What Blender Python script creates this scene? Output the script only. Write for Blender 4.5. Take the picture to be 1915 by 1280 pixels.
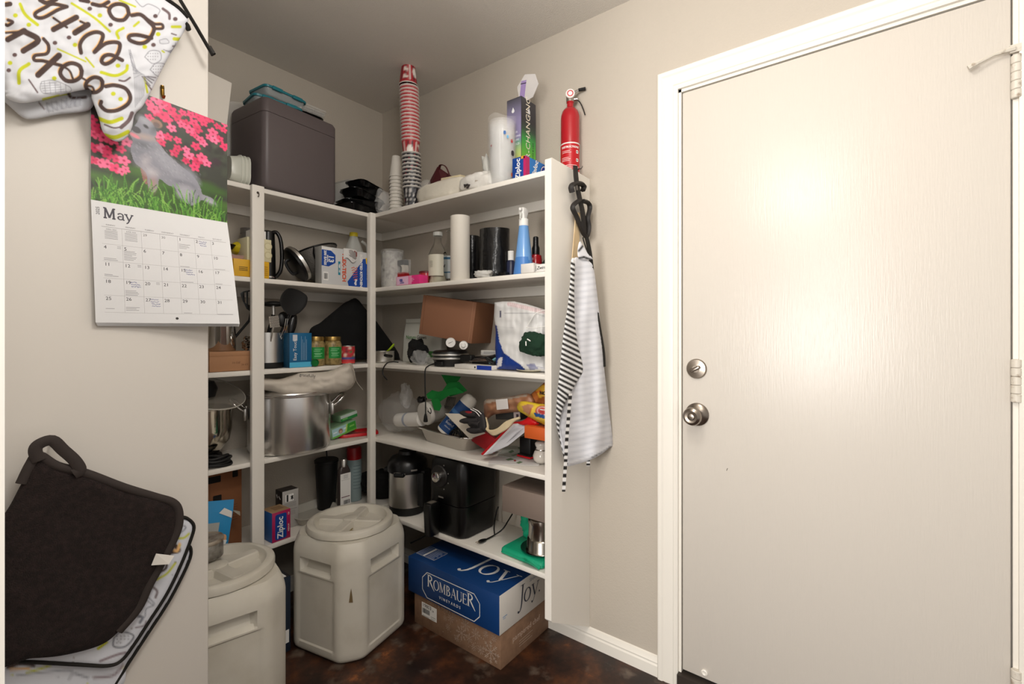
import bpy, bmesh, math, random
import numpy as np
from math import sin, cos, pi, radians as R
from mathutils import Vector as V, Matrix as Mx, noise as NZ

for _o in list(bpy.data.objects):
    bpy.data.objects.remove(_o)
SC = bpy.context.scene
COL = SC.collection

# ---------------------------------------------------------------- camera, light, exposure
F, CX, HY, CH = 881.0, 957.5, 624.0, 1.23
YAW = math.atan2(.6125, .7905)
FW = (cos(YAW), sin(YAW)); RT = (sin(YAW), -cos(YAW))
_cam = bpy.data.cameras.new('camera'); CAM = bpy.data.objects.new('camera', _cam); COL.objects.link(CAM)
CAM.location = (0, 0, CH); CAM.rotation_euler = (pi/2, 0, YAW - pi/2)
_cam.sensor_width = 36; _cam.lens = F/1915*36; _cam.shift_y = -(640-HY)/1915; _cam.clip_start = .02
SC.camera = CAM
W = bpy.data.worlds.new('world'); SC.world = W; W.use_nodes = True
W.node_tree.nodes['Background'].inputs[0].default_value = (1.0, .955, .905, 1)
W.node_tree.nodes['Background'].inputs[1].default_value = .32
def area(name, loc, target, sx, sy, power, col=(1, .95, .88)):
    l = bpy.data.lights.new(name, 'AREA'); l.shape = 'RECTANGLE'; l.size = sx; l.size_y = sy; l.energy = power; l.color = col
    o = bpy.data.objects.new(name, l); COL.objects.link(o); o.location = loc
    o.rotation_euler = (V(target)-V(loc)).to_track_quat('-Z', 'Y').to_euler(); return o
area('assumed_rear_light', (-1.9, .42, 1.35), (1.6, .3, 1.2), 1.0, 1.1, 46, (1, .975, .945))  # unseen light behind the camera, assumed from the door's highlight; no window stands there
_l = bpy.data.lights.new('hall_fill', 'POINT'); _l.energy = 8; _l.shadow_soft_size = .16; _l.color = (1, .958, .91)  # unseen fill light, added to brighten the ceiling and the pantry
_o = bpy.data.objects.new('hall_fill', _l); COL.objects.link(_o); _o.location = (.10, .12, 1.88)
_l = bpy.data.lights.new('pantry_fill', 'POINT'); _l.energy = 13.5; _l.shadow_soft_size = .14; _l.color = (1, .958, .91)  # second added fill with no fixture, lifts the dim pantry walls
_o = bpy.data.objects.new('pantry_fill', _l); COL.objects.link(_o); _o.location = (.50, .36, 2.26)
SC.cycles.transparent_max_bounces = 32
SC.view_settings.view_transform = 'Standard'; SC.view_settings.look = 'None'
SC.view_settings.gamma = 1; SC.view_settings.use_curve_mapping = False; SC.view_settings.exposure = .88

# ---------------------------------------------------------------- helpers: geometry of the place
def dirn(px):
    u = (px-CX)/F; return FW[0]+RT[0]*u, FW[1]+RT[1]*u
def dep(x, y): return FW[0]*x+FW[1]*y
def onX(px, py, X):
    d = dirn(px); t = X/d[0]; return V((X, d[1]*t, CH-(py-HY)/F*t))
def onY(px, py, Y):
    d = dirn(px); t = Y/d[1]; return V((d[0]*t, Y, CH-(py-HY)/F*t))
def onZ(px, py, z):
    t = (CH-z)*F/(py-HY); d = dirn(px); return V((d[0]*t, d[1]*t, z))
def zat(py, x, y): return CH-(py-HY)/F*dep(x, y)
XR, YL = 1.662, 2.218          # planes of the two walls
XF, YF = 1.395, 1.938          # front edges of the two shelf runs
TOP = [.376, .727, 1.086, 1.452, 1.812]
# ---------------------------------------------------------------- helpers: materials
def lin(h):
    if isinstance(h, str):
        h = h.lstrip('#'); h = tuple(int(h[i:i+2], 16)/255 for i in (0, 2, 4))
    return tuple(c/12.92 if c <= .04045 else ((c+.055)/1.055)**2.4 for c in h)
_M = {}
def mat(name, col='#ffffff', rough=.5, metal=0, alpha=1, trans=0, bump=None, mottle=None, ior=1.45, coat=0, sheen=0, attr=None, spec=.5, backdrop=None):
    if name in _M: return _M[name]
    m = bpy.data.materials.new(name); m.use_nodes = True; nt = m.node_tree; b = nt.nodes['Principled BSDF']
    I = b.inputs; c = lin(col)+(1,)
    I['Base Color'].default_value = c; I['Roughness'].default_value = rough; I['Metallic'].default_value = metal
    I['Alpha'].default_value = alpha; I['Transmission Weight'].default_value = trans; I['IOR'].default_value = ior
    I['Coat Weight'].default_value = coat; I['Sheen Weight'].default_value = sheen; I['Specular IOR Level'].default_value = spec
    tc = nt.nodes.new('ShaderNodeTexCoord')
    if attr:
        a = nt.nodes.new('ShaderNodeVertexColor'); a.layer_name = attr
        nt.links.new(a.outputs[0], I['Base Color'])
    if mottle:   # (scale, colour2, lo, hi)
        n = nt.nodes.new('ShaderNodeTexNoise'); n.inputs['Scale'].default_value = mottle[0]; n.inputs['Detail'].default_value = 6
        r = nt.nodes.new('ShaderNodeValToRGB'); r.color_ramp.elements[0].position = mottle[2]; r.color_ramp.elements[1].position = mottle[3]
        r.color_ramp.elements[0].color = c; r.color_ramp.elements[1].color = lin(mottle[1])+(1,)
        nt.links.new(tc.outputs['Object'], n.inputs['Vector']); nt.links.new(n.outputs[0], r.inputs[0]); nt.links.new(r.outputs[0], I['Base Color'])
    if bump:     # (scale, strength, distance[, stretch])
        n = nt.nodes.new('ShaderNodeTexNoise'); n.inputs['Scale'].default_value = bump[0]; n.inputs['Detail'].default_value = 3
        p = nt.nodes.new('ShaderNodeBump'); p.inputs['Strength'].default_value = bump[1]; p.inputs['Distance'].default_value = bump[2]
        if len(bump) > 3:
            mp = nt.nodes.new('ShaderNodeMapping'); mp.inputs['Scale'].default_value = bump[3]
            nt.links.new(tc.outputs['Object'], mp.inputs[0]); nt.links.new(mp.outputs[0], n.inputs['Vector'])
        else: nt.links.new(tc.outputs['Object'], n.inputs['Vector'])
        nt.links.new(n.outputs[0], p.inputs['Height']); nt.links.new(p.outputs[0], I['Normal'])
    _M[name] = m; return m
def plain(h, rough=.5, **k): return mat('paint_%s_%d' % (h.lstrip('#'), int(rough*100)), h, rough, **k)
PRINT = mat('print_matte', rough=.55, attr='Col')
CLOTHPRINT = mat('print_cloth', rough=.9, attr='Col', bump=(900, .15, .001))
# ---------------------------------------------------------------- helpers: meshes
class MB:
    def __init__(s): s.v = []; s.f = []; s.mi = []; s.c = []
    def add(s, v, f, m=0, X=None, c=None):
        o = len(s.v)
        for p in v: s.v.append((X @ V(p))[:] if X is not None else tuple(p))
        for q in f: s.f.append(tuple(i+o for i in q)); s.mi.append(m)
        if c is not None: s.c.extend(c)
        return s
    def box(s, x0, x1, y0, y1, z0, z1, m=0, X=None):
        v = [(x, y, z) for z in (z0, z1) for y in (y0, y1) for x in (x0, x1)]
        return s.add(v, [(0, 2, 3, 1), (4, 5, 7, 6), (0, 1, 5, 4), (2, 6, 7, 3), (0, 4, 6, 2), (1, 3, 7, 5)], m, X)
    def loft(s, rings, c0=True, c1=True, m=0, X=None, closed=True, loop=False):
        n = len(rings[0]); v = [p for r in rings for p in r]; f = []
        k = len(rings)
        for i in range(k if loop else k-1):
            a, b = i*n, ((i+1) % k)*n
            for j in range(n if closed else n-1):
                q = (j+1) % n; f.append((a+j, a+q, b+q, b+j))
        if c0 and not loop: f.append(tuple(reversed(range(n))))
        if c1 and not loop: f.append(tuple(range((k-1)*n, k*n)))
        return s.add(v, f, m, X)
    def rbox(s, w, d, h, r=.004, X=None, m=0, e=None, n=3, z0=0, cx=0, cy=None):
        """rounded box, x centred on cx, y from 0 (front) to d (or centred on cy), z from z0"""
        e = r if e is None else e
        yc = d/2 if cy is None else cy
        pr = [(e, 0), (e*.3, e*.3), (0, e), (0, h-e), (e*.3, h-e*.3), (e, h)] if e > 0 else [(0, 0), (0, h)]
        return s.loft([[(cx+x, yc+y, z0+z) for x, y in rr(w-2*i, d-2*i, max(r-i*.5, .0004), n)] for i, z in pr], m=m, X=X)
    def lathe(s, prof, n=24, m=0, X=None, c0=True, c1=True, a0=0, cx=0, cy=0):
        return s.loft([[(cx+r*cos(2*pi*j/n+a0), cy+r*sin(2*pi*j/n+a0), z) for j in range(n)] for r, z in prof], c0, c1, m, X)
    def tube(s, path, r, n=6, m=0, X=None, closed=False, flat=None):
        P = [V(p) for p in path]; k = len(P); rings = []; up = V((0, 0, 1)); pn = None
        for i, p in enumerate(P):
            t = (P[(i+1) % k]-P[i-1]) if closed else (P[min(i+1, k-1)]-P[max(i-1, 0)])
            t = t.normalized() if t.length > 1e-9 else V((0, 0, 1))
            if pn is None:
                pn = t.cross(up if abs(t.z) < .9 else V((0, 1, 0))).normalized()
            else:
                pn = (pn - t*pn.dot(t)).normalized()
            bn = t.cross(pn); rad = r[i] if isinstance(r, (list, tuple)) else r
            ra, rb = (rad, rad) if flat is None else (rad, rad*flat)
            rings.append([p+pn*(ra*cos(2*pi*j/n))+bn*(rb*sin(2*pi*j/n)) for j in range(n)])
        return s.loft(rings, m=m, X=X, loop=closed)
    def prism(s, poly, y0, y1, m=0, X=None):
        """poly in (x,z), extruded along y"""
        n = len(poly)
        a = sum(poly[i][0]*poly[(i+1) % n][1]-poly[(i+1) % n][0]*poly[i][1] for i in range(n))
        if a < 0: poly = poly[::-1]
        v = [(x, y0, z) for x, z in poly]+[(x, y1, z) for x, z in poly]
        f = [tuple(range(n)), tuple(reversed(range(n, 2*n)))]+[(i, n+i, n+(i+1) % n, (i+1) % n) for i in range(n)]
        return s.add(v, f, m, X)
    def grid(s, fn, nu, nv, m=0, X=None, wrap=False):
        v = [fn(i/(nu-1), j/(nv-1)) for j in range(nv) for i in range(nu)]
        f = [(j*nu+i, j*nu+i+1, (j+1)*nu+i+1, (j+1)*nu+i) for j in range(nv-1) for i in range(nu-1)]
        return s.add(v, f, m, X)
    def sheet(s, fn, nu, nv, th, m=0, X=None):
        """surface with thickness th along +normal estimate"""
        e = 1e-3; P = [[V(fn(i/(nu-1), j/(nv-1))) for i in range(nu)] for j in range(nv)]
        N = []
        for j in range(nv):
            for i in range(nu):
                du = P[j][min(i+1, nu-1)]-P[j][max(i-1, 0)]; dv = P[min(j+1, nv-1)][i]-P[max(j-1, 0)][i]
                q = du.cross(dv); N.append(q.normalized() if q.length > 1e-12 else V((0, -1, 0)))
        A = [p for row in P for p in row]; B = [p-n*th for p, n in zip(A, N)]; k = nu*nv
        f = []
        for j in range(nv-1):
            for i in range(nu-1):
                a = j*nu+i; f.append((a, a+1, a+nu+1, a+nu)); f.append((k+a, k+a+nu, k+a+nu+1, k+a+1))
        bd = [i for i in range(nu)]+[j*nu+nu-1 for j in range(1, nv)]+[(nv-1)*nu+i for i in range(nu-2, -1, -1)]+[j*nu for j in range(nv-2, 0, -1)]
        for i in range(len(bd)):
            a, b = bd[i], bd[(i+1) % len(bd)]; f.append((a, k+a, k+b, b))
        return s.add(A+B, f, m, X)
    def blob(s, w, d, h, seed=0, amp=.15, nu=28, nv=16, p=2.5, freq=3., m=0, X=None, z0=0, flat=True):
        """lumpy bag: superellipsoid with ridged noise, flattened below"""
        sg = lambda a: (abs(a)**(2/p))*(1 if a >= 0 else -1)
        rings = []
        for j in range(nv+1):
            th = -pi/2+pi*j/nv; ring = []
            for i in range(nu):
                ph = 2*pi*i/nu
                q = V((sg(cos(th))*sg(cos(ph)), sg(cos(th))*sg(sin(ph)), sg(sin(th))))
                n = NZ.noise(q*freq*.5+V((seed*3.7, seed*1.3, 0)))*.6+abs(NZ.noise(q*freq+V((seed, 9, seed))))*.6-.15
                q = q*(1+amp*n*2)
                z = q.z*h/2
                if flat: z = max(z, -h/2)
                ring.append((q.x*w/2, q.y*d/2, z0+h/2+z))
            rings.append(ring)
        return s.loft(rings, False, False, m, X)
    def build(s, name, mats, parent=None, smooth=35, label=None, loc=None, cols=None):
        me = bpy.data.meshes.new(name); me.from_pydata([tuple(p) for p in s.v], [], s.f); me.update()
        for m in (mats if isinstance(mats, (list, tuple)) else [mats]): me.materials.append(m)
        if any(s.mi): me.polygons.foreach_set('material_index', s.mi)
        if smooth:
            me.polygons.foreach_set('use_smooth', [True]*len(me.polygons)); me.set_sharp_from_angle(angle=R(smooth))
        if cols is not None:
            ca = me.color_attributes.new('Col', 'FLOAT_COLOR', 'POINT'); ca.data.foreach_set('color', np.asarray(cols, dtype=np.float32).ravel())
        o = bpy.data.objects.new(name, me); COL.objects.link(o)
        if parent: o.parent = parent
        if label: o['label'] = label
        if loc: o.location = loc
        return o
def rr(w, d, r, n=3):
    r = min(r, w/2-1e-5, d/2-1e-5); o = []
    for cx, cy, a in ((w/2-r, d/2-r, 0), (-w/2+r, d/2-r, 90), (-w/2+r, -d/2+r, 180), (w/2-r, -d/2+r, 270)):
        for k in range(n+1):
            t = R(a+90*k/n); o.append((cx+r*cos(t), cy+r*sin(t)))
    return o
def tag(o, label, cat, group=None, kind=None):
    o['label'] = label; o['category'] = cat
    if group: o['group'] = group
    if kind: o['kind'] = kind
    return o
def thing(name, label, cat, loc=(0, 0, 0), rz=0, group=None, rot=None):
    o = bpy.data.objects.new(name, None); COL.objects.link(o); o.empty_display_size = .05
    o.location = loc; o.rotation_euler = rot if rot else (0, 0, R(rz)); return tag(o, label, cat, group)
def struct(o):
    o['kind'] = 'structure'; return o
def dup(root, loc, rz=None, label=None):
    r = root.copy(); COL.objects.link(r); r.location = loc
    if rz is not None: r.rotation_euler = (0, 0, R(rz))
    if label: r['label'] = label
    for ch in list(root.children):
        c = ch.copy(); COL.objects.link(c); c.parent = r
        for g in ch.children:
            d = g.copy(); COL.objects.link(d); d.parent = c
    return r
def T(x=0, y=0, z=0): return Mx.Translation((x, y, z))
def RX(a): return Mx.Rotation(R(a), 4, 'X')
def RY(a): return Mx.Rotation(R(a), 4, 'Y')
def RZ(a): return Mx.Rotation(R(a), 4, 'Z')
FRONT = RX(90)      # text plane -> facing local -y
def text(s, size, m, parent, X, name='lettering', al='LEFT', sx=1, ext=.0004, bold=0, shear=0):
    c = bpy.data.curves.new(name, 'FONT'); c.body = s; c.size = size; c.align_x = al; c.align_y = 'CENTER'; c.extrude = ext; c.resolution_u = 2
    c.offset = bold; c.shear = shear
    t = bpy.data.objects.new('tmp_text', c); COL.objects.link(t)
    bpy.context.view_layer.update()
    me = bpy.data.meshes.new_from_object(t.evaluated_get(bpy.context.evaluated_depsgraph_get()))
    bpy.data.objects.remove(t); me.name = name
    me.transform(X @ Mx.Diagonal((sx, 1, 1, 1))); me.materials.clear(); me.materials.append(m)
    o = bpy.data.objects.new(name, me); COL.objects.link(o); o.parent = parent; return o
def ln(x0, x1, d=0, run='L'):
    """pixel span of a front face at depth d behind the shelf edge -> centre, width on the run"""
    if run == 'L':
        a, b = onY(x0, HY, YF+d), onY(x1, HY, YF+d); return V(((a.x+b.x)/2, YF+d, 0)), abs(b.x-a.x)
    a, b = onX(x0, HY, XF+d), onX(x1, HY, XF+d); return V((XF+d, (a.y+b.y)/2, 0)), abs(b.y-a.y)
def place(run, k, x0, x1, d, py_top=None):
    """spot on shelf k: location (front centre), width, height of an item whose top reaches pixel row py_top"""
    p, w = ln(x0, x1, d, run); p.z = TOP[k]
    h = zat(py_top, p.x, p.y)-TOP[k] if py_top is not None else 0
    return p, w, h
RZR = {'L': 0, 'R': -90}
def at(run, k, x0, x1, d, pyt, name, label, cat, group=None, rz=0, up=0):
    p, w, h = place(run, k, x0, x1, d, pyt); p.z += up
    return thing(name, label, cat, p, RZR[run]+rz, group), w, h-up
# painter: colours on the vertices of a fine grid (flat print only)
class Paint:
    def __init__(s, w, h, nx, ny, bg):
        s.w, s.h, s.nx, s.ny = w, h, nx, ny
        s.x, s.y = np.meshgrid(np.linspace(0, w, nx), np.linspace(0, h, ny)); s.px = w/(nx-1)
        s.c = np.empty((ny, nx, 4), np.float32); s.c[...] = lin(bg)+(1,)
    @classmethod
    def at(cls, x, y, px, bg):
        s = cls.__new__(cls); s.x, s.y, s.px = np.asarray(x, float), np.asarray(y, float), px
        s.c = np.empty(s.x.shape+(4,), np.float32); s.c[...] = lin(bg)+(1,); return s
    def mix(s, a, col):
        a = np.clip(a, 0, 1)[..., None]; s.c = s.c*(1-a)+np.array(lin(col)+(1,), np.float32)*a
    def ell(s, cx, cy, rx, ry, col, rot=0, soft=1., op=1):
        c, n = cos(R(rot)), sin(R(rot)); dx, dy = s.x-cx, s.y-cy
        q = np.hypot((dx*c+dy*n)/rx, (-dx*n+dy*c)/ry); s.mix(op*(.5+(1-q)*min(rx, ry)/s.px/soft), col)
    def ring(s, cx, cy, rx, ry, t, col, rot=0):
        c, n = cos(R(rot)), sin(R(rot)); dx, dy = s.x-cx, s.y-cy
        q = np.hypot((dx*c+dy*n)/rx, (-dx*n+dy*c)/ry); s.mix(.5+(t/2-np.abs(q-1)*min(rx, ry))/s.px, col)
    def poly(s, pts, col, op=1):
        ins = np.zeros(s.x.shape, bool); n = len(pts)
        for i in range(n):
            (x1, y1), (x2, y2) = pts[i], pts[(i+1) % n]
            if y1 == y2: continue
            ins ^= ((y1 > s.y) != (y2 > s.y)) & (s.x < (x2-x1)*(s.y-y1)/(y2-y1)+x1)
        s.mix(ins*float(op), col)
    def stroke(s, pts, w, col, w1=None, op=1):
        best = np.full(s.x.shape, -9.); n = len(pts)-1
        for i in range(n):
            (x1, y1), (x2, y2) = pts[i], pts[i+1]; dx, dy = x2-x1, y2-y1; L = dx*dx+dy*dy+1e-12
            t = np.clip(((s.x-x1)*dx+(s.y-y1)*dy)/L, 0, 1); d = np.hypot(s.x-x1-t*dx, s.y-y1-t*dy)
            wi = (w[i] if isinstance(w, (list, tuple)) else w); wj = (w[i+1] if isinstance(w, (list, tuple)) else (w if w1 is None else w1))
            best = np.maximum(best, (wi+(wj-wi)*t)/2-d)
        s.mix(op*(.5+best/s.px), col)
    def rect(s, x0, x1, y0, y1, col, op=1):
        s.mix(op*((s.x >= x0) & (s.x <= x1) & (s.y >= y0) & (s.y <= y1)), col)
    def build(s, fn, name, m=None, parent=None, label=None, smooth=60):
        b = MB(); b.grid(lambda u, v: fn(u*s.w, v*s.h), s.nx, s.ny)
        return b.build(name, m or PRINT, parent, smooth, label, cols=s.c)
def curve(pts, n=8):
    """Catmull-Rom through 2-D or 3-D points"""
    P = [V(p) for p in pts]; P = [P[0]*2-P[1]]+P+[P[-1]*2-P[-2]]; o = []
    for i in range(1, len(P)-2):
        for k in range(n):
            t = k/n; a, b, c, d = P[i-1], P[i], P[i+1], P[i+2]
            o.append(.5*((2*b)+(c-a)*t+(2*a-5*b+4*c-d)*t*t+(3*b-a-3*c+d)*t**3))
    o.append(P[-2]); return [tuple(p) for p in o]
# ---------------------------------------------------------------- common materials
WALL = mat('wall_paint', '#b3aa9d', .7, bump=(170, .35, .0022))
WALLW = mat('partition_paint', '#cfcac3', .55, bump=(60, .12, .001))
CEIL = mat('ceiling_paint', '#d6d0c7', .9, bump=(210, .5, .004))
WHITE = mat('white_trim_paint', '#e2ddd3', .35, bump=(25, .08, .001))
SHELF = mat('shelf_paint', '#e6e1d8', .45, bump=(40, .08, .001))
DOORP = mat('door_paint', '#c9c2b8', .32, bump=(38, .45, .0012, (8, 8, .5)))
def floor_material():
    m = mat('stained_concrete', '#2a1410', .38, bump=(30, .15, .002)); nt = m.node_tree; b = nt.nodes['Principled BSDF']
    tc = nt.nodes.new('ShaderNodeTexCoord')
    n1 = nt.nodes.new('ShaderNodeTexNoise'); n1.inputs['Scale'].default_value = 6.5; n1.inputs['Detail'].default_value = 10; n1.inputs['Roughness'].default_value = .68
    r1 = nt.nodes.new('ShaderNodeValToRGB'); e = r1.color_ramp.elements
    e[0].position = .30; e[0].color = lin('#170e0a')+(1,); e[1].position = .72; e[1].color = lin('#9a5a2c')+(1,)
    for p, c in ((.42, '#261711'), (.52, '#3a2217'), (.62, '#57331d')):
        q = e.new(p); q.color = lin(c)+(1,)
    n2 = nt.nodes.new('ShaderNodeTexNoise'); n2.inputs['Scale'].default_value = 11; n2.inputs['Detail'].default_value = 8
    r2 = nt.nodes.new('ShaderNodeValToRGB'); r2.color_ramp.elements[0].position = .57; r2.color_ramp.elements[1].position = .74
    mx = nt.nodes.new('ShaderNodeMix'); mx.data_type = 'RGBA'
    nt.links.new(tc.outputs['Object'], n1.inputs['Vector']); nt.links.new(tc.outputs['Object'], n2.inputs['Vector'])
    nt.links.new(n1.outputs[0], r1.inputs[0]); nt.links.new(n2.outputs[0], r2.inputs[0]); nt.links.new(r2.outputs[0], mx.inputs['Factor'])
    nt.links.new(r1.outputs[0], mx.inputs[6]); mx.inputs[7].default_value = lin('#6a5d51')+(1,)
    nt.links.new(mx.outputs[2], b.inputs['Base Color']); return m
FLOOR = floor_material()
# ---------------------------------------------------------------- the setting
CZ = 2.476
struct(MB().box(-2.6, XR+.12, -1.6, YL+.12, -.1, 0).build('floor', FLOOR, smooth=0))
struct(MB().box(-2.6, XR+.12, -1.6, YL+.12, CZ, CZ+.1).build('ceiling', CEIL, smooth=0))
struct(MB().box(-1.2, XR+.12, YL, YL+.12, 0, CZ).build('wall_left', WALL, smooth=0))
DY0, DY1, DZ1 = -.272, .549, 2.083      # door opening
w = MB().box(XR, XR+.12, DY1, YL+.12, 0, CZ).box(XR, XR+.12, -1.6, DY0, 0, CZ).box(XR, XR+.12, DY0, DY1, DZ1, CZ)
struct(w.build('wall_right', WALL, smooth=0))
PX1 = .4885; PY0, PY1 = 1.38, 1.495      # the partition that carries the calendar
pw = MB(); pw.loft([[(x, y, z) for x, y in ((-1.2, PY0), (PX1-.006, PY0), (PX1-.002, PY0+.002), (PX1, PY0+.006), (PX1, PY1), (-1.2, PY1))] for z in (0, CZ)])
struct(pw.build('wall_near', WALLW, smooth=30))
lt = MB().box(-.05, .0716, .80, PY0, 0, CZ)
struct(lt.build('trim_1', mat('cased_opening_paint', '#e6e2da', .4), smooth=0))
# door casing, mitred colonial profile: (distance from the opening, proud of the wall)
PROF = [(0, 0), (0, .010), (.006, .013), (.013, .012), (.016, .015), (.040, .018), (.048, .017), (.054, .021), (.066, .021), (.070, .017), (.070, 0)]
def casing():
    L = MB(); a = []
    pts = [(DY1, 0, 1, 0), (DY1, DZ1, 1, 1), (DY0, DZ1, -1, 1), (DY0, 0, -1, 0)]
    rings = [[(XR-o, y+sy*d, z+sz*d) for d, o in PROF] for y, z, sy, sz in pts]
    names = ('trim_2', 'trim_3', 'trim_4')
    for i in range(3):
        m = MB(); m.loft([rings[i], rings[i+1]], m=0); struct(m.build(names[i], WHITE, smooth=25))
casing()
jm = MB().box(XR+.0, XR+.12, DY1-.009, DY1, .03, DZ1).box(XR, XR+.12, DY0, DY0+.009, .03, DZ1).box(XR, XR+.12, DY0, DY1, DZ1-.010, DZ1)
struct(jm.build('trim_5', WHITE, smooth=0))
struct(MB().box(XR-.02, XR+.12, DY0, DY1, 0, .046).build('trim_6', mat('threshold_metal', '#3a322c', .5, .3), smooth=0))
# door leaf and its hardware
dl = MB(); dl.rbox(.798, .04, 2.014, .003, X=T(XR+.004, .1385-.0, .056) @ RZ(-90))
door = struct(dl.build('door_1', DOORP, smooth=35))
NICK = mat('satin_nickel', '#8f857a', .28, 1)
kx = XR+.004
def hw(name, y, z, prof, extra=None, m=NICK, lab=None):
    b = MB(); X = T(kx, y, z) @ RY(-90); b.lathe(prof, 28, X=X)
    if extra: extra(b, X)
    return b.build(name, m, door, 35, lab)
hw('deadbolt', .489, 1.109, [(.034, 0), (.034, .004), (.031, .009), (.012, .011), (.012, .014)], lambda b, X: b.rbox(.011, .034, .016, .003, X=X @ T(0, 0, .012) @ RZ(28), cy=0), lab='round satin nickel deadbolt plate with thumb turn')
hw('door_knob', .487, .953, [(.039, 0), (.039, .005), (.034, .010), (.015, .014), (.013, .030), (.020, .036), (.028, .046), (.031, .056), (.028, .066), (.020, .071), (.012, .070), (.010, .073), (.004, .074)], lambda b, X: b.rbox(.003, .012, .002, .001, X=X @ T(0, 0, .0735), cy=0), lab='round satin nickel door knob with privacy button')
hm = mat('painted_hinge', '#cdc6b9', .45, mottle=(60, '#9a8a78', .56, .7))
for z, h in ((1.855, .105), (1.115, .105), (.36, .105)):
    b = MB(); yy = DY0+.004
    for k in range(5):
        b.lathe([(.0085, 0), (.0098, .0015), (.0098, h/5-.002), (.0085, h/5-.0006)], 14, X=T(XR-.006, yy, z-h/2+k*h/5))
    b.box(XR-.003, XR+.006, yy-.001, yy+.004, z-h/2, z+h/2)
    b.build('hinge', hm, door)
b = MB(); y0 = DY0+.004
b.box(XR-.012, XR-.004, y0-.05, y0+.012, 1.913, 1.932); b.tube([(XR-.014, y0+.004, 1.922), (XR-.016, y0+.04, 1.918), (XR-.018, y0+.072, 1.906)], [.007, .0035, .0045]); b.tube([(XR-.018, y0+.070, 1.907), (XR-.017, y0+.086, 1.900)], .0065, 8)
b.build('hinge_pin_stop', hm, door, label='painted hinge pin door stop with a rubber tip')
hw('bumper', .463, .078, [(.011, 0), (.011, .004), (.007, .006), (.004, .004)], m=WHITE)
for y, z, a in ((.3925, .776, 20),):
    MB().rbox(.0015, .0015, .009, .0004, X=T(kx-.0006, y, z) @ RX(a)).build('scratch', plain('#4a3c30', .8), door)
# baseboard on the right wall
def baseboard():
    pf = [(0, 0), (.014, 0), (.014, .038), (.011, .044), (.012, .050), (.009, .056), (.006, .066), (0, .070)]
    m = MB(); m.loft([[(XR-a, y, z) for a, z in pf] for y in (DY1+.07, YL)])
    struct(m.build('baseboard_right', WHITE, smooth=25))
    m = MB(); m.loft([[(x, YL-a, z) for a, z in pf][::-1] for x in (-1.2, XR)])
    struct(m.build('baseboard_left', WHITE, smooth=25))
baseboard()
# ---------------------------------------------------------------- corner shelving
unit = thing('corner_shelving_unit', 'white painted built-in corner shelves with five levels in the pantry', 'shelving', (XR, YL, 0))
def part(mb, name, m=SHELF, lab=None, smooth=30, par=None):
    return mb.build(name, m, par or unit, smooth, lab)
UX = T(-XR, -YL, 0); PYB, PYA = .925, .898     # end panel faces
for k, z in enumerate(TOP):
    m = MB(); m.rbox(XR-.002+.9, YL-YF-.002, .019, .003, e=.002, X=UX @ T((XR-.9)/2, YF, z-.0202)); part(m, 'shelf')
    m = MB(); m.rbox(YF-PYB-.001, XR-XF-.002, .019, .003, e=.002, X=UX @ T(XF, (YF+PYB)/2, z-.0202) @ RZ(-90)); part(m, 'shelf')
    m = MB().box(-.9, XR-.002, YL-.018, YL-.001, z-.062, z-.0205, X=UX); part(m, 'cleat', smooth=0)
    m = MB().box(XR-.018, XR-.001, PYB, YL-.019, z-.062, z-.0205, X=UX); part(m, 'cleat', smooth=0)
xa, xb = onY(471.5, HY, YF-.02).x, onY(494.5, HY, YF-.02).x
m = MB(); m.rbox(xb-xa, .02, TOP[4]-.001, .002, X=UX @ T((xa+xb)/2, YF-.0205, 0)); post = part(m, 'post')
hk = MB(); hk.tube(curve([(0, 0, .012), (0, -.006, .008), (0, -.010, 0), (0, -.006, -.008), (0, 0, -.006)], 4), .0016, 6, X=UX @ T((xa+xb)/2-.002, YF-.021, zat(364, xa, YF))); hk.lathe([(.005, 0), (.004, .002)], 10, X=UX @ T((xa+xb)/2-.002, YF-.0205, zat(360, xa, YF)) @ RX(90))
hk.build('hook', mat('dull_steel', '#6b645c', .35, 1), post, label='small dull steel cup hook')
m = MB(); m.rbox(.030, .03, TOP[4]-.001, .002, X=UX @ T(XF-.012, YF-.022, 0)); part(m, 'post')
# end panel with its sloping lower edge
zt = 1.845; fx = 1.383
pn = MB(); pl = [(fx, .225), (fx+.006, .218), (XR-.001, .068), (XR-.001, zt-.004), (fx+.004, zt), (fx, zt-.004)]
pn.prism(pl, PYA, PYB, X=UX); part(pn, 'end_panel', smooth=0)
# ---------------------------------------------------------------- more helpers for things
def lo(o, p): return (Mx.Translation(o.location) @ o.rotation_euler.to_matrix().to_4x4()).inverted() @ V(p)
def facemats(o, rules):
    """rules: {'front': mat, ...} by face normal in the local frame"""
    me = o.data; D = {'front': (0, -1, 0), 'back': (0, 1, 0), 'right': (1, 0, 0), 'left': (-1, 0, 0), 'top': (0, 0, 1), 'bottom': (0, 0, -1)}
    for k, m in rules.items():
        me.materials.append(m); i = len(me.materials)-1; d = V(D[k])
        for p in me.polygons:
            if p.normal.dot(d) > .72: p.material_index = i
    return o
def carton(par, w, d, h, m, r=.0015, name='carton', X=None, lab=None, **rules):
    b = MB(); b.rbox(w, d, h, r, e=r, n=2); o = b.build(name, m, par, 30, lab)
    facemats(o, rules)
    if X is not None: o.data.transform(X)
    return o
def onface(x, z, y=0): return T(x, y, z) @ FRONT
def decal(par, X, w, h, m, name='label_panel', r=.0008, th=.0005, lab=None):
    b = MB(); b.loft([[(x, y, z) for x, y in rr(w, h, r, 3)] for z in (-.0004, th)], X=X); return b.build(name, m, par, 0, lab)
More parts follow.
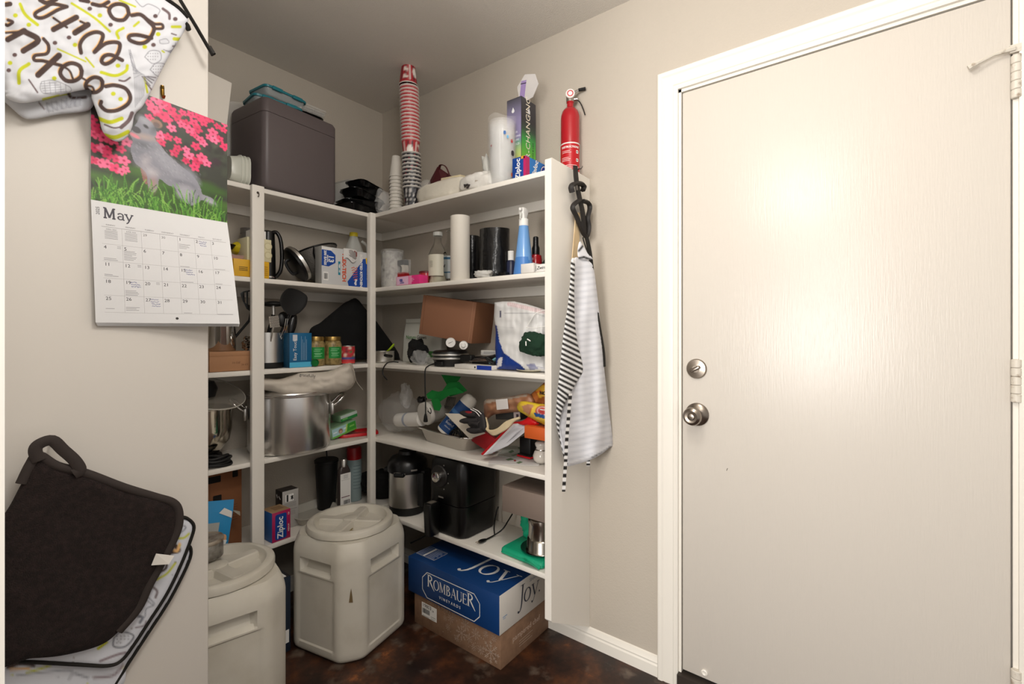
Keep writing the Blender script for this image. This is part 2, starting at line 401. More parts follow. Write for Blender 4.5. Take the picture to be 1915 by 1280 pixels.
def lines(par, X, rows, m, name='small_print', th=.0008):
    """rows: (x0, x1, y, thickness) - greeked lines of small print joined into one part"""
    b = MB()
    for x0, x1, y, t in rows: b.add([(x0, y-t/2, th), (x1, y-t/2, th), (x1, y+t/2, th), (x0, y+t/2, th)], [(0, 1, 2, 3)], X=X)
    r = b.build(name, m, par, 0); r['kind'] = 'stuff'; return r
def barcode(par, X, w, h, seed=1, name='barcode', th=.0008):
    rnd = random.Random(seed); b = MB(); x = -w/2
    while x < w/2:
        t = rnd.choice((.0006, .001, .0016))*w/.02; b.add([(x, -h/2, th), (min(x+t, w/2), -h/2, th), (min(x+t, w/2), h/2, th), (x, h/2, th)], [(0, 1, 2, 3)], X=X); x += t+rnd.choice((.0006, .0012))*w/.02
    r = b.build(name, plain('#1d1b1a', .6), par, 0); r['kind'] = 'stuff'; return r
def texts(items, m, par, name='lettering', ext=.0003):
    """several strings joined into one part: (string, size, matrix, align)"""
    o = [text(s, z, m, par, X, name, al, ext=ext) for s, z, X, al in items]
    bm = bmesh.new()
    for q in o: bm.from_mesh(q.data)
    me = bpy.data.meshes.new(name); bm.to_mesh(me); bm.free(); me.materials.append(m)
    for q in o:
        d = q.data; bpy.data.objects.remove(q); bpy.data.meshes.remove(d)
    r = bpy.data.objects.new(name, me); COL.objects.link(r); r.parent = par; r['kind'] = 'stuff'; return r
# serif capitals and a few lower-case letters drawn as broad-nib strokes: ([points], [widths])
def _arc(cx, cy, rx, ry, a0, a1, wt, wn, n=14):
    p = []; w = []
    for i in range(n+1):
        a = R(a0+(a1-a0)*i/n); p.append((cx+rx*cos(a), cy+ry*sin(a))); w.append(wn+(wt-wn)*abs(cos(a)))
    return p, w
def _sf(x, y, l=.13, t=.035): return [(x-l, y), (x+l, y)], [t, t]
TK, TN = .13, .045
GL = {
 'R': (.78, [([(.16, 0), (.16, 1)], [TK]*2), _arc(.20, .75, .36, .235, 90, -90, TK, TN), ([(.32, .52), (.60, .16), (.86, -.16)], [TK, TK, TN]), _sf(.16, .017), _sf(.10, .98, .10)]),
 'O': (.86, [_arc(.42, .5, .35, .48, 0, 360, TK, TN, 28)]),
 'M': (1.0, [([(.14, 0), (.16, 1)], [TN]*2), ([(.17, 1), (.47, .06)], [TK]*2), ([(.47, .06), (.78, 1)], [TN]*2), ([(.80, 0), (.78, 1)], [TK]*2), _sf(.14, .017), _sf(.80, .017), _sf(.10, .98, .09), _sf(.84, .98, .09)]),
 'B': (.70, [([(.16, 0), (.16, 1)], [TK]*2), _arc(.20, .76, .27, .225, 90, -90, TK, TN), _arc(.20, .28, .36, .265, 90, -90, TK, TN), _sf(.10, .017, .10), _sf(.10, .98, .10)]),
 'A': (.80, [([(.10, 0), (.40, 1)], [TN]*2), ([(.38, 1), (.70, 0)], [TK]*2), ([(.20, .34), (.58, .34)], [TN]*2), _sf(.10, .017, .11), _sf(.70, .017, .13)]),
 'U': (.82, [([(.16, 1), (.16, .34)], [TK]*2), _arc(.42, .34, .26, .33, 180, 360, TK, TN), ([(.68, .34), (.68, 1)], [TN]*2), _sf(.16, .98), _sf(.68, .98, .11)]),
 'E': (.66, [([(.16, 0), (.16, 1)], [TK]*2), ([(.16, .975), (.58, .975)], [TN]*2), ([(.16, .51), (.48, .51)], [TN]*2), ([(.16, .025), (.62, .025)], [TN]*2), ([(.57, .98), (.57, .82)], [TN]*2), ([(.61, .02), (.61, .2)], [TN]*2), ([(.47, .6), (.47, .42)], [TN]*2)]),
 'J': (.50, [([(.36, 1), (.36, .12)], [TK]*2), ([(.36, .12), (.33, -.10), (.24, -.25), (.12, -.30)], [TK, .11, .08, .06]), ([(.11, -.24), (.111, -.22)], [.15, .15]), _sf(.36, .98, .17)]),
 'o': (.68, [_arc(.33, .33, .26, .32, 0, 360, TK, TN, 24)]),
 'y': (.66, [([(.10, .64), (.34, .04)], [TK]*2), ([(.60, .64), (.34, .0), (.24, -.20), (.12, -.28)], [TN, TN, TN, .06]), ([(.11, -.22), (.111, -.2)], [.13, .13]), _sf(.10, .63, .13), _sf(.60, .63, .11)]),
 'a': (.62, [_arc(.30, .46, .20, .18, 165, 0, TK, .07), ([(.50, .46), (.50, .08)], [TK]*2), ([(.48, .03), (.62, .03)], [.07]*2), _arc(.30, .19, .19, .16, 60, 330, TK, .07)]),
 '.': (.26, [([(.1, .05), (.101, .06)], [.13, .13])]),
 ' ': (.3, []),
}
def ribbon2(b, pts, ws, X, z=.0008):
    P = [V((p[0], p[1])) for p in pts]; n = len(P); v = []
    for i, p in enumerate(P):
        t = P[min(i+1, n-1)]-P[max(i-1, 0)]; t = t.normalized() if t.length > 1e-9 else V((1, 0))
        q = V((-t.y, t.x))*(ws[min(i, len(ws)-1)]/2); v += [(p.x-q.x, p.y-q.y, z), (p.x+q.x, p.y+q.y, z)]
    b.add(v, [(2*i, 2*i+2, 2*i+3, 2*i+1) for i in range(n-1)], X=X)
def serif(s, size, m, par, X, track=0, al='CENTER', shear=0, bold=1., big=None, name='lettering', z=.0008):
    sc = [(size*(big.get(i, 1) if big else 1)) for i in range(len(s))]
    tot = sum(GL[c][0]*k+track*size for c, k in zip(s, sc)); x = -tot/2 if al == 'CENTER' else 0
    b = MB()
    for c, k in zip(s, sc):
        for pts, ws in GL[c][1]:
            if len(pts) == 2 and abs(pts[0][0]-pts[1][0]) < .002 and abs(pts[0][1]-pts[1][1]) < .03:   # ball
                cx, cy, r = pts[0][0], pts[0][1], ws[0]/2*bold; n = 12
                b.add([(x+(cx+shear*cy+r*cos(2*pi*i/n))*k, (cy+r*sin(2*pi*i/n))*k, z) for i in range(n)], [tuple(range(n))], X=X); continue
            ribbon2(b, [(x+(p[0]+shear*p[1])*k, p[1]*k) for p in pts], [q*k*bold for q in ws], X, z)
        x += GL[c][0]*k+track*size
    return b.build(name, m, par, 0)
# ---------------------------------------------------------------- things on the floor: two storage tubs, two cartons
TUB = mat('tub_plastic', '#cdc8bc', .42, bump=(220, .12, .0008), mottle=(7, '#bfb9ab', .45, .75))
STAIN = plain('#6d5a3c', .9)
def tub(loc, rz, label, stained):
    t = thing('storage_tub', label, 'container', loc, rz, 'pet food tubs on the floor')
    W2, c = .182, .060
    co = [(W2-c, -W2), (W2, -W2+c), (W2, W2-c), (W2-c, W2), (-W2+c, W2), (-W2, W2-c), (-W2, -W2+c), (-W2+c, -W2)]
    per = []                            # perimeter points with the normal and the place along a main face
    for i in range(8):
        a, b = V(co[i]), V(co[(i+1) % 8]); main = i % 2 == 1; n = 30 if main else 6
        d = (b-a).normalized(); nn = V((d.y, -d.x))
        for k in range(n):
            s = k/n; per.append((a+(b-a)*s, nn, (s-.5)*(b-a).length if main else None))
    # round the corners by averaging
    Q = [p[0].copy() for p in per]; m_ = len(Q)
    for _ in range(4): Q = [Q[i]*.5+(Q[i-1]+Q[(i+1) % m_])*.25 for i in range(m_)]
    zs = [0, .004, .012, .022, .041, .046, .050, .1, .16, .22, .28, .296, .302, .307, .312, .318, .324, .330, .340, .350, .356, .362, .368, .378, .386, .396, .406, .416, .426, .434, .440]
    sm = lambda x, a, b: max(0, min(1, (x-a)/(b-a)))
    def inset(z):
        if z < .022: return .016*(1-z/.022)**2
        if z > .378: q = (z-.378)/.062; return .004*q+.014*q*q
        return 0
    b = MB(); rings = []
    for z in zs:
        ring = []
        for p, (o, nn, s) in zip(Q, per):
            k = 1-inset(z)/W2; q = p*k
            if s is not None:
                pan = min(sm(z, .041, .046), 1-sm(z, .302, .307), sm(.094-abs(s), 0, .006)); dpt = .0042*pan
                rec = min(sm(z, .312, .324), 1-sm(z, .356, .367), sm(.080-abs(s), 0, .010)); dpt += .030*rec*(.45+.55*sm(z, .312, .35))
                q = q-nn*dpt
            ring.append((q.x, q.y, z))
        rings.append(ring)
    b.loft(rings); b.build('body', TUB, t, 28)
    l = MB(); l.lathe([(.150, .4402), (.166, .4410), (.170, .444), (.170, .460), (.167, .466), (.160, .470), (.150, .4715), (.144, .470), (.141, .464), (.136, .450), (.128, .4425), (.02, .4415)], 56)
    lid = l.build('lid', TUB, t, 28)
    g = MB()
    for a in (20, 110):
        X = RZ(a)
        g.loft([[(x*s_, y*s2, z) for x, y in rr(.268, .052, .012, 3)] for z, s_, s2 in ((.4412, 1, 1), (.462, .985, .78), (.466, .97, .62))], X=X)
    g.lathe([(.034, .441), (.031, .4675), (.026, .470), (.010, .470)], 20); g.build('grip', TUB, lid, 28)
    if stained:
        s = MB(); rnd = random.Random(4)
        for k in range(34):
            a, r_ = R(205+rnd.uniform(-16, 24)), .082+rnd.uniform(-.03, .03); x, y = r_*cos(a), r_*sin(a)
            s.add([(x+rnd.uniform(.003, .009)*cos(2*pi*i/7), y+rnd.uniform(.003, .008)*sin(2*pi*i/7), .4430+k*1e-5) for i in range(7)], [tuple(range(7))])
        s.build('stain', mat('dust_stain', '#85754f', .95), lid, 0)
        s = MB(); mx, my = (-W2+c/2), (-W2+c/2); X = T(mx-.0006, my-.0006, .255) @ RZ(-45) @ RX(90)
        s.add([(0, .03, .001), (-.004, .01, .001), (-.008, -.022, .001), (.006, -.024, .001), (.004, .0, .001)], [(0, 1, 2, 3, 4)], X=X); s.build('scuff', STAIN, t, 0)
    return t
tub((1.133, 1.722, 0), 12, 'grey plastic pet food tub beside the blue wine carton, whole in view', True)
tub((.633, 1.719, 0), -12.4, 'grey plastic pet food tub by the wall edge with a metal tin on its lid', False)

CARD = mat('kraft_card', '#8a6a52', .75, mottle=(40, '#7d5f49', .4, .7)); CARDX = mat('kraft_card_light', '#9c7a60', .75)
BLUE = mat('navy_print', '#0b3a73', .45); WHT = plain('#e8e6e2', .6); OFFW = plain('#d5d0c8', .6)
kz = .130
t = thing('snowflake_carton', 'brown kraft carton with white snowflakes under the blue wine carton', 'box', (1.333, 1.322, 0), -90)
carton(t, .474, .322, kz, CARD, r=.002)
PALE = plain('#b59e8c', .7)
b = MB(); rnd = random.Random(7)
def flake(x, z, r, arms=8):
    for k in range(arms):
        a = 2*pi*k/arms; d = V((cos(a), sin(a)))
        ribbon2(b, [(x, z), (x+d.x*r, z+d.y*r)], [.0016*r/.03, .0022*r/.03], FRONT, .0008)
        for q in (.45, .7):
            for s in (-1, 1):
                e = V((cos(a+s*.7), sin(a+s*.7)))*r*.25; ribbon2(b, [(x+d.x*r*q, z+d.y*r*q), (x+d.x*r*q+e.x, z+d.y*r*q+e.y)], [.0014*r/.03]*2, FRONT, .0008)
for x, z, r in ((.19, .048, .042), (.04, .060, .030), (.062, .100, .024), (.115, .085, .022), (-.02, .095, .018), (.14, .035, .018), (.105, .03, .014), (-.035, .055, .014), (.205, .105, .014), (.015, .03, .014), (.165, .105, .014), (.08, .055, .016), (-.05, .085, .012), (.0, .11, .013)): flake(x, z, r)
for k in range(70):
    x = .03+rnd.gauss(.06, .075); z = rnd.uniform(.02, .12)
    if -.07 < x < .228:
        r = rnd.uniform(.001, .0026); b.add([(x+r*cos(a), z+r*sin(a), .0008) for a in (0, 1.26, 2.5, 3.8, 5)], [(0, 1, 2, 3, 4)], X=FRONT)
b.build('snowflake_print', PALE, t, 0)['kind'] = 'stuff'
decal(t, onface(-.145, .075), .09, .056, WHT, 'shipping_label')
texts([('19803', .022, onface(-.186, .092, -.0006), 'LEFT'), ('24', .011, onface(-.128, .085, -.0006), 'LEFT')], plain('#2a2725', .6), t)
barcode(t, onface(-.163, .071, -.0003), .044, .020, 3); lines(t, onface(-.145, .06, -.0003), [(-.04, .0, -.01, .0015), (.012, .04, .0, .0015), (.012, .036, -.008, .0012)], plain('#55504b'))
SX = T(.2372, .161, .075) @ RZ(90) @ FRONT
texts([('pampered chef', .03, SX, 'CENTER')], PALE, t, 'side_lettering')
lines(t, SX, [(-.05, .04, -.026, .002), (-.05, .02, -.036, .002), (-.05, .035, -.046, .002)], PALE)
texts([('HAVE A MERRY', .022, onface(-.08, .116, -.0004), 'CENTER')], plain('#9b8472', .7), t, 'faint_lettering')
# blue wine carton
bx0, by0, by1, bh = 1.322, 1.082, 1.586, .146
t = thing('wine_carton', 'dark blue wine carton with white lettering, on top of snowflake carton', 'box', (bx0, (by0+by1)/2, kz+.0012), -90)
bw = by1-by0
carton(t, bw, .322, bh, BLUE, r=.0018, name='carton', right=OFFW)
rowx = 0.0
fx0 = lo(t, onX(841, 1115, bx0)); X = onface(fx0.x, fx0.z)
ow, oh, ch = .318, .104, .028
oc = [(-ow/2+ch, -oh/2), (ow/2-ch, -oh/2), (ow/2, -oh/2+ch), (ow/2, oh/2-ch), (ow/2-ch, oh/2), (-ow/2+ch, oh/2), (-ow/2, oh/2-ch), (-ow/2, -oh/2+ch)]
b = MB()
for i in range(8): ribbon2(b, [oc[i], oc[(i+1) % 8]], [.0032]*2, X)
b.build('octagon_outline', WHT, t, 0)
serif('ROMBAUER', .040, WHT, t, X @ T(0, -.004, 0), track=-.03, big={0: 1.25, 7: 1.25})
texts([('V I N E Y A R D S', .016, X @ T(0, -.027, .0006), 'CENTER')], WHT, t, 'small_lettering')
TX = T(0, 0, bh)
jp = lo(t, onZ(912, 1078, kz+bh)); serif('Joy', .124, WHT, t, TX @ T(.108, .080, 0), shear=.1, track=.02, bold=.8)
ip = lo(t, onZ(808, 1036, kz+bh)); IX = TX @ T(ip.x, ip.y, 0)
b = MB()
for q in (((-.055, -.04), (.055, -.04)), ((.055, -.04), (.055, .04)), ((.055, .04), (-.055, .04)), ((-.055, .04), (-.055, -.04))): ribbon2(b, q, [.0015]*2, IX)
ribbon2(b, [(-.012, -.038), (-.012, .038)], [.012]*2, IX); b.build('panel_outline', WHT, t, 0)
lines(t, IX, [(-.05, -.022, -.034+.008*k, .0018) for k in range(9)]+[(.0, .05-(k % 3)*.006, -.034+.0075*k, .002) for k in range(10)], plain('#b9c4d4', .6))
MB().rbox(.18, .003, .0008, .0004, X=TX @ T(.02, .161, 0), cy=0).build('flap_seam', plain('#07284f', .6), t)
SX = T(bw/2, .16, bh/2) @ RZ(90) @ FRONT
ep = lo(t, onY(990, 1112, by0)); EX = T(bw/2, ep.y, bh/2) @ RZ(90) @ FRONT
NAVY = plain('#2b3142', .6)
serif('Joy.', .076, NAVY, t, EX @ T(0.0, -.02, 0), shear=.12, bold=.8, name='end_lettering')
texts([('SHARE', .020, EX @ T(.03, .052, .0003), 'CENTER')], plain('#8d8f96', .6), t, 'end_small_lettering')
lines(t, T(bw/2, .03, .055) @ RZ(90) @ FRONT, [(-.012, .014, .004, .003), (-.01, .006, -.003, .002)], plain('#7fa3c8'), 'pen_mark')
# narrow dark carton on the floor between the tubs
p = onZ(540, 1205, 0)
t = thing('dark_carton', 'dark blue carton with a white top label between the two tubs', 'box', (.876, 1.80, 0), 0)
carton(t, .088, .112, .29, plain('#152233', .6), r=.002, top=plain('#2b2a2c', .6))
decal(t, T(0, .056, .29), .06, .10, WHT, 'label_panel'); decal(t, T(.004, .05, .2906), .036, .04, plain('#1c1c1e'), 'label_print')
decal(t, onface(.022, .06), .03, .05, WHT, 'front_label')
# ---------------------------------------------------------------- cloth things cut from an outline and puffed
from mathutils.geometry import delaunay_2d_cdt
def densify(pts, step, smooth=True):
    P = [V((p[0], p[1])) for p in pts]
    if smooth:
        n = len(P); o = []
        for i in range(n):
            a, b, c, d = P[i-1], P[i], P[(i+1) % n], P[(i+2) % n]; k = max(2, int((c-b).length/step))
            for j in range(k):
                t = j/k; o.append(.5*((2*b)+(c-a)*t+(2*a-5*b+4*c-d)*t*t+(3*b-a-3*c+d)*t**3))
        return o
    o = []
    for i in range(len(P)):
        a, b = P[i], P[(i+1) % len(P)]; k = max(1, int((b-a).length/step)); o += [a+(b-a)*(j/k) for j in range(k)]
    return o
def cushion(name, pts, step, fn, thick, rim, m, par=None, paint=None, smooth_outline=True, wr=None, back=.6):
    """outline in (a,b); fn(a,b,depth)->3-D. Front swells by thick over the distance rim, back swells by back*thick"""
    P = densify(pts, step, smooth_outline); n = len(P)
    ox = np.array([p.x for p in P]); oy = np.array([p.y for p in P])
    gx, gy = np.meshgrid(np.arange(ox.min(), ox.max(), step), np.arange(oy.min(), oy.max(), step)); gx[1::2] += step/2
    gx, gy = gx.ravel(), gy.ravel(); ins = np.zeros(gx.shape, bool)
    for i in range(n):
        x1, y1, x2, y2 = ox[i], oy[i], ox[(i+1) % n], oy[(i+1) % n]
        if y1 != y2: ins ^= ((y1 > gy) != (y2 > gy)) & (gx < (x2-x1)*(gy-y1)/(y2-y1)+x1)
    gx, gy = gx[ins], gy[ins]
    d = np.sqrt(np.min((gx[:, None]-ox)**2+(gy[:, None]-oy)**2, axis=1)) if len(gx) < 4000 else np.concatenate([np.sqrt(np.min((a[:, None]-ox)**2+(b[:, None]-oy)**2, axis=1)) for a, b in zip(np.array_split(gx, 40), np.array_split(gy, 40))])
    k = d > step*.55; gx, gy, d = gx[k], gy[k], d[k]
    r = delaunay_2d_cdt(P+[V((a, b)) for a, b in zip(gx, gy)], [(i, (i+1) % n) for i in range(n)], [], 1, 1e-7)
    vs, fs = r[0], r[2]; N = len(vs); vx = np.array([v.x for v in vs]); vy = np.array([v.y for v in vs])
    dist = np.zeros(N); src = r[3]
    for i, o in enumerate(src):
        j = o[0] if o else 0; dist[i] = 0 if j < n else d[j-n]
    q = np.clip(dist/rim, 0, 1); h = np.sqrt(1-(1-q)**2)
    A = []; B = []
    for i in range(N):
        w = wr(vx[i], vy[i])*h[i] if wr else 0
        A.append(fn(vx[i], vy[i], thick*h[i]+w)); B.append(fn(vx[i], vy[i], -thick*back*h[i]-.0004+w*.7))
    b = MB(); s = 1
    a0 = [V(A[i]) for i in fs[0][:3]]; nrm = (a0[1]-a0[0]).cross(a0[2]-a0[0])
    flip = nrm.dot(V((0, 0, CH))-a0[0]) < 0
    F1 = [tuple(reversed(f)) if flip else tuple(f) for f in fs]; F2 = [tuple(N+i for i in reversed(f)) for f in F1]
    b.v = [tuple(p) for p in A+B]; b.f = F1+F2; b.mi = [0]*len(b.f)
    cols = None
    if paint is not None:
        pt = Paint.at(vx, vy, step, '#ffffff'); paint(pt); cols = np.concatenate([pt.c, pt.c])
    return b.build(name, m, par, 70, cols=cols)
def binding(name, pts, fn, r, m, par, step=6, closed=False, lift=.002, flat=.6, smooth_outline=True):
    P = [tuple(p) for p in (curve(pts, 5) if smooth_outline and not closed else densify(pts, step) if closed else pts)]
    b = MB(); b.tube([fn(p[0], p[1], lift) for p in P], r, 6, closed=closed, flat=flat); return b.build(name, m, par, 60)
def onpart(y0): return lambda a, b, d: onY(a, b, y0-d)
# ---------------------------------------------------------------- on the partition: mitts, calendar, pot holders, rod
BLACKT = mat('black_binding', '#17140f', .85, bump=(700, .3, .001)); BRASS = mat('aged_brass', '#8a6a2e', .35, 1)
DK = '#4a3b38'; LIME = '#b9bd2a'; OR = '#e0b277'; GRY = '#8b8c94'
Z4 = lambda L: [(x/3.99, y/3.99) for x, y in L]
LET = [  # script strokes of the printed words, in zoomed picture units
 ([(755, 760), (752, 790), (800, 828), (880, 822), (955, 775), (972, 720), (935, 660), (855, 637), (790, 645)], 30),
 ([(765, 610), (745, 585), (700, 578), (655, 605), (640, 645), (670, 685), (720, 688), (760, 655), (765, 610)], 30), ([(640, 640), (690, 650), (705, 690)], 16),
 ([(610, 530), (590, 490), (530, 472), (470, 500), (450, 550), (490, 600), (550, 605), (600, 575), (610, 530)], 32), ([(470, 495), (520, 530), (545, 590)], 16), ([(600, 575), (660, 610)], 16),
 ([(440, 415), (285, 560)], 46), ([(325, 290), (362, 340), (350, 400), (262, 415), (258, 450), (320, 455), (400, 475), (460, 490)], 26),
 ([(180, 230), (60, 295)], 44), ([(180, 235), (285, 300), (175, 380)], 44), ([(45, 245), (120, 240), (180, 235)], 18), ([(60, 150), (95, 165), (60, 190), (45, 185)], 24), ([(45, 35), (75, 30)], 36),
 ([(605, 395), (598, 330), (640, 270), (715, 240), (768, 262), (745, 335), (705, 390), (790, 325), (885, 320), (890, 375), (850, 445), (790, 478), (758, 458), (780, 418), (835, 412), (912, 450)], 30),
 ([(655, 185), (560, 245)], 44), ([(570, 130), (400, 220)], 42), ([(400, 135), (500, 205)], 18), ([(655, 185), (600, 160)], 18), ([(500, 50), (395, 30), (340, 55), (265, 98), (275, 130), (330, 130), (430, 75), (500, 50)], 28), ([(300, 0), (350, 22), (420, -5)], 34),
 ([(985, 115), (1050, 110), (1108, 160), (1150, 215), (1108, 300), (1045, 325), (970, 300), (968, 268), (1030, 262), (1130, 285)], 30), ([(1150, 215), (1212, 212), (1208, 182), (1160, 180), (1125, 160), (1050, 110)], 22),
 ([(962, 105), (945, 50), (890, 30), (835, 45), (815, 85), (850, 140), (920, 150), (962, 105)], 30), ([(690, 30), (755, 42), (810, 15)], 30), ([(600, 0), (660, 12)], 30), ([(815, 60), (755, 42)], 16)]
LIM = [([(150, 30), (190, 110), (280, 185)], 24), ([(535, 25), (700, 130), (820, 235)], 18), ([(890, 0), (1010, 50)], 14), ([(430, 365), (640, 460)], 12), ([(885, 285), (872, 240), (920, 210)], 22), ([(1000, 195), (1035, 165)], 18),
 ([(755, 540), (860, 565), (938, 530), (950, 490)], 24), ([(142, 620), (145, 530), (215, 478)], 28), ([(735, 885), (820, 912), (908, 885)], 30), ([(770, 1008), (860, 1025), (955, 985)], 32), ([(1078, 580), (1100, 690)], 16), ([(1285, 200), (1345, 200)], 22), ([(1300, 290), (1360, 295)], 26), ([(320, 740), (440, 712)], 14), ([(640, 430), (700, 500)], 14), ([(1210, 380), (1225, 390)], 12), ([(1240, 480), (1245, 495)], 16)]
def mitt_print(p):
    p.mix(np.ones(p.x.shape), '#ccced4')
    for L, w in LIM: p.stroke(curve(Z4(L), 5), w/3.99, LIME)
    for x, y in ((115, 115), (75, 470), (215, 185), (405, 585), (745, 115), (880, 490), (845, 700), (1080, 350), (1180, 255), (560, 335), (900, 740)): p.ell(x/3.99, y/3.99, 4.5, 4, LIME)
    for L, w in LET:
        q = curve(Z4(L), 5); p.stroke([(x-2.6, y-2.2) for x, y in q], w/3.99*.62, OR)
    for L, w in LET: p.stroke(curve(Z4(L), 5), w/3.99, DK)
    for L, w in (([(215, 595), (280, 690)], 12), ([(890, 600), (930, 605), (970, 580)], 14), ([(905, 950), (960, 900), (985, 845)], 30), ([(780, 930), (850, 955), (910, 945)], 12), ([(1215, 65), (1260, 100), (1265, 140)], 20), ([(1090, 620), (1140, 680)], 10), ([(1290, 345), (1320, 345)], 12), ([(1280, 250), (1315, 262)], 10)): p.stroke(curve(Z4(L), 4), w/3.99, '#6a5a5c')
    for x, y in ((110, 410), (515, 280), (825, 185), (1145, 335), (1160, 120), (1308, 142), (670, 65), (65, 525), (410, 320)): p.ell(x/3.99, y/3.99, 4.4, 3.8, '#5d4a4a')
    def thin(L, w=5, c=GRY): p.stroke(curve(Z4(L), 5), w/3.99, c)
    thin([(310, 610), (400, 600), (520, 650), (510, 690), (340, 700), (300, 660), (310, 610)])
    for k in range(5): thin([(330+k*40, 605+k*6), (340+k*38, 698-k*3)], 4); thin([(300+k*6, 625+k*18), (420+k*20, 618+k*16)], 4)
    for k in range(8): thin([(960+k*6, 370+k*30), (1000+k*11, 560), (1010+k*9, 800-k*12)], 4)
    thin([(970, 370), (1020, 540), (985, 480), (970, 370)], 5)
    for cx, cy in ((1140, 425), (1180, 520)):
        thin([(cx-60, cy), (cx-20, cy-45), (cx+50, cy-40), (cx+60, cy+20), (cx, cy+50), (cx-60, cy)], 6)
        for k in range(14): p.ell((cx-35+(k % 5)*18)/3.99, (cy-25+(k//5)*22)/3.99, .8, .8, '#6c6c74')
    thin([(1010, 0), (1060, 50), (1110, 30), (1190, 70), (1180, 110)], 6); thin([(1190, 300), (1240, 290), (1260, 320), (1200, 325), (1190, 300)], 5)
    for k in range(6): thin([(1220+k*16, 370+k*8), (1290+k*4, 400-k*16)], 5, '#7d7e88')
    for k in range(4): thin([(1060+k*14, 570), (1120+k*14, 640-k*20)], 8, '#6f6a72')
m_back = [(-40, 150), (8, 190), (40, 218), (62, 223), (110, 214), (168, 205), (172, 172), (120, 150), (40, 140)]
t = thing('oven_mitt', 'rear white printed oven mitt, mostly behind the scripted mitt above the calendar', 'oven mitt', onY(60, 190, 1.375))
b0 = t.location.copy()
def loc_(fn, o): return lambda a, b, d: V(fn(a, b, d))-o.location
def back_print(p):
    p.mix(np.ones(p.x.shape), '#bfc1c7')
    for L, w in (([(320, 745), (440, 712), (520, 700)], 14), ([(510, 700), (540, 730), (640, 725)], 24)): p.stroke(curve(Z4(L), 5), w/3.99, LIME if w == 14 else DK)
    for k in range(7): p.stroke(Z4([(345+k*38, 765-k*8), (365+k*32, 845-k*10)]), 1, GRY); p.stroke(Z4([(345, 770+k*11), (600, 735+k*9)]), 1, GRY)
    p.stroke(curve(Z4([(290, 765), (330, 815)]), 4), 2.5, '#6a5a5c')
cushion('quilted_body', m_back, 2.2, loc_(onpart(1.362), t), .012, 22, CLOTHPRINT, t, back_print)
m_front = [(-45, -45), (8, 168), (14, 184), (40, 193), (80, 187), (120, 176), (166, 168), (172, 186), (184, 218), (192, 246), (206, 260), (222, 265), (238, 256), (247, 238), (252, 215), (266, 200), (280, 176), (298, 140), (318, 102), (338, 70), (351, 44), (350, 32), (330, 12), (300, -10), (270, -45)]
t = thing('oven_mitt', 'large white oven mitt with brown script lettering hanging above the calendar', 'oven mitt', onY(170, 60, 1.34))
wrk = lambda a, b: .007*NZ.noise(V((a*.022+b*.010, b*.018-a*.012, 2.2)))+.004*NZ.noise(V((a*.05, b*.06, 7)))
cushion('quilted_body', m_front, 1.35, loc_(onpart(1.322), t), .019, 34, CLOTHPRINT, t, mitt_print, wr=wrk)
binding('binding', [(296, -14), (312, 0), (334, 16), (351, 34)], loc_(onpart(1.318), t), .0085, BLACKT, t, lift=.0)
binding('binding', [(346, 44), (350, 48), (353, 56)], loc_(onpart(1.318), t), .0085, BLACKT, t, lift=0)
b = MB(); q = [onY(330, -14, 1.352), onY(338, 2, 1.350), onY(368, 52, 1.34), onY(390, 90, 1.332), onY(397.5, 103, 1.329)]
t = thing('wall_rod', 'thin black rod jutting past the wall edge above the calendar', 'rod', q[0])
b.tube([p-q[0] for p in q], .0062, 8, flat=.7); b.build('rod', mat('black_metal', '#141210', .5), t, 50)
b = MB(); b.tube([q[3]-q[0]+V((.001, -.002, .003)), q[4]-q[0]+V((.002, -.002, .002))], .0055, 8); b.build('end_cap', mat('black_rubber', '#1c1916', .7), t, 50)
# calendar
cx0, cx1 = .2524, .528; CW = cx1-cx0; zfold = 1.5255; HP, HD = .272, .272; yc = 1.372
def photo_map(a, b):            # a right, b down from the top, metres
    s = a/CW; droop = .020*max(0, s-.35)**1.3*(1-b/HP); curl = .0015+.010*max(0, s-.6)**2*(1-b/HP)
    return V((cx0+a, yc-curl, zfold+HP-b-droop))
def date_map(a, b):
    s, q = a/CW, b/HD
    return V((cx0+a+.007*q, yc-.0012-.012*math.sin(min(1, q*1.6)*pi/2)*(.15+s*.4)-.050*q*s*s-.003*q, zfold-b*(.998-.004*s)))
ZP = lambda L: [((lambda w: (w.x-cx0, zfold+HP-w.z))(onY(160+x/4.572, 160+y/4.572, yc))) for x, y in L]
pz = 1/4.572/881*1.13
t = thing('wall_calendar', 'wall calendar open to May under a photo of a grey dog', 'calendar', (cx0+CW/2, yc, zfold))
back_t = t.location.copy(); tl = lambda f: (lambda a, b: f(a, b)-back_t)
p = Paint(CW, HP, 230, 226, '#33352c'); rnd = random.Random(11)
for k in range(150):
    x, y = rnd.uniform(0, CW), rnd.uniform(0, HP*.75); p.ell(x, y, rnd.uniform(.006, .018), rnd.uniform(.004, .012), rnd.choice(('#27281f', '#3d4234', '#2f3a28', '#454a3c', '#35242a')), rnd.uniform(0, 180), op=.6, soft=4)
for k in range(60):
    x, y = rnd.uniform(0, CW), rnd.uniform(HP*.66, HP); p.ell(x, y, .03, .012, rnd.choice(('#3a5a22', '#2f4a1d', '#47692a')), 0, op=.6, soft=8)
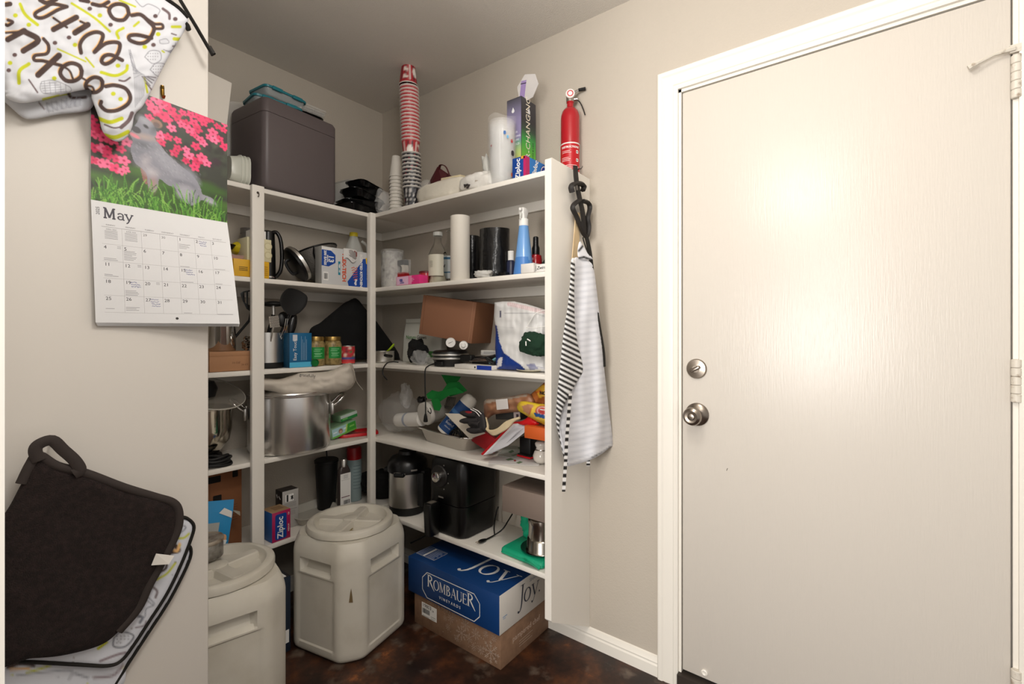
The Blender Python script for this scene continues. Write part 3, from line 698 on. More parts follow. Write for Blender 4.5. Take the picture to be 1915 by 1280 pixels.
FL = [(560, 180), (600, 230), (690, 290), (740, 230), (740, 360), (830, 220), (860, 310), (930, 300), (1000, 300), (960, 250), (1050, 430), (1090, 380), (1170, 350), (1150, 430), (640, 430), (645, 490), (790, 460), (860, 540), (940, 510), (1000, 480), (880, 600), (950, 640), (1000, 600), (1030, 650), (930, 690), (1190, 500), (70, 410), (75, 530), (150, 540), (190, 545), (300, 540), (350, 480), (120, 660), (190, 680), (270, 630), (320, 650), (260, 710), (340, 720), (310, 745), (790, 530), (610, 120), (660, 160), (650, 240), (900, 230), (1020, 260), (780, 260), (720, 200), (820, 330), (1100, 440), (700, 440), (920, 410), (860, 640), (60, 640), (190, 600), (80, 350), (120, 420), (960, 360), (1190, 300), (1130, 330), (540, 270), (590, 200), (1060, 270), (980, 440), (880, 370), (760, 580), (150, 450), (60, 290), (230, 470), (540, 150), (690, 130)]
for x, y in FL:
    (a, b), = ZP([(x+rnd.uniform(-8, 8), y+rnd.uniform(-8, 8))]); r = rnd.uniform(.0062, .0092); c0 = rnd.choice(('#e23a6c', '#d92c60', '#ee5580', '#cf2658', '#f06a92')); th = rnd.uniform(0, 70)
    for k in range(5):
        q = R(th+72*k); p.ell(a+r*.75*cos(q), b+r*.7*sin(q), r*.72, r*.5, c0, th+72*k, soft=1.6)
    p.ell(a, b, r*.32, r*.3, '#a81545', soft=2)
dog = [(470, 265), (530, 290), (580, 340), (607, 410), (592, 455), (640, 510), (700, 585), (780, 655), (880, 735), (950, 810), (985, 880), (1000, 925), (1080, 960), (1110, 1015), (1040, 992), (990, 978), (960, 1005), (900, 1025), (830, 980), (790, 930), (760, 870), (700, 850), (632, 800), (618, 860), (592, 912), (550, 905), (530, 840), (520, 760), (480, 712), (420, 660), (392, 590), (385, 530), (402, 480), (388, 440), (375, 410), (400, 372), (430, 330), (450, 295)]
def dp(L, c, op=1): p.poly([tuple(q) for q in densify(ZP(L), .002)], c, op)
dp([(470, 700), (520, 760), (535, 850), (500, 830), (480, 770)], '#8a6258')
p.ell(*ZP([(605, 325)])[0], 42*pz, 36*pz, '#8d6a56', soft=2); p.ell(*ZP([(605, 335)])[0], 24*pz, 20*pz, '#6d4e42', soft=2)
dp(dog, '#83838c')
for x, y, rx, ry, c, o, rt in ((430, 560, 60, 30, '#6f6f78', .6, 10), (480, 505, 95, 32, '#5f6068', .7, 5), (720, 680, 160, 60, '#93939c', .7, 40), (850, 840, 60, 22, '#55565f', .6, 10), (850, 910, 70, 80, '#9b9aa2', .6, 20), (575, 840, 26, 70, '#a2817a', .7, 5), (560, 740, 60, 50, '#b0aab0', .5, 0), (500, 650, 40, 60, '#b9b0b4', .4, 30), (450, 640, 30, 50, '#7b7b85', .5, 20), (590, 370, 26, 50, '#55565c', .7, 20), (500, 440, 80, 22, '#b39a8c', .6, -5), (500, 300, 50, 30, '#9fa0a8', .7, 20), (1060, 985, 50, 22, '#b8b8c0', .5, 25), (900, 760, 90, 40, '#8b8c96', .6, 45)):
    p.ell(*ZP([(x, y)])[0], rx*pz, ry*pz, c, rt, soft=8, op=o)
for k in range(420):
    x, y = rnd.uniform(400, 980), rnd.uniform(480, 960)
    if abs(y-(480+(x-400)*.72)) < 150: p.ell(*ZP([(x, y)])[0], 6*pz, 3*pz, rnd.choice(('#7c7d87', '#b4b4bc', '#6a6b74')), 50, soft=2, op=.30)
p.ell(*ZP([(433, 380)])[0], 32*pz, 27*pz, '#3d393d', 20, soft=2); p.ell(*ZP([(515, 352)])[0], 20*pz, 13*pz, '#2d2a2e', 30, soft=2); p.ell(*ZP([(418, 430)])[0], 36*pz, 15*pz, '#d8808c', 20, soft=2)
for k in range(260):
    x = rnd.uniform(40, 1215); (a, b), = ZP([(x, 985+(x-40)*.162+rnd.uniform(-10, 30)-(0 if rnd.random() < .6 else rnd.uniform(0, 140)))]); h = rnd.uniform(.012, .045); lean = rnd.uniform(-.022, .022)
    p.stroke(curve([(a, b), (a+lean*.4, b-h*.6), (a+lean, b-h)], 4), .0026, rnd.choice(('#4f8a2c', '#3b6f22', '#6aa63c', '#2f5a1e', '#7fb04c')), .0006, op=.8)
p.build(tl(lambda a, b: photo_map(a, b)), 'photo_page', mat('print_gloss', rough=.42, attr='Col'), t)
PAPER = mat('calendar_paper', '#cfcfd0', .55)
bk = MB(); bk.sheet(lambda u, v: photo_map(u*CW, v*HP)-back_t+V((0, .0042, 0)), 14, 12, .003); bk.build('cover', PAPER, t, 40)
for k in range(4):
    m = MB(); m.sheet(lambda u, v: date_map(u*CW, v*HD*(1+.004*k))-back_t+V((.0014*k*v, .0009*k+.0032*k*v*(.3+u), -.0012*k*v)), 30, 24, .0005); m.build('date_page', PAPER, t, 60)
def warp(o, fn, lift=.0007):
    for v in o.data.vertices:
        q = fn(v.co.x, -v.co.y); v.co = q-back_t+V((0, -lift, 0))
    return o
INK = plain('#4a4850', .7); LINEC = plain('#9c9a9c', .7); PEN = plain('#46528f', .6); PALEI = plain('#8a888c', .7)
I4 = Mx.Identity(4); gx = [.016+.0357*i for i in range(8)]; gy = [.056+.0385*i for i in range(6)]
b = MB()
def ruled(pts, w, bb): ribbon2(bb, [(x, -y) for x, y in pts], [w]*len(pts), I4, 0)
for i in range(1, 7): ruled([(gx[i], gy[0]+(gy[5]-gy[0])*k/8) for k in range(9)], .0004, b)
for j in range(6): ruled([(gx[0]+(gx[7]-gx[0])*k/16, gy[j]) for k in range(17)], .0009 if j == 0 else .0004, b)
warp(b.build('ruled_grid', LINEC, t, 0), date_map)
items = []; sub = []
def ti(s, x, y, z, al='LEFT', l=items): l.append((s, z, T(x, -y, 0), al))
for k in range(31):
    c = k+4; ti(str(k+1), gx[c % 7]+.0025, gy[c//7]+.0075, .0105)
warp(texts(items, INK, t, 'date_numbers'), date_map)
for i, s in enumerate(('SUNDAY', 'MONDAY', 'TUESDAY', 'WEDNESDAY', 'THURSDAY', 'FRIDAY', 'SATURDAY')): ti(s, gx[i]+.016, gy[0]-.005, .0042, 'CENTER', sub)
ti('29', gx[2]+.003, gy[0]+.008, .008, l=sub); ti('30', gx[3]+.003, gy[0]+.008, .008, l=sub); ti('APRIL 2025', gx[0]+.017, gy[0]+.005, .004, 'CENTER', sub); ti('JUNE 2025', gx[1]+.017, gy[0]+.005, .004, 'CENTER', sub)
warp(texts(sub, PALEI, t, 'day_names'), date_map)
items = []; items.append(('2025', .009, T(.011, -.022, 0) @ RZ(90), 'CENTER'))
warp(texts(items, INK, t, 'year'), date_map)
mo = MB(); x = .020; S = .023
for c, bold in (('M', 1.5), ('a', 1.25), ('y', 1.25)):
    for pts, ws in GL[c][1]:
        if len(pts) == 2 and abs(pts[0][0]-pts[1][0]) < .002 and abs(pts[0][1]-pts[1][1]) < .03: continue
        ribbon2(mo, [(x+p_[0]*S, -.036+p_[1]*S) for p_ in pts], [max(q, .11)*S*bold*.8 for q in ws], I4, 0)
    x += GL[c][0]*S*1.02
warp(mo.build('month_name', INK, t, 0), date_map)
b = MB(); rnd = random.Random(3)
for c, r, dx, dy, n in ((0, 0, .005, .009, 6), (1, 0, .005, .009, 6), (4, 0, .002, .019, 4), (0, 1, .002, .032, 2), (1, 1, .002, .012, 7), (0, 2, .002, .03, 2), (1, 3, .002, .026, 4), (1, 4, .002, .026, 3), (4, 1, .002, .036, 1), (4, 2, .002, .036, 1), (6, 1, .002, .036, 1), (6, 2, .002, .036, 1), (0, 4, .002, .030, 1), (4, 4, .004, .036, 1), (2, 3, .024, .004, 2), (0, 1, .026, .004, 2), (1, 2, .026, .004, 2)):
    for k in range(n):
        y = gy[r]+dy+k*.0033; L = rnd.uniform(.014, .026) if dx < .02 else .007; L = .023 if n == 6 else L
        if y < gy[r]+.042: ruled([(gx[c]+dx, y), (gx[c]+dx+L, y)], .0009, b)
ruled([(CW-.045, HD-.024), (CW-.012, HD-.024)], .0012, b)
warp(b.build('small_print', PALEI, t, 0), date_map)['kind'] = 'stuff'
b = MB()
for c, r, n, dx in ((5, 0, 3, .009), (4, 2, 3, .011), (1, 3, 3, .011), (2, 4, 4, .011)):
    for k in range(n):
        y = gy[r]+.006+k*.0052; x = gx[c]+dx+k*.0012; L = rnd.uniform(.013, .018); pts = [(x+L*i/22, y+rnd.uniform(-.0016, .0016)) for i in range(23)]
        ruled(pts, .0007, b)
warp(b.build('handwriting', PEN, t, 0), date_map, .0009)['kind'] = 'stuff'
b = MB(); b.add([(CW*.54+.0030*cos(2*pi*i/14), -(HD-.012)+.0030*sin(2*pi*i/14), 0) for i in range(14)], [tuple(range(14))]); warp(b.build('punched_hole', plain('#3a3836', .9), t, 0), date_map, .0009)
t = thing('picture_hook', 'small brass hook on the wall holding up the calendar', 'hook', onY(303, 178, 1.379)); q = t.location
b = MB(); b.tube([(0, 0, .016), (0, -.003, .022), (0, -.004, 0), (0, -.010, -.010), (0, -.017, -.006)], [.0035, .004, .0042, .0032, .0028], 8, flat=.6); b.build('hook_body', BRASS, t, 50)
b = MB(); b.lathe([(.003, 0), (.0036, .002), (.001, .004)], 10, X=T(0, -.004, .017) @ RX(90)); b.build('nail', mat('dull_brass', '#6e5526', .4, 1), t, 50)
# pot holders below
def pholder(name, label, y0, pts, thick, rim, m, step, paint=None, wr=None, bind=None, loop=None):
    cx_, cy_ = sum(p[0] for p in pts)/len(pts), sum(p[1] for p in pts)/len(pts)
    t = thing(name, label, 'pot holder', onY(max(cx_, 20), min(cy_, 1270), y0))
    cushion('pad', pts, step, loc_(onpart(y0), t), thick, rim, m, t, paint, wr=wr)
    if bind: binding('binding', bind, loc_(onpart(y0), t), .0068, BLACKT, t, lift=.002)
    return t
def ph_print(p):
    p.mix(np.ones(p.x.shape), '#cdd0d8'); rn = random.Random(5)
    Q = lambda L: [(x/2.56, 780+y/2.56) for x, y in L]
    for L, w, c in (([(830, 610), (855, 640), (800, 650)], 22, DK), ([(860, 610), (850, 640), (835, 640)], 14, OR), ([(840, 582), (880, 580), (905, 560)], 10, LIME), ([(750, 780), (800, 750), (840, 700)], 10, LIME), ([(745, 750), (790, 730), (800, 700)], 12, DK),
        ([(725, 810), (752, 835), (745, 865)], 12, '#7d7478'), ([(680, 850), (715, 870), (738, 900), (700, 920), (690, 960), (640, 940)], 7, '#8f929c'), ([(690, 870), (730, 900)], 6, '#8f929c'), ([(625, 950), (680, 960), (670, 985)], 14, '#7b7e88'), ([(650, 1010), (690, 1000), (700, 980)], 8, '#8a8088'),
        ([(545, 1060), (580, 1030), (640, 1050), (600, 1100), (545, 1100), (545, 1060)], 8, '#6f727c'), ([(470, 1110), (510, 1080)], 14, LIME), ([(480, 1170), (560, 1140), (600, 1130)], 12, '#8c7f86'), ([(40, 1200), (100, 1180), (160, 1190)], 20, DK), ([(50, 1210), (140, 1205)], 10, OR), ([(130, 1225), (200, 1205), (240, 1190)], 10, LIME), ([(80, 1240), (200, 1225), (340, 1215), (330, 1260)], 7, '#8f929c'), ([(360, 1230), (420, 1250)], 10, '#8f929c'), ([(450, 1250), (540, 1240), (590, 1190)], 12, '#8c7f86'), ([(840, 530), (860, 555), (890, 530), (860, 515)], 6, '#7f828c')):
        p.stroke(curve(Q(L), 5), w/2.56, c)
    for k in range(10): p.ell((560+(k % 4)*18)/2.56, 780+(1050+(k//4)*16)/2.56, 1, 1, '#5f626c')
    for k in range(60): p.ell(rn.uniform(10, 350), rn.uniform(970, 1280), 1.4, 1.2, rn.choice((LIME, '#6a5a5c', '#9a9ca6')))
out3 = [(340, 1016), (356, 1024), (352, 1050), (318, 1120), (276, 1185), (240, 1240), (205, 1295), (-30, 1320), (-30, 1240), (120, 1200), (250, 1100)]
pholder('pot_holder', 'rearmost pot holder, showing only a black bound edge below the printed pot holder', 1.362, out3, .006, 10, CLOTHPRINT, 4, ph_print, bind=[(346, 1018), (356, 1026), (352, 1052), (318, 1120), (276, 1185), (240, 1240), (205, 1296)])
out2 = [(334, 968), (350, 970), (362, 984), (356, 1010), (338, 1056), (312, 1110), (280, 1160), (250, 1206), (226, 1236), (200, 1246), (150, 1243), (60, 1238), (-30, 1236), (-30, 1000), (200, 930)]
pholder('pot_holder', 'white printed pot holder with black binding behind the dark brown pot holder', 1.350, out2, .006, 12, CLOTHPRINT, 2.4, ph_print, bind=[(336, 968), (350, 970), (362, 984), (356, 1010), (338, 1056), (312, 1110), (280, 1160), (250, 1206), (226, 1236), (200, 1245), (150, 1243), (60, 1238), (-30, 1236)])
out1 = [(70, 852), (105, 872), (160, 886), (230, 912), (290, 930), (322, 940), (334, 956), (334, 985), (322, 1016), (298, 1062), (280, 1095), (258, 1140), (222, 1182), (186, 1208), (120, 1226), (60, 1232), (-30, 1235), (-30, 1010), (12, 956), (40, 905)]
FLC = mat('brown_fleece', '#1b1210', .95, bump=(420, .9, .004), mottle=(90, '#281c1a', .4, .7))
wr = lambda a, b: .006*NZ.noise(V((a*.016, b*.016, 3)))
t = pholder('pot_holder', 'dark brown fleece pot holder hanging by its corner loop on a hook', 1.330, out1, .013, 26, FLC, 4.5, wr=wr)
f1 = loc_(onpart(1.325), t); BR2 = mat('brown_binding', '#2f2724', .8, bump=(500, .4, .001))
binding('binding', [(40, 905), (58, 868), (72, 853), (105, 872), (160, 886), (230, 912), (290, 930), (322, 940), (334, 956), (334, 985), (322, 1016), (298, 1062), (278, 1098), (258, 1140), (222, 1182)], f1, .0092, BR2, t, lift=.001, flat=.7)
binding('hanging_loop', [(74, 862), (66, 845), (72, 832), (97, 824), (118, 842), (140, 862), (150, 880), (138, 888)], f1, .0105, BR2, t, lift=.008, flat=.35)
tg = MB(); o4 = [f1(283, 1058, .016), f1(292, 1036, .017), f1(326, 1040, .017), (f1(316, 1056, .020))]
tg.add([v+V((0, dy, 0)) for dy in (0, .0008) for v in o4], [(3, 2, 1, 0), (4, 5, 6, 7), (0, 1, 5, 4), (1, 2, 6, 5), (2, 3, 7, 6), (3, 0, 4, 7)]); tg.build('care_tag', plain('#d9d5ce', .8), t, 0, 'white fabric care tag')
b = MB(); k0 = onY(97, 826, 1.379); t = thing('wall_hook', 'small metal hook on the wall carrying the pot holders', 'hook', k0)
b.tube([(0, 0, .004), (0, -.02, .002), (0, -.055, -.004), (0, -.062, .005)], .0028, 8); b.lathe([(.009, 0), (.008, .003), (.003, .004)], 12, X=RX(90)); b.build('hook_body', mat('dull_steel', '#6b645c', .35, 1), t, 50)
# ---------------------------------------------------------------- hanging on the end panel: apron, strap, stick
def yap(a): q = max(0, min(1, (a-1040)/105)); return .880-.085*q**1.1
def apron_fn(a, b, d): return onY(a, b, yap(a)-d-.006*math.sin((a-1040)*.10)*min(1, max(0, (b-480)/200)))
t = thing('apron', 'folded white apron with black stripes hanging on the end of the shelves', 'apron', onY(1085, 450, .86)); fa = loc_(apron_fn, t)
back = [(1072, 488), (1086, 484), (1104, 490), (1110, 500), (1118, 560), (1124, 620), (1130, 690), (1138, 760), (1146, 826), (1140, 838), (1110, 858), (1066, 872), (1058, 866), (1048, 830), (1042, 780), (1050, 700), (1060, 620), (1066, 560)]
def ap_paint(p):
    p.mix(np.ones(p.x.shape), '#d3d3d7')
    for k in range(34):
        y = 500+k*11.4; p.stroke([(1040, y+6+k*.15), (1090, y+(k-6)*.05), (1150, y-8-k*.25)], 4.6, '#bfc0c6', op=.75)
    p.stroke([(1146, 830), (1108, 852), (1066, 866)], 1.4, '#e6e6e8'); p.stroke([(1143, 836), (1128, 846), (1108, 856)], 2.0, '#2b2826')
cushion('apron_back', back, 3.2, fa, .004, 10, CLOTHPRINT, t, ap_paint, smooth_outline=True, wr=lambda a, b: .007*NZ.noise(V((a*.05, b*.008, 1)))+.003*NZ.noise(V((a*.03, b*.03, 4))))
fold = [(1068, 488), (1075, 488), (1074, 540), (1075, 600), (1080, 640), (1090, 690), (1080, 712), (1062, 745), (1052, 766), (1046, 800), (1052, 840), (1062, 868), (1056, 862), (1046, 820), (1040, 786), (1042, 740), (1046, 700), (1052, 640), (1056, 610), (1062, 570), (1066, 530)]
def fold_paint(p):
    p.mix(np.ones(p.x.shape), '#e2e1e0')
    for k in range(40):
        y = 492+k*9.9; sl = .55 if y < 730 else .8
        p.stroke([(1036, y-14*sl-8), (1095, y+40*sl-8)], 4.8, '#1d1a19')
cushion('striped_front', fold, 1.7, lambda a, b, d: fa(a, b, d+.012), .003, 8, CLOTHPRINT, t, fold_paint)
def tie(name, pts, w, lift):
    q = curve(pts, 6); b = MB(); L = []; s = 0; col = []
    dense = densify_open(q, 2.2)
    for i, pnt in enumerate(dense):
        for dx in (-w, w): L.append(fa(pnt[0]+dx, pnt[1], lift))
    fs = [(2*i, 2*i+1, 2*i+3, 2*i+2) for i in range(len(dense)-1)]; b.add(L, fs)
    for i in range(len(dense)):
        c = lin('#1d1a19' if (i//3) % 2 else '#e6e4e2')+(1,); col += [c, c]
    return b.build(name, CLOTHPRINT, t, 0, cols=col)
def densify_open(q, step):
    o = []
    for i in range(len(q)-1):
        a, b = V(q[i][:2]), V(q[i+1][:2]); k = max(1, int((b-a).length/step+.5)); o += [a+(b-a)*(j/k) for j in range(k)]
    return o+[V(q[-1][:2])]
tie('tie', [(1067, 736), (1064, 770), (1060, 820), (1058, 860), (1056, 890), (1054, 920)], 3.2, .019)
tie('tie', [(1099, 858), (1100, 864), (1100, 872)], 3.4, -.006)
bib = [(1084, 452), (1092, 462), (1100, 474), (1108, 486), (1084, 484), (1080, 470)]
def bib_paint(p):
    p.mix(np.ones(p.x.shape), '#d6d6da'); p.stroke([(1082, 470), (1092, 458)], 4, '#1d1a19'); p.stroke([(1080, 484), (1092, 481), (1108, 487)], 4, '#1d1a19')
cushion('bib', bib, 2.0, lambda a, b, d: fa(a, b, d+.004), .003, 6, CLOTHPRINT, t, bib_paint)
fb = lambda a, b, d: fa(a, b, d)
binding('neck_strap', [(1097, 444), (1104, 480), (1110, 540), (1118, 600), (1127, 655), (1129, 686)], fb, .009, BLACKT, t, lift=-.002, flat=.8)
binding('neck_strap', [(1090, 444), (1092, 452), (1098, 470), (1106, 486)], fb, .004, BLACKT, t, lift=.004, flat=.5)
def panel_fn(a, b, d): return onY(a, b, .890-d)
t = thing('webbing_strap', 'black webbing strap with buckles looped over the shelf end panel hook', 'strap', onY(1080, 320, .89)); fs_ = loc_(panel_fn, t)
NY = mat('black_nylon', '#211d1b', .6, bump=(600, .4, .001))
def strapband(name, pts, r, lift, flat=.35, m=NY): return binding(name, pts, fs_, r, m, t, lift=lift, flat=flat)
strapband('strap_band', [(1076, 311), (1077, 330), (1080, 352), (1085, 376), (1090, 400), (1094, 440)], .0155, .012, .45)
strapband('strap_loop', [(1085, 374), (1074, 382), (1071, 390), (1078, 405), (1084, 420), (1092, 438), (1098, 442), (1101, 425), (1099, 408), (1103, 390), (1100, 380), (1090, 376)], .0108, .018, .7)
strapband('strap_loop', [(1070, 360), (1068, 350), (1072, 345), (1080, 343), (1088, 345), (1092, 350), (1090, 356)], .012, .020, .7)
b = MB(); q = fs_(1080, 356, .026); b.rbox(.012, .006, .03, .002, X=T(*q) @ RY(-12)); b.build('buckle', mat('dull_buckle', '#6f6a66', .35, .6), t, 40)
b = MB(); q = fs_(1076, 318, 0); b.tube([q+V((0, .006, 0)), q+V((0, -.024, 0)), q+V((0, -.030, .008))], .0025, 8); b.build('cup_hook', mat('dull_steel', '#6b645c', .35, 1), t, 50)
t = thing('paint_stick', 'pale wooden stir stick hanging behind the black strap on the end panel', 'stick', onY(1075, 480, .893))
st = loc_(panel_fn, t); q = [(1076, 398), (1084, 398), (1081, 489), (1068.5, 490)]
b = MB(); A = [st(x, y, 0.003) for x, y in q]; b.add(A+[v+V((0, -.003, 0)) for v in A], [(0, 1, 2, 3), (7, 6, 5, 4), (0, 4, 5, 1), (1, 5, 6, 2), (2, 6, 7, 3), (3, 7, 4, 0)]); b.build('wood_blade', mat('pale_wood', '#d5bd97', .65, mottle=(14, '#c4a87e', .4, .7)), t, 0)
# ---------------------------------------------------------------- top shelf
CLEAR = mat('clear_plastic', '#eef0ee', .10, alpha=.20); FILM = mat('clear_film', '#f2f2f0', .14, alpha=.14, bump=(60, .6, .01)); FROST = mat('frosted_plastic', '#dfe0da', .35, alpha=.62)
BLKP = mat('black_plastic', '#09090a', .32); STEEL = mat('brushed_steel', '#d0cdc8', .33, 1, bump=(300, .06, .0006, (1, 1, .02))); CHROME = mat('chrome', '#d5d2ce', .10, 1)
BLKM = mat('matte_black', '#0a0a0a', .55)
def tray(b, w, d, h, X, wall=.0018, rim=.008, r=.02):
    """open food tray: outer and inner wall with a flat rim"""
    R_ = [(0, .85), (h, 1.0)]
    o = [[(x, y, 0) for x, y in rr(w*.84, d*.84, r)], [(x, y, h) for x, y in rr(w, d, r)], [(x, y, h) for x, y in rr(w+2*rim, d+2*rim, r+rim)], [(x, y, h+wall) for x, y in rr(w+2*rim, d+2*rim, r+rim)],
         [(x, y, h+wall) for x, y in rr(w-wall, d-wall, r)], [(x, y, wall) for x, y in rr(w*.84-wall, d*.84-wall, r)]]
    return b.loft(o, X=X)
BIN = mat('bin_plastic', '#5c5353', .42, bump=(180, .12, .0008))
t = thing('storage_bin', 'large dark grey storage bin overhanging the top shelf beside the left post', 'bin', (1.040, YF-.008, TOP[4]), 5); BZ = .366
b = MB(); b.loft([[(x, .131+y, z) for x, y in rr(.340-2*i, .264-2*i, .024, 5)] for i, z in ((.02, 0), (.006, .005), (0, .02), (0, BZ-.0635))]); b.build('body', BIN, t, 35)
b = MB(); b.loft([[(x, .131+y, z) for x, y in rr(.340-2*i, .264-2*i, .024, 5)] for i, z in ((.001, BZ-.062), (0, BZ-.061), (0, BZ-.016), (.005, BZ-.004), (.018, BZ))]); b.build('lid', BIN, t, 35)
zb = TOP[4]+BZ+.001
# things lying on the bin
TEAL = mat('teal_rim', '#1f7580', .35); 
def snap_box(name, label, loc, rz, w, d, h, tilt=0, group=None):
    t = thing(name, label, 'food container', loc, 0, group, rot=(R(tilt), 0, R(rz)))
    b = MB(); b.loft([[(x, y, z) for x, y in rr(w*k, d*k, .018)] for z, k in ((0, .88), (.004, .92), (h*.8, 1), (h*.8, .985), (.006, .90))], X=None); b.build('clear_tub', CLEAR, t, 40)
    l = MB(); l.loft([[(x, y, z) for x, y in rr(w+g, d+g, .02)] for z, g in ((h*.74, .010), (h*.92, .012), (h, .004), (h, -.02), (h*.9, -.024))]); lid = l.build('lid', TEAL, t, 40)
    for s in (-1, 1):
        k = MB(); k.rbox(.045, .010, h*.34, .003, cx=s*w*.25, cy=-d/2-.008, z0=h*.62); k.build('latch', TEAL, lid, 35)
    return t
snap_box('food_container', 'clear food box with a teal snap lid, upper one on the grey bin', (1.005, 2.075, zb+.047), 6, .185, .125, .044, 0, 'teal lidded boxes on the bin')
snap_box('food_container', 'clear food box with a teal snap lid, under another one on the grey bin', (.985, 2.08, zb), -4, .195, .130, .045, 0, 'teal lidded boxes on the bin')
t = thing('lid_stack', 'stack of clear plastic lids lying over black trays on the grey bin', 'lids', (1.150, 2.10, zb+.064))
for k in range(3):
    b = MB(); b.loft([[(x+.004*k, y, .012*k+z) for x, y in rr(.13+g, .10+g, .02)] for z, g in ((0, 0), (.003, .006), (.008, .006), (.009, -.01), (.005, -.02))]); b.build('clear_lid', CLEAR, t, 40)
t = thing('tray_stack', 'stack of black food trays at the right end of the grey bin top', 'trays', (1.150, 2.10, zb))
for k in range(4):
    b = MB(); tray(b, .112, .09, .013, T(0, 0, .0145*k)); b.build('tray', BLKP, t, 30)
# left of the bin
t = thing('clear_sheet', 'bent clear plastic sheet standing behind the left of the grey bin', 'sheet', (.845, 2.205, TOP[4]))
b = MB(); b.sheet(lambda u, v: (-.05+.10*u+.02*v, -.02*math.sin(u*3), .40*v+.03*v*u), 8, 6, .001); b.build('film', FILM, t, 50)
DARKF = mat('dark_frame', '#2b2425', .35)
t = thing('baking_tray', 'dark baking tray standing on edge between the wall edge and the bin', 'tray', (.652, 2.02, TOP[4]+.004), rot=(0, R(-13), R(-8)))
b = MB(); b.loft([[(x, y, z+.165) for x, z in rr(.10*g, .33*g, .02)] for y, g in ((0, 1), (.012, .93), (.014, .93), (.004, 1.02), (.0, 1.02))]); b.build('tray_body', DARKF, t, 35)
t = thing('white_board', 'white board standing on the top shelf just past the wall edge', 'board', (.60, 1.955, TOP[4]))
b = MB(); b.rbox(.26, .006, .395, .002, X=RY(6)); b.build('panel', plain('#dcd6cc', .6), t, 30)
LIDW = mat('lid_plastic', '#cfd0c4', .3)
t = thing('tub_stack', 'nested ivory plastic tubs lying on their side left of the grey bin', 'containers', (.775, 1.955, TOP[4]))
for k in range(3):
    b = MB(); b.loft([[(x_, .062+a, .064+c) for a, c in rr(.118*g, .118*g, .03)] for x_, g in ((0+.014*k, .80), (.030+.014*k, .92), (.034+.014*k, 1.0), (.038+.014*k, 1.0), (.039+.014*k, .95), (.034+.014*k, .90))]); b.build('tub', LIDW, t, 40)
# right of the bin
t = thing('tilted_tub', 'frosted plastic box tilted against the right side of the grey bin', 'container', (1.318, 2.115, TOP[4]+.022), rot=(0, R(22), R(6)))
b = MB(); tray(b, .07, .15, .15, None); b.build('tub', mat('hazy_plastic', '#e2e3df', .3, alpha=.42), t, 40)
t = thing('round_lid', 'round clear lid standing between the grey bin and the wall', 'lid', (1.262, 2.165, TOP[4]+.12), rot=(R(90), 0, R(40)))
b = MB(); b.lathe([(.075, 0), (.08, .004), (.078, .009), (.066, .008), (.063, .003), (.002, .003)], 32); b.build('lid', CLEAR, t, 40)
for i, (x, y, z, w, d, h, rx, ry, rz, lab) in enumerate((
    (1.372, 2.012, .000, .215, .125, .030, 0, 0, 8, 'lowest of the loose black trays in the corner of top shelf'), (1.380, 2.012, .034, .20, .12, .026, 2, -4, -9, 'second black tray up in the heap in the top corner'),
    (1.390, 2.015, .067, .19, .12, .026, -2, 5, 18, 'third black tray up in the heap in the top corner'), (1.392, 2.015, .100, .17, .115, .024, 3, -6, -4, 'fourth black tray up in the heap in the top corner'),
    (1.405, 2.02, .128, .15, .11, .022, -2, 5, 14, 'topmost black tray on the heap in the top corner'))):
    t = thing('black_tray', lab, 'tray', (x, y, TOP[4]+z), group='black trays in the corner', rot=(R(rx), R(ry), R(rz)))
    b = MB(); tray(b, w, d, h, None); b.build('tray_body', mat('gloss_black_plastic', '#0c0c0d', .18), t, 35)
# cups
FOAM = mat('foam_white', '#dad5cb', .7); PAPW = plain('#e3ded6', .6)
def cup_profile(r0, r1, h): return [(r0*.9, .002), (r0, 0), (r1, h-.004), (r1+.003, h-.003), (r1+.003, h), (r1-.0001, h), (r0-.0003, .004)]
p = onX(741, HY, 1.505)
ORD = ('topmost', 'second', 'third', 'fourth', 'fifth', 'sixth', 'seventh', 'eighth', 'ninth', 'tenth', 'eleventh', 'twelfth', 'thirteenth', 'fourteenth', 'fifteenth', 'sixteenth')
for k in range(12):
    c = thing('foam_cup', 'white foam cup, lowest of the nested stack beside the red paper cups', 'cup', (p.x, p.y, TOP[4]+.108), group='nested white foam cups', rot=(pi, 0, 0)) if k == 0 else dup(c, (p.x, p.y, TOP[4]+.108+.0175*k), None, 'white foam cup, %s of the nested stack counted from its top' % ORD[11-k])
    if k == 0: b = MB(); b.lathe(cup_profile(.021, .033, .105), 24); b.build('cup_body', FOAM, c, 40)
t = thing('crumpled_wrapper', 'crumpled clear wrapper around the foot of the foam cups', 'wrapper', (1.452, p.y+.035, TOP[4]))
b = MB(); b.blob(.075, .06, .125, 3, .22, 26, 14); b.build('film', mat('crinkled_film', '#f4f4f2', .08, alpha=.24, bump=(45, 1, .02)), t, 70)
p0 = onX(771, HY, 1.462); p1 = onX(764, HY, 1.45)
REDP = '#a3222c'
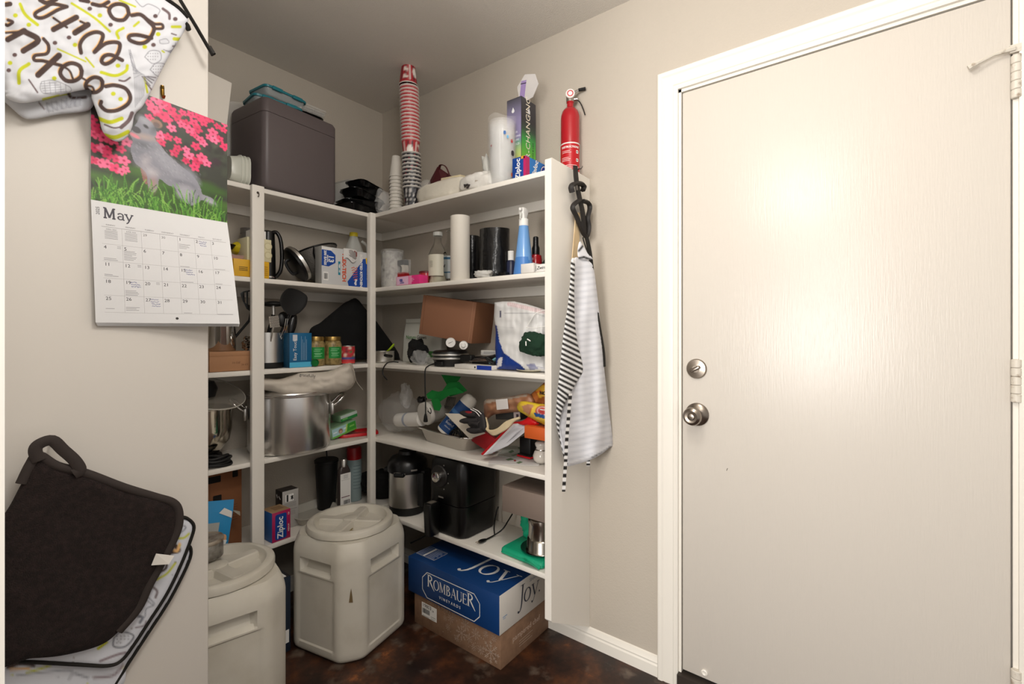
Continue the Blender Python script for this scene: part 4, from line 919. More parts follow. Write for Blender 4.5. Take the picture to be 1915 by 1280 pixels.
def cup(r0, r1, h, style):
    """paper cup whose wall carries a printed pattern"""
    n, m = 40, 12; P = Paint.at(*np.meshgrid(np.linspace(0, 1, n), np.linspace(0, 1, m)), .02, '#b02a33' if style == 'red' else '#1b1a1f'); rn = random.Random(8)
    for k in range(12):
        if style == 'red':
            P.stroke([(k/12, 0), (k/12, .86)], .026, '#26222a' if k % 3 else '#e8e2da')
        else:
            for q in range(4): P.stroke([(k/12+.02*(q % 2), .12+q*.2), (k/12+.02*(q % 2), .22+q*.2)], .03, rn.choice(('#d8d4d0', '#c23a48', '#6a6a72', '#e8e4e0')))
    if style == 'red':
        P.ell(.62, .45, .07, .22, '#efe9e0')
        for q in range(6): P.stroke([(.80, .12+q*.12), (.86, .14+q*.12)], .05, '#eadfd4')
    P.rect(-1, 2, .93, 2, '#e9e4dc')
    return P
def paper_cup(name, lab, loc, r0, r1, h, style, group):
    c = thing(name, lab, 'cup', loc, 0, group); P = cup(r0, r1, h, style)
    b = MB(); b.grid(lambda u, v: ((r0+(r1-r0)*v)*cos(u*2*pi), (r0+(r1-r0)*v)*sin(u*2*pi), h*v), 40, 12)
    b.build('cup_wall', mat('print_satin', rough=.4, attr='Col'), c, 60, cols=P.c)
    b = MB(); b.lathe([(r1-.001, h-.003), (r1+.0026, h-.003), (r1+.0032, h-.0005), (r1+.001, h), (r1-.001, h-.001)], 28, c0=False, c1=False); b.lathe([(r0-.001, .004), (.001, .004)], 20, c1=True); b.build('rolled_rim', PAPW, c, 40)
    return c
zc = TOP[4]+.002; H_ = [0]
lean = lambda z: V((p0.x+(p1.x-p0.x)*(z-TOP[4])/.55, p0.y+(p1.y-p0.y)*(z-TOP[4])/.55, z))
zs = []
z = zc
blk = []; red = []
for k in range(10): blk.append(z); z += .0175
z = blk[-1]+.062
for k in range(17): red.append(z); z += .0165
z = red[-1]+.003
for i, z_ in enumerate(blk):
    c = paper_cup('paper_cup', 'black patterned paper cup standing lowest in the tall cup tower', lean(z_), .030, .043, .10, 'black', 'black patterned paper cups') if i == 0 else dup(c, lean(z_), i*37, 'black patterned paper cup, %s of the black ones counted from the top' % ORD[9-i])
for i, z_ in enumerate(red[:-1]):
    c = paper_cup('paper_cup', 'red striped paper cup resting directly on the black patterned cups', lean(z_), .030, .043, .10, 'red', 'red striped paper cups') if i == 0 else dup(c, lean(z_), i*53, 'red striped paper cup, %s of the upright red ones counted from the top' % ORD[15-i])
top = lean(red[-2]+.104)
c = dup(c, top+V((0, 0, .104)), 95, 'red striped paper cup turned upside down on the cup tower'); c.rotation_euler = (pi, 0, R(150)); 
del c['group']
# right run
t = thing('maroon_bag', 'folded maroon paper gift bag lying behind the pale plate pack', 'bag', (1.56, onX(818, HY, 1.56).y, TOP[4]), -90)
MAR = mat('maroon_paper', '#4d1c20', .5)
b = MB(); b.add([(-.10, 0, 0), (.09, 0, 0), (.10, .06, 0), (-.11, .06, 0), (-.085, .01, .14), (.0, .0, .215), (.075, .02, .16), (.0, .06, .19)], [(0, 1, 5, 4), (1, 2, 6, 5), (4, 5, 7), (5, 6, 7), (3, 0, 4), (2, 3, 7, 6), (3, 4, 7), (3, 2, 1, 0)]); b.build('folded_paper', MAR, t, 0)
hd = MB(); hd.tube(curve([(.01, .0, .20), (.035, -.012, .212), (.07, -.012, .195), (.085, .0, .15)], 5), .006, 6, flat=.4); hd.build('handle', MAR, t, 50)
PL = mat('plate_film', '#d8d2c4', .35, bump=(40, .5, .006))
t, w, h = at('R', 4, 765, 858, .02, 331, 'plate_pack', 'bagged pack of cream paper plates in front of the cup tower', 'plates')
b = MB(); b.blob(w*.98, .15, .094, 5, .10, 40, 20, p=3.4, X=T(0, .085, 0)); b.build('wrapped_plates', PL, t, 70)
decal(t, onface(-.01, .028, .012), .018, .010, plain('#2b2b30'), 'printed_mark')
b = MB(); b.blob(.07, .06, .06, 9, .3, 26, 14, X=T(-w*.32, .05, .055)); b.build('bag_gather', FILM, t, 70)
t = thing('cream_card', 'cream cardboard sleeve resting on the plate pack by the napkin bag', 'card', (1.50, onX(842, HY, 1.50).y, TOP[4]+.099), rot=(R(4), R(4), R(-90)))
b = MB(); b.rbox(.125, .09, .024, .004); b.build('sleeve', plain('#d9cba8', .6), t, 30)
t, w, h = at('R', 4, 851, 915, .015, 318, 'napkin_bag', 'white plastic bag of napkins with red and black print, gathered at top', 'bag')
b = MB(); b.blob(w, .12, .085, 12, .20, 40, 20, p=2.8, X=T(0, .07, 0)); b.build('bag_body', mat('white_bag_print', '#dfdcd6', .4, bump=(30, .6, .008)), t, 70)
b = MB(); b.blob(.04, .035, .10, 4, .28, 20, 14, p=2, X=T(.022, .08, .068) @ RY(-12)); b.build('gathered_neck', FROST, t, 70)
for x, z, wd, hh, c, a in ((-.014, .066, .038, .016, '#b0353f', 8), (-.045, .035, .020, .026, '#2b2727', 30), (-.028, .022, .014, .020, '#3a3434', -20), (.018, .046, .026, .020, '#b9aea2', 5)):
    decal(t, T(x, .003+z*.28, z) @ RX(72) @ RZ(a), wd, hh, plain(c, .5), 'printed_patch')
t, w, h = at('R', 4, 897, 945, .012, 210, 'cup_sleeve', 'tall clear sleeve of stacked plastic cups on the top shelf', 'cups'); t['group'] = 'clear cup sleeve'
rc = w*.44
for k in range(19):
    if k == 0:
        b = MB(); b.lathe([(rc*.72, 0), (rc*.92, .085), (rc*.95, .088), (rc*.90, .089), (rc*.70, .004)], 22); c0 = b.build('clear_cup', mat('thin_clear_cup', '#f8f8f6', .08, alpha=.13), t, 40, loc=(0, rc+.005, .002))
    else:
        q = c0.copy(); COL.objects.link(q); q.parent = t; q.location = (0, rc+.005, .002+.0095*k)
b = MB(); b.grid(lambda u, v: ((rc*1.02+.004*NZ.noise(V((u*9, v*5, 1))))*cos(2*pi*u), rc+.005+(rc*1.02+.004*NZ.noise(V((u*9+3, v*5, 2))))*sin(2*pi*u), v*h*(.97+.03*sin(u*19))), 40, 24); b.build('plastic_sleeve', FILM, t, 70)
for a, z, s, c in ((318, .20, .018, '#2f64a8'), (330, .185, .016, '#6fb0d8'), (348, .172, .018, '#b8343c'), (262, .155, .010, '#8c2b34'), (352, .125, .026, '#2c2c30'), (350, .040, .020, '#d2693a')):
    q = R(a); decal(t, T(rc*1.03*cos(q), rc+.005+rc*1.03*sin(q), z) @ RZ(a+90) @ FRONT, s*.55, s*.8, plain(c, .4), 'printed_spot', r=s*.25)
# tumbler carton
pf = onX(975, HY, 1.512); w = onX(948, HY, 1.512).y-pf.y; dd = .100; hh = .370
t = thing('tumbler_carton', 'tall rainbow tumbler carton with vertical lettering and an open clear top', 'box', (1.512, pf.y+w/2, TOP[4]), -90)
P = Paint(1, 1, 3, 90, '#ffffff')
def ramp(stops):
    P = Paint(1, 1, 3, 90, '#ffffff')
    for j in range(90):
        v = j/89
        for (a, ca), (b_, cb) in zip(stops, stops[1:]):
            if a <= v <= b_:
                f = (v-a)/(b_-a); ca, cb = np.array(lin(ca)), np.array(lin(cb)); P.c[j, :, :3] = ca+(cb-ca)*f
    return P
carton(t, w, dd, hh, plain('#3a3640', .45), r=.001)
P1 = ramp([(0, '#3c3c3e'), (.06, '#a8a060'), (.25, '#cfc05c'), (.42, '#a8c07a'), (.52, '#6e9a8a'), (.56, '#8b82a6'), (.75, '#8b82a6'), (.9, '#6e6a80'), (1, '#4a4850')]); P1.w, P1.h = w*.98, hh*.99
P1.build(lambda a, z: (-w*.49+a, -.0007, z+.001), 'printed_front', mat('print_gloss'), t)
P2 = ramp([(0, '#c9b33c'), (.2, '#cbbf35'), (.36, '#6fc23e'), (.55, '#3fa04a'), (.66, '#3a4f3f'), (.76, '#333236'), (1, '#3d3b40')]); P2.w, P2.h = dd*.98, hh*.99
P2.build(lambda a, z: (w/2+.0007, .001+a, z+.001), 'printed_side', mat('print_gloss'), t)
SX = T(w/2+.0009, dd*.46, .02) @ RZ(90) @ FRONT @ RZ(90)
texts([('COLOR-CHANGING', .040, SX @ T(-.005, 0, 0), 'LEFT')], plain('#f1e7d2', .5), t, 'lettering')
texts([('TUMBLERS WITH STRAWS & LIDS', .013, T(w/2+.0009, dd*.80, .012) @ RZ(90) @ FRONT @ RZ(90), 'LEFT')], plain('#2c3a2c', .5), t, 'small_lettering')
dr = MB(); dX = T(w/2+.0009, dd*.5, hh*.88) @ RZ(90) @ FRONT
dr.add([(0, .014, .0006)]+[(.008*cos(a), .008*sin(a)-.004, .0006) for a in [pi*.85+2*pi*.65*k/10 for k in range(11)]], [tuple(range(12))], X=dX); dr.build('drop_emblem', plain('#e6e6e6'), t, 0)
texts([('reduce', .008, dX @ T(0, -.018, 0), 'CENTER')], plain('#d8d8d8'), t, 'emblem_lettering')
dr = MB(); dX = T(-.004, -.0009, hh*.87) @ FRONT
dr.add([(0, .012, .0006)]+[(.007*cos(a), .007*sin(a)-.004, .0006) for a in [pi*.85+2*pi*.65*k/10 for k in range(11)]], [tuple(range(12))], X=dX); dr.build('drop_emblem', plain('#e6e6e6'), t, 0)
texts([('COLOR', .013, onface(-.026, hh*.62, -.0009), 'LEFT'), ('CHANGING', .011, onface(-.026, hh*.575, -.0009), 'LEFT'), ('TUMBLERS', .011, onface(-.026, hh*.535, -.0009), 'LEFT'), ('ICE COLD', .012, onface(-.026, hh*.49, -.0009), 'LEFT')], plain('#e9e9ee'), t, 'front_lettering')
hx = MB(); hp = [(-.03, 0), (.034, .01), (.062, .055), (.045, .10), (-.005, .115), (-.045, .075)]
hx.prism([(x, z) for x, z in hp], 0, .001, X=T(.034, .035, hh-.012)); hx.build('clear_flap', mat('clear_flap', '#e9e6e6', .25, alpha=.45), t, 0)
MB().rbox(.026, .0008, .10, .0004, X=T(.010, .034, hh-.02) @ RY(8)).build('straw_card', mat('violet_print', '#9c86b8', .5), t, 0)
MB().rbox(.028, .0009, .003, .0004, X=T(.022, .033, hh+.066) @ RY(8)).build('card_slot', plain('#2a272c'), t, 0)
# small carton of zip bags at the end of the shelf
ZB = mat('cobalt_print', '#123f8c', .4); PINK = plain('#b3215e', .45); CYAN = plain('#2d7fbf', .45)
def zip_text(par, X, size, m=WHT): return text('Ziploc', size, m, par, X, 'lettering', 'CENTER', bold=.0006)
pf = onX(983, HY, 1.412); w = onX(958, HY, 1.412).y-pf.y
t = thing('zip_bag_carton', 'blue and magenta zip bag carton at the end of the top shelf', 'box', (1.412, pf.y+w/2, TOP[4]), -90)
carton(t, w, .19, .080, ZB, r=.0012, right=mat('sky_print', '#1f6fb4', .4))
decal(t, onface(w*.42, .040), w*.16, .076, PINK, 'magenta_band'); decal(t, T(w/2, .012, .04) @ RZ(90) @ FRONT, .024, .076, PINK, 'magenta_band'); decal(t, onface(w*.30, .075), .018, .010, plain('#d7922f'), 'orange_patch')
zip_text(t, onface(-.004, .036, -.0006) @ RZ(90), .030); zip_text(t, T(w/2+.0006, .060, .042) @ RZ(90) @ FRONT @ RZ(72), .031)
dX = T(w/2+.0006, .125, .042) @ RZ(90) @ FRONT
for r_, c in ((.030, '#123a86'), (.027, '#e6e6e4'), (.024, '#123a86')):
    b = MB(); b.add([(r_*cos(2*pi*i/24), r_*1.1*sin(2*pi*i/24), .0004+.0003*(.03-r_)*100) for i in range(24)], [tuple(range(24))], X=dX); b.build('round_seal', plain(c, .4), t, 0)
lines(t, dX, [(-.014, .014, .006-.006*k, .002) for k in range(3)], WHT, th=.0034)
# fire extinguisher behind the end panel
RED = mat('red_enamel', '#a5101d', .22, coat=.5)
er = .0380; t = thing('fire_extinguisher', 'red fire extinguisher standing behind the end panel of the top shelf', 'fire extinguisher', (1.6225, .9642, TOP[4]))
b = MB(); b.lathe([(er*.9, 0), (er, .004), (er, .268), (er*.97, .282), (er*.85, .298), (er*.6, .310), (er*.36, .316), (er*.34, .332), (er*.40, .334), (er*.40, .340)], 40); b.build('cylinder', RED, t, 35)
ang = math.degrees(math.atan2(-.9642, -1.6225))
def wrap(par, r, z0, z1, a0, a1, m, name, lab=None, n=16, cx=0, cy=0):
    b = MB(); b.grid(lambda u, v: (cx+r*cos(R(a0+(a1-a0)*u)), cy+r*sin(R(a0+(a1-a0)*u)), z0+(z1-z0)*v), n, 2); return b.build(name, m, par, 60, lab)
wrap(t, er+.0004, .03, .165, ang-92, ang+92, plain('#dcd8d4', .4), 'label_sheet'); wrap(t, er+.0008, .052, .160, ang-78, ang+70, plain('#b3141f', .35), 'label_panel'); wrap(t, er+.0010, .018, .050, ang-60, ang+60, plain('#dfe6ea', .4), 'lower_label')
def on_cyl(par, r, ang, s, size, z, m, name='lettering', al='CENTER', a_off=0, cx=0, cy=0, bold=0):
    o = text(s, size, m, par, Mx.Identity(4), name, al, bold=bold)
    for v in o.data.vertices:
        q = R(ang+a_off)+v.co.x/r; rr_ = r+.0003+max(0, v.co.z); v.co = V((cx+rr_*cos(q), cy+rr_*sin(q), z+v.co.y))
    return o
on_cyl(t, er+.0009, ang, 'INSTRUCTIONS', .0105, .146, WHT, bold=.0003)
b = MB()
for k, (z, a0, a1) in enumerate(((.130, -52, -2), (.124, -52, 6), (.104, -55, -8), (.098, -55, 2), (.092, -55, -4), (.074, -50, 40), (.068, -50, 20), (.062, -50, 34))):
    b.grid(lambda u, v: ((er+.0012)*cos(R(ang+a0+(a1-a0)*u)), (er+.0012)*sin(R(ang+a0+(a1-a0)*u)), z+.002*v), 8, 2)
b.build('small_print', plain('#e0c0bd', .5), t, 60)['kind'] = 'stuff'
for z in (.128, .096, .066): wrap(t, er+.0012, z-.006, z+.006, ang+36, ang+52, WHT, 'pictogram', n=4); wrap(t, er+.0014, z-.003, z+.003, ang+39, ang+46, plain('#2a2526'), 'pictogram', n=4)
for z, c, a in ((.036, '#2e7fc0', 10), (.034, '#3a9a6a', 38), (.036, '#2a5aa0', -30)): wrap(t, er+.0013, z-.008, z+.006, ang+a-9, ang+a+9, plain(c, .4), 'class_symbol', n=4)
AL = mat('cast_aluminium', '#b9b4ae', .3, 1)
b = MB(); hx_ = V((cos(R(ang+90)), sin(R(ang+90)), 0)); fr = V((cos(R(ang)), sin(R(ang)), 0))
b.lathe([(.012, .334), (.016, .338), (.016, .372), (.010, .378)], 16); b.lathe([(.006, 0), (.0075, .002), (.0075, .035), (.009, .036), (.009, .04)], 14, X=T(*(hx_*-.012+V((0, 0, .348)))) @ Mx.Rotation(-pi/2, 4, fr)); b.build('valve_body', AL, t, 40)
g = MB(); gX = T(*(fr*.016+V((0, 0, .362)))) @ RZ(ang+90) @ FRONT; g.lathe([(.017, -.004), (.018, 0), (.018, .006), (.016, .008), (.001, .008)], 24, X=gX); gg = g.build('gauge', plain('#e5e2dd', .3), t, 40, 'round white pressure gauge')
g = MB(); g.lathe([(.0125, .0086), (.0085, .0086)], 20, X=gX, c0=False, c1=False); g.build('gauge_scale', plain('#c23a40', .4), gg, 0)
b = MB(); b.tube([(hx_*.010+V((0, 0, .372)))[:], (hx_*.038+V((0, 0, .386)))[:]], [.0055, .0045], 8); b.build('lever', AL, t, 40)
b = MB(); b.tube([(hx_*.032+V((0, 0, .384)))[:], (hx_*.060+V((0, 0, .388)))[:]], [.0078, .0085], 8, flat=.7); b.build('lever_grip', BLKM, t, 40)
b = MB(); b.tube(curve([(hx_*.016+V((0, 0, .350)))[:], (hx_*.036+V((0, 0, .338)))[:], (hx_*.050+V((0, 0, .31)))[:], (hx_*.058+V((0, 0, .284)))[:]], 5), .0022, 6); b.build('pull_strap', BLKM, t, 50)
# ---------------------------------------------------------------- second shelf from the top, left run
YEL = mat('yellow_card', '#d8a51c', .5); CREAM = mat('cream_card', '#d3cba8', .6)
t, w, h = at('L', 3, 437, 503.5, .008, 487, 'yellow_carton', 'yellow carton partly behind the left post, under the cream carton', 'box')
carton(t, w, .10, h, YEL); lines(t, onface(-.03, h*.45), [(-.018, .014, -.006+.006*k, .0022) for k in range(3)], plain('#3a2c14')); lines(t, onface(w/2-.014, h*.5), [(-.008, .008, -.02+.008*k, .002) for k in range(5)], plain('#8a5a12')); hy = h
t, w, h = at('L', 3, 462, 507.5, .012, 446, 'cream_carton', 'cream carton lying on the yellow carton behind the left post', 'box', up=hy+.0006)
carton(t, w, .09, h, CREAM)
b = MB()
for z in (.3, .7): b.lathe([(h*.17, 0), (h*.17, .0006)], 20, X=onface(w/2-.013, h*z)); b.lathe([(h*.12, .0006), (h*.12, .0009)], 20, m=1, X=onface(w/2-.013, h*z))
b.build('embossed_circle', [plain('#c2b893', .6), CREAM], t, 30)['kind'] = 'stuff'; hc = h+hy
t, w, h = at('L', 3, 470, 497.5, .02, 431, 'white_carton', 'small white carton standing on the cream carton behind the left post', 'box', up=hc+.0012)
carton(t, w, .05, h, WHT)
t, w, h = at('L', 3, 432, 462, .035, 477, 'clear_tub', 'clear tub with red contents beside the calendar corner', 'container', up=hy+.0006)
b = MB(); tray(b, w, .07, h*.86, T(0, .04, 0), rim=.004, r=.012); b.build('tub_wall', mat('tinted_clear', '#d9b9b4', .2, alpha=.45), t, 40)
b = MB(); b.blob(w*.72, .05, h*.66, 7, .14, X=T(0, .04, .003)); b.build('red_contents', plain('#9c3a3e', .6), t, 60)
t, w, h = at('L', 3, 428, 446, .05, 455, 'dark_bowl', 'small dark bowl stacked above the clear red tub', 'bowl', up=hy+.045)
b = MB(); b.lathe([(w*.3, 0), (w*.62, .016), (w*.66, .018), (w*.62, .019), (w*.28, .003)], 28, cy=.04); b.build('bowl_wall', BLKP, t, 40)
t, w, h = at('L', 3, 440, 482, .065, 444, 'yellow_packet', 'crumpled yellow plastic packet on top of the pile behind the left post', 'packet', up=hy+.032)
b = MB(); b.blob(w*1.05, .07, .055, 21, .10, 34, 18, X=T(.006, .04, 0) @ RY(-12)); b.build('packet_body', mat('yellow_film', '#c8b41f', .3, bump=(50, .6, .008)), t, 60)
t, w, h = at('L', 3, 457, 486, .17, 427, 'grey_tin', 'grey tin standing at the back behind the yellow packet', 'tin')
b = MB(); b.lathe([(w*.5, 0), (w*.5, h*.9), (w*.53, h*.9), (w*.53, h), (w*.49, h)], 28, cy=.03); b.build('tin_wall', plain('#6b6662', .4), t, 40)
# black electric kettle seen by its loop handle
t, w, h = at('L', 3, 498, 527, .07, 431, 'black_kettle', 'black appliance with a tall loop handle beside the cream carton', 'kettle')
b = MB(); b.lathe([(.030, 0), (.032, .006), (.032, .012), (.030, .016), (.029, h*.6), (.026, h*.96), (.012, h), (.004, h*1.0)], 26, cx=-.012, cy=.03); b.build('body', BLKP, t, 35)
b = MB(); b.tube(curve([(-.008, .02, h*.94), (.012, .006, h*.97), (.026, -.002, h*.82), (.031, -.004, h*.5), (.026, -.002, h*.22), (.012, .008, h*.08)], 6), [.010]*31, 10, flat=.8); b.build('loop_handle', BLKP, t, 50)
b = MB(); b.lathe([(.0335, .012), (.0338, .015), (.0335, .018)], 26, cx=-.012, cy=.03, c0=False, c1=False); b.build('chrome_ring', CHROME, t, 40)
# black disc lid leaning with a steel band
q = onY(553, 497, YF+.075)
t = thing('skillet_lid', 'round black lid with a steel band leaning in front of the mesh strainer', 'lid', (q.x, q.y, TOP[3]+.079), rot=(R(10), R(56), 0)); t.scale = (1.28, 1.28, 1.28)
b = MB(); b.lathe([(.052, -.010), (.060, -.006), (.062, .0), (.0605, .004)], 40, c1=False); b.lathe([(.060, .014), (.056, .020), (.03, .028), (.010, .03)], 40); b.build('disc', BLKP, t, 35)
b = MB(); b.lathe([(.0607, .003), (.0632, .004), (.0632, .014), (.0605, .0145)], 40); b.build('steel_band', STEEL, t, 35)
b = MB(); b.tube(curve([(-.025, 0, -.008), (-.02, 0, -.026), (.02, 0, -.026), (.025, 0, -.008)], 5), .005, 8, flat=.7); b.build('handle', BLKP, t, 40)
MESHM = mat('wire_mesh', '#6e6a64', .5, .4, bump=(160, .8, .004), alpha=.9)
q = onY(590, 500, YF+.17)
t = thing('mesh_strainer', 'grey mesh strainer with a black rim behind the trash bag carton', 'strainer', (q.x-.005, q.y, TOP[3]+.165), rot=(R(-14), R(-16), 0))
b = MB(); b.lathe([(.103, 0), (.100, -.04), (.086, -.09), (.055, -.130), (.01, -.142)], 40); b.build('mesh_bowl', MESHM, t, 50)
b = MB(); b.tube([(.105*cos(2*pi*i/40), .105*sin(2*pi*i/40), .001) for i in range(40)], .0035, 8, closed=True); b.build('rim', BLKP, t, 60)
b = MB(); b.tube([(-.050, -.094, .0), (-.062, -.090, -.03), (-.060, -.082, -.055)], .004, 6); b.build('rim_clip', BLKP, t, 50)
# trash bag carton
pL, pw, phh = place('L', 3, 602, 694, .010, 459); p2 = zat(459, pL.x, pL.y)
t = thing('trash_bag_carton', 'blue and silver kitchen bag carton with a torn top, beside the corner post', 'box', (pL.x, pL.y+.002, TOP[3]), 0)
Wc, Hc = pw*1.0, .168
SILV = mat('silver_print', '#c9c9c8', .35); KBL = mat('royal_print', '#17479b', .4); ORG = plain('#d8562f', .4)
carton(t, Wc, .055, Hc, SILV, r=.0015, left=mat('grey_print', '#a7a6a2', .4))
def poly_decal(par, X, pts, m, name='print_patch', z=.0006):
    b = MB(); b.add([(x, y, z) for x, y in pts], [tuple(range(len(pts)))], X=X); return b.build(name, m, par, 0)
FX = onface(0, 0)
A = lambda L: [((x-602)/92*Wc-Wc/2, (535-y)/76*Hc) for x, y in L]
poly_decal(t, FX, A([(602, 459), (620, 461), (618, 472), (602, 468)]), WHT); poly_decal(t, FX, A([(602, 466), (618, 466), (626, 474), (626, 490), (614, 499), (602, 498)]), KBL, z=.0008)
poly_decal(t, FX, A([(650, 535), (648, 526), (655, 515), (664, 500), (672, 486), (678, 474), (692.5, 470), (692.5, 535)][::-1]), KBL, z=.0008)
poly_decal(t, FX, A([(683, 470.5), (693.3, 472), (693.3, 490), (684, 483)][::-1]), plain('#e8c22c', .4), z=.001)
decal(t, FX @ T(*A([(687, 506)])[0], .0004), .0052*2, .050, plain('#2a2228'), 'brand_panel')
VZ = RZ(-90)
def vt(s, size, x, y, m, name='lettering', dz=.0010): return text(s, size, m, t, FX @ T(*A([(x, y)])[0], dz) @ VZ, name, 'CENTER', bold=.0004+size*.02)
vt('13', .034, 618, 483, WHT); vt('200 BAGS', .0155, 604.8+3, 482, WHT); vt('GALLON', .008, 612, 483, WHT)
vt('FLEX-TECH', .0255, 641.2, 498, ORG, dz=.0012).data.transform(T(.0007, 0, .0001)); vt('FLEX-TECH', .0255, 641.5, 498, ORG); vt('SCENTED KITCHEN', .0178, 674, 500, WHT); vt('Bags', .016, 664, 526, WHT); vt('KIRKLAND', .0115, 687, 506, WHT)
decal(t, FX @ T(*A([(633, 500)])[0], .0003), .0105, .062, plain('#1f7f96', .4), 'teal_strip'); vt('TRIM & FIT', .0085, 633, 500, WHT)
decal(t, FX @ T(*A([(609, 519)])[0], .0003), .024, .038, WHT, 'barcode_panel'); barcode(t, FX @ T(*A([(609, 519)])[0], .0004), .018, .026, 9)
b = MB()
for k in range(6): ribbon2(b, A([(655+k, 497+k*5), (660+k*.6, 494+k*5), (663, 497+k*4.5), (667, 493+k*5)]), [.003]*4, FX, .0012)
b.build('orange_swirl', ORG, t, 0)['kind'] = 'stuff'
b = MB(); b.sheet(lambda u, v: ((u-.5)*.070+.012, -.004-.006*sin(u*3.1)-.003*NZ.noise(V((u*6, v*6, 1))), Hc-.048+.052*v+.008*sin(u*7)*(1-v)*1.2), 16, 9, .0008); b.build('torn_edge', plain('#d6d4d0', .6), t, 60)
b = MB(); b.sheet(lambda u, v: ((u-.5)*.042+.022, -.0085-.004*sin(u*3.1), Hc-.036+.032*v+.004*sin(u*6)), 12, 7, .0008); b.build('bag_film', plain('#9a9592', .4), t, 60)
b = MB(); b.sheet(lambda u, v: ((u-.5)*.018+.036, -.010, Hc-.026+.022*v+.003*sin(u*6)), 6, 5, .0006); b.build('torn_print', plain('#8a4a44', .5), t, 60)
# jug behind it
t, w, h = at('L', 3, 656, 690, .14, 433, 'jug', 'frosted jug with a yellow cap standing behind the trash bag carton', 'jug')
b = MB(); b.loft([[(x, .055+y, z) for x, y in rr(a, a*.9, a*.3)] for a, z in ((.09, 0), (.098, .006), (.098, h*.55), (.090, h*.66), (.062, h*.80), (.040, h*.90), (.036, h*.94))]); b.build('body', FROST, t, 40)
b = MB(); b.tube(curve([(.03, .03, h*.86), (.055, .02, h*.78), (.056, .018, h*.62), (.044, .02, h*.52)], 5), .008, 8); b.build('handle', FROST, t, 50)
b = MB(); b.lathe([(.021, h*.93), (.021, h*.99), (.019, h), (.002, h)], 24, cy=.055); b.build('cap', plain('#d8c22b', .4), t, 40)
# ---------------------------------------------------------------- second shelf from the top, right run
def label_wrap(par, r, z0, z1, cy, m, half=70, name='label', run='R', cx=0, eps=.0005, a_off=0):
    return wrap(par, r+eps, z0, z1, -90-half+a_off, -90+half+a_off, m, name, cx=cx, cy=cy)
t, w, h = at('R', 3, 704, 730, .055, 466, 'wrapped_roll', 'roll in crinkled clear wrap standing beside the corner post', 'roll')
b = MB(); b.lathe([(w*.42, 0), (w*.48, .004), (w*.48, h*.90), (w*.42, h*.96), (.012, h*.97)], 26, cy=w*.5); b.build('roll_core', mat('pale_roll', '#b9b6b0', .5, mottle=(38, '#8b8a86', .42, .6)), t, 40)
b = MB(); b.grid(lambda u, v: ((w*.5+.006*NZ.noise(V((u*14, v*9, 1))))*cos(2*pi*u), w*.5+(w*.5+.006*NZ.noise(V((u*14+3, v*9, 2))))*sin(2*pi*u), v*h), 60, 30); b.build('crinkled_wrap', _M['crinkled_film'], t, 70)
REDPL = mat('red_plastic', '#a5161d', .3)
t, w, h = at('R', 3, 733, 758, .10, 486, 'tape_dispenser', 'red tape dispenser with a clear roll standing behind the pink soap box', 'dispenser')
b = MB(); b.prism([(-w*.5, 0), (w*.42, 0), (w*.5, h*.35), (w*.40, h*.55), (-w*.36, h*.55), (-w*.5, h*.3)], 0, .03); b.build('base', REDPL, t, 0)
b = MB(); b.lathe([(w*.36, 0), (w*.40, .001), (w*.40, .026), (w*.36, .027), (w*.22, .027), (w*.22, 0)], 28, X=T(.002, .028, h*.66) @ RX(90), c0=False, c1=False); b.build('tape_roll', plain('#cfcac0', .3), t, 40)
b = MB(); b.rbox(w*.8, .03, h*.18, .002, z0=h*.80); b.build('cutter_guard', plain('#3c4244', .35), t, 30)
b = MB(); b.prism([(-w*.46, h*.5), (w*.52, h*.5), (w*.54, h*.98), (-w*.3, h*.98)], -.001, .031); b.build('clear_shell', CLEAR, t, 0)
t, w, h = at('R', 3, 741, 784, .004, 516, 'soap_box', 'pink and magenta soap box at the front of the second shelf', 'box')
carton(t, w, .05, h, plain('#d8347c', .35)); decal(t, onface(-w*.22, h*.5), w*.52, h*.94, plain('#e4b9d2', .35), 'pale_panel'); decal(t, onface(w*.12, h*.5, -.0004), w*.12, h*.94, plain('#ef8ab4', .35), 'bright_stripe')
text('co', .021, plain('#27398f'), t, onface(-w*.28, h*.60, -.0008), 'lettering', 'CENTER', bold=.001); lines(t, onface(-w*.24, h*.24, -.0006), [(-.014, .016, 0, .0032), (-.01, .012, .006, .002)], plain('#27398f')); lines(t, onface(w*.2, h*.5, -.0004), [(-.008, .01, .006, .002), (-.008, .016, 0, .002), (-.008, .008, -.006, .002)], plain('#f4c3d8'))
t, w, h = at('R', 3, 778, 796, .045, 507, 'red_candle_jar', 'red glass candle jar behind the pink soap box', 'jar')
b = MB(); b.lathe([(w*.44, 0), (w*.5, .004), (w*.5, h*.86), (w*.46, h*.88)], 24, cy=w*.5, c1=False); b.build('jar', mat('red_glass', '#a8202c', .1, coat=.5), t, 40)
b = MB(); b.lathe([(w*.50, h*.84), (w*.52, h*.86), (w*.52, h*.97), (w*.48, h), (.002, h)], 24, cy=w*.5); b.build('lid', mat('dark_red_lid', '#5d1519', .35), t, 40)
GLASS = mat('bottle_glass', '#f4f6f4', .03, trans=1, ior=1.2)
def glass_bottle(name, lab, x0, x1, d, pyt, liquid, label_m, lbl, prof):
    t, w, h = at('R', 3, x0, x1, d, pyt, name, lab, 'bottle'); r = w/2
    b = MB(); b.lathe([(r*a, h*z) for a, z in prof], 32, cy=r); b.build('glass', GLASS, t, 40)
    if liquid: b = MB(); b.lathe([(r*.86, .004)]+[(r*a*.88, h*z) for a, z in prof if .02 < z < .50]+[(.004, h*.52)], 28, cy=r); b.build('contents', liquid, t, 40)
    label_wrap(t, r, h*lbl[0], h*lbl[1], r, label_m, 64, a_off=lbl[2])
    return t, r, h
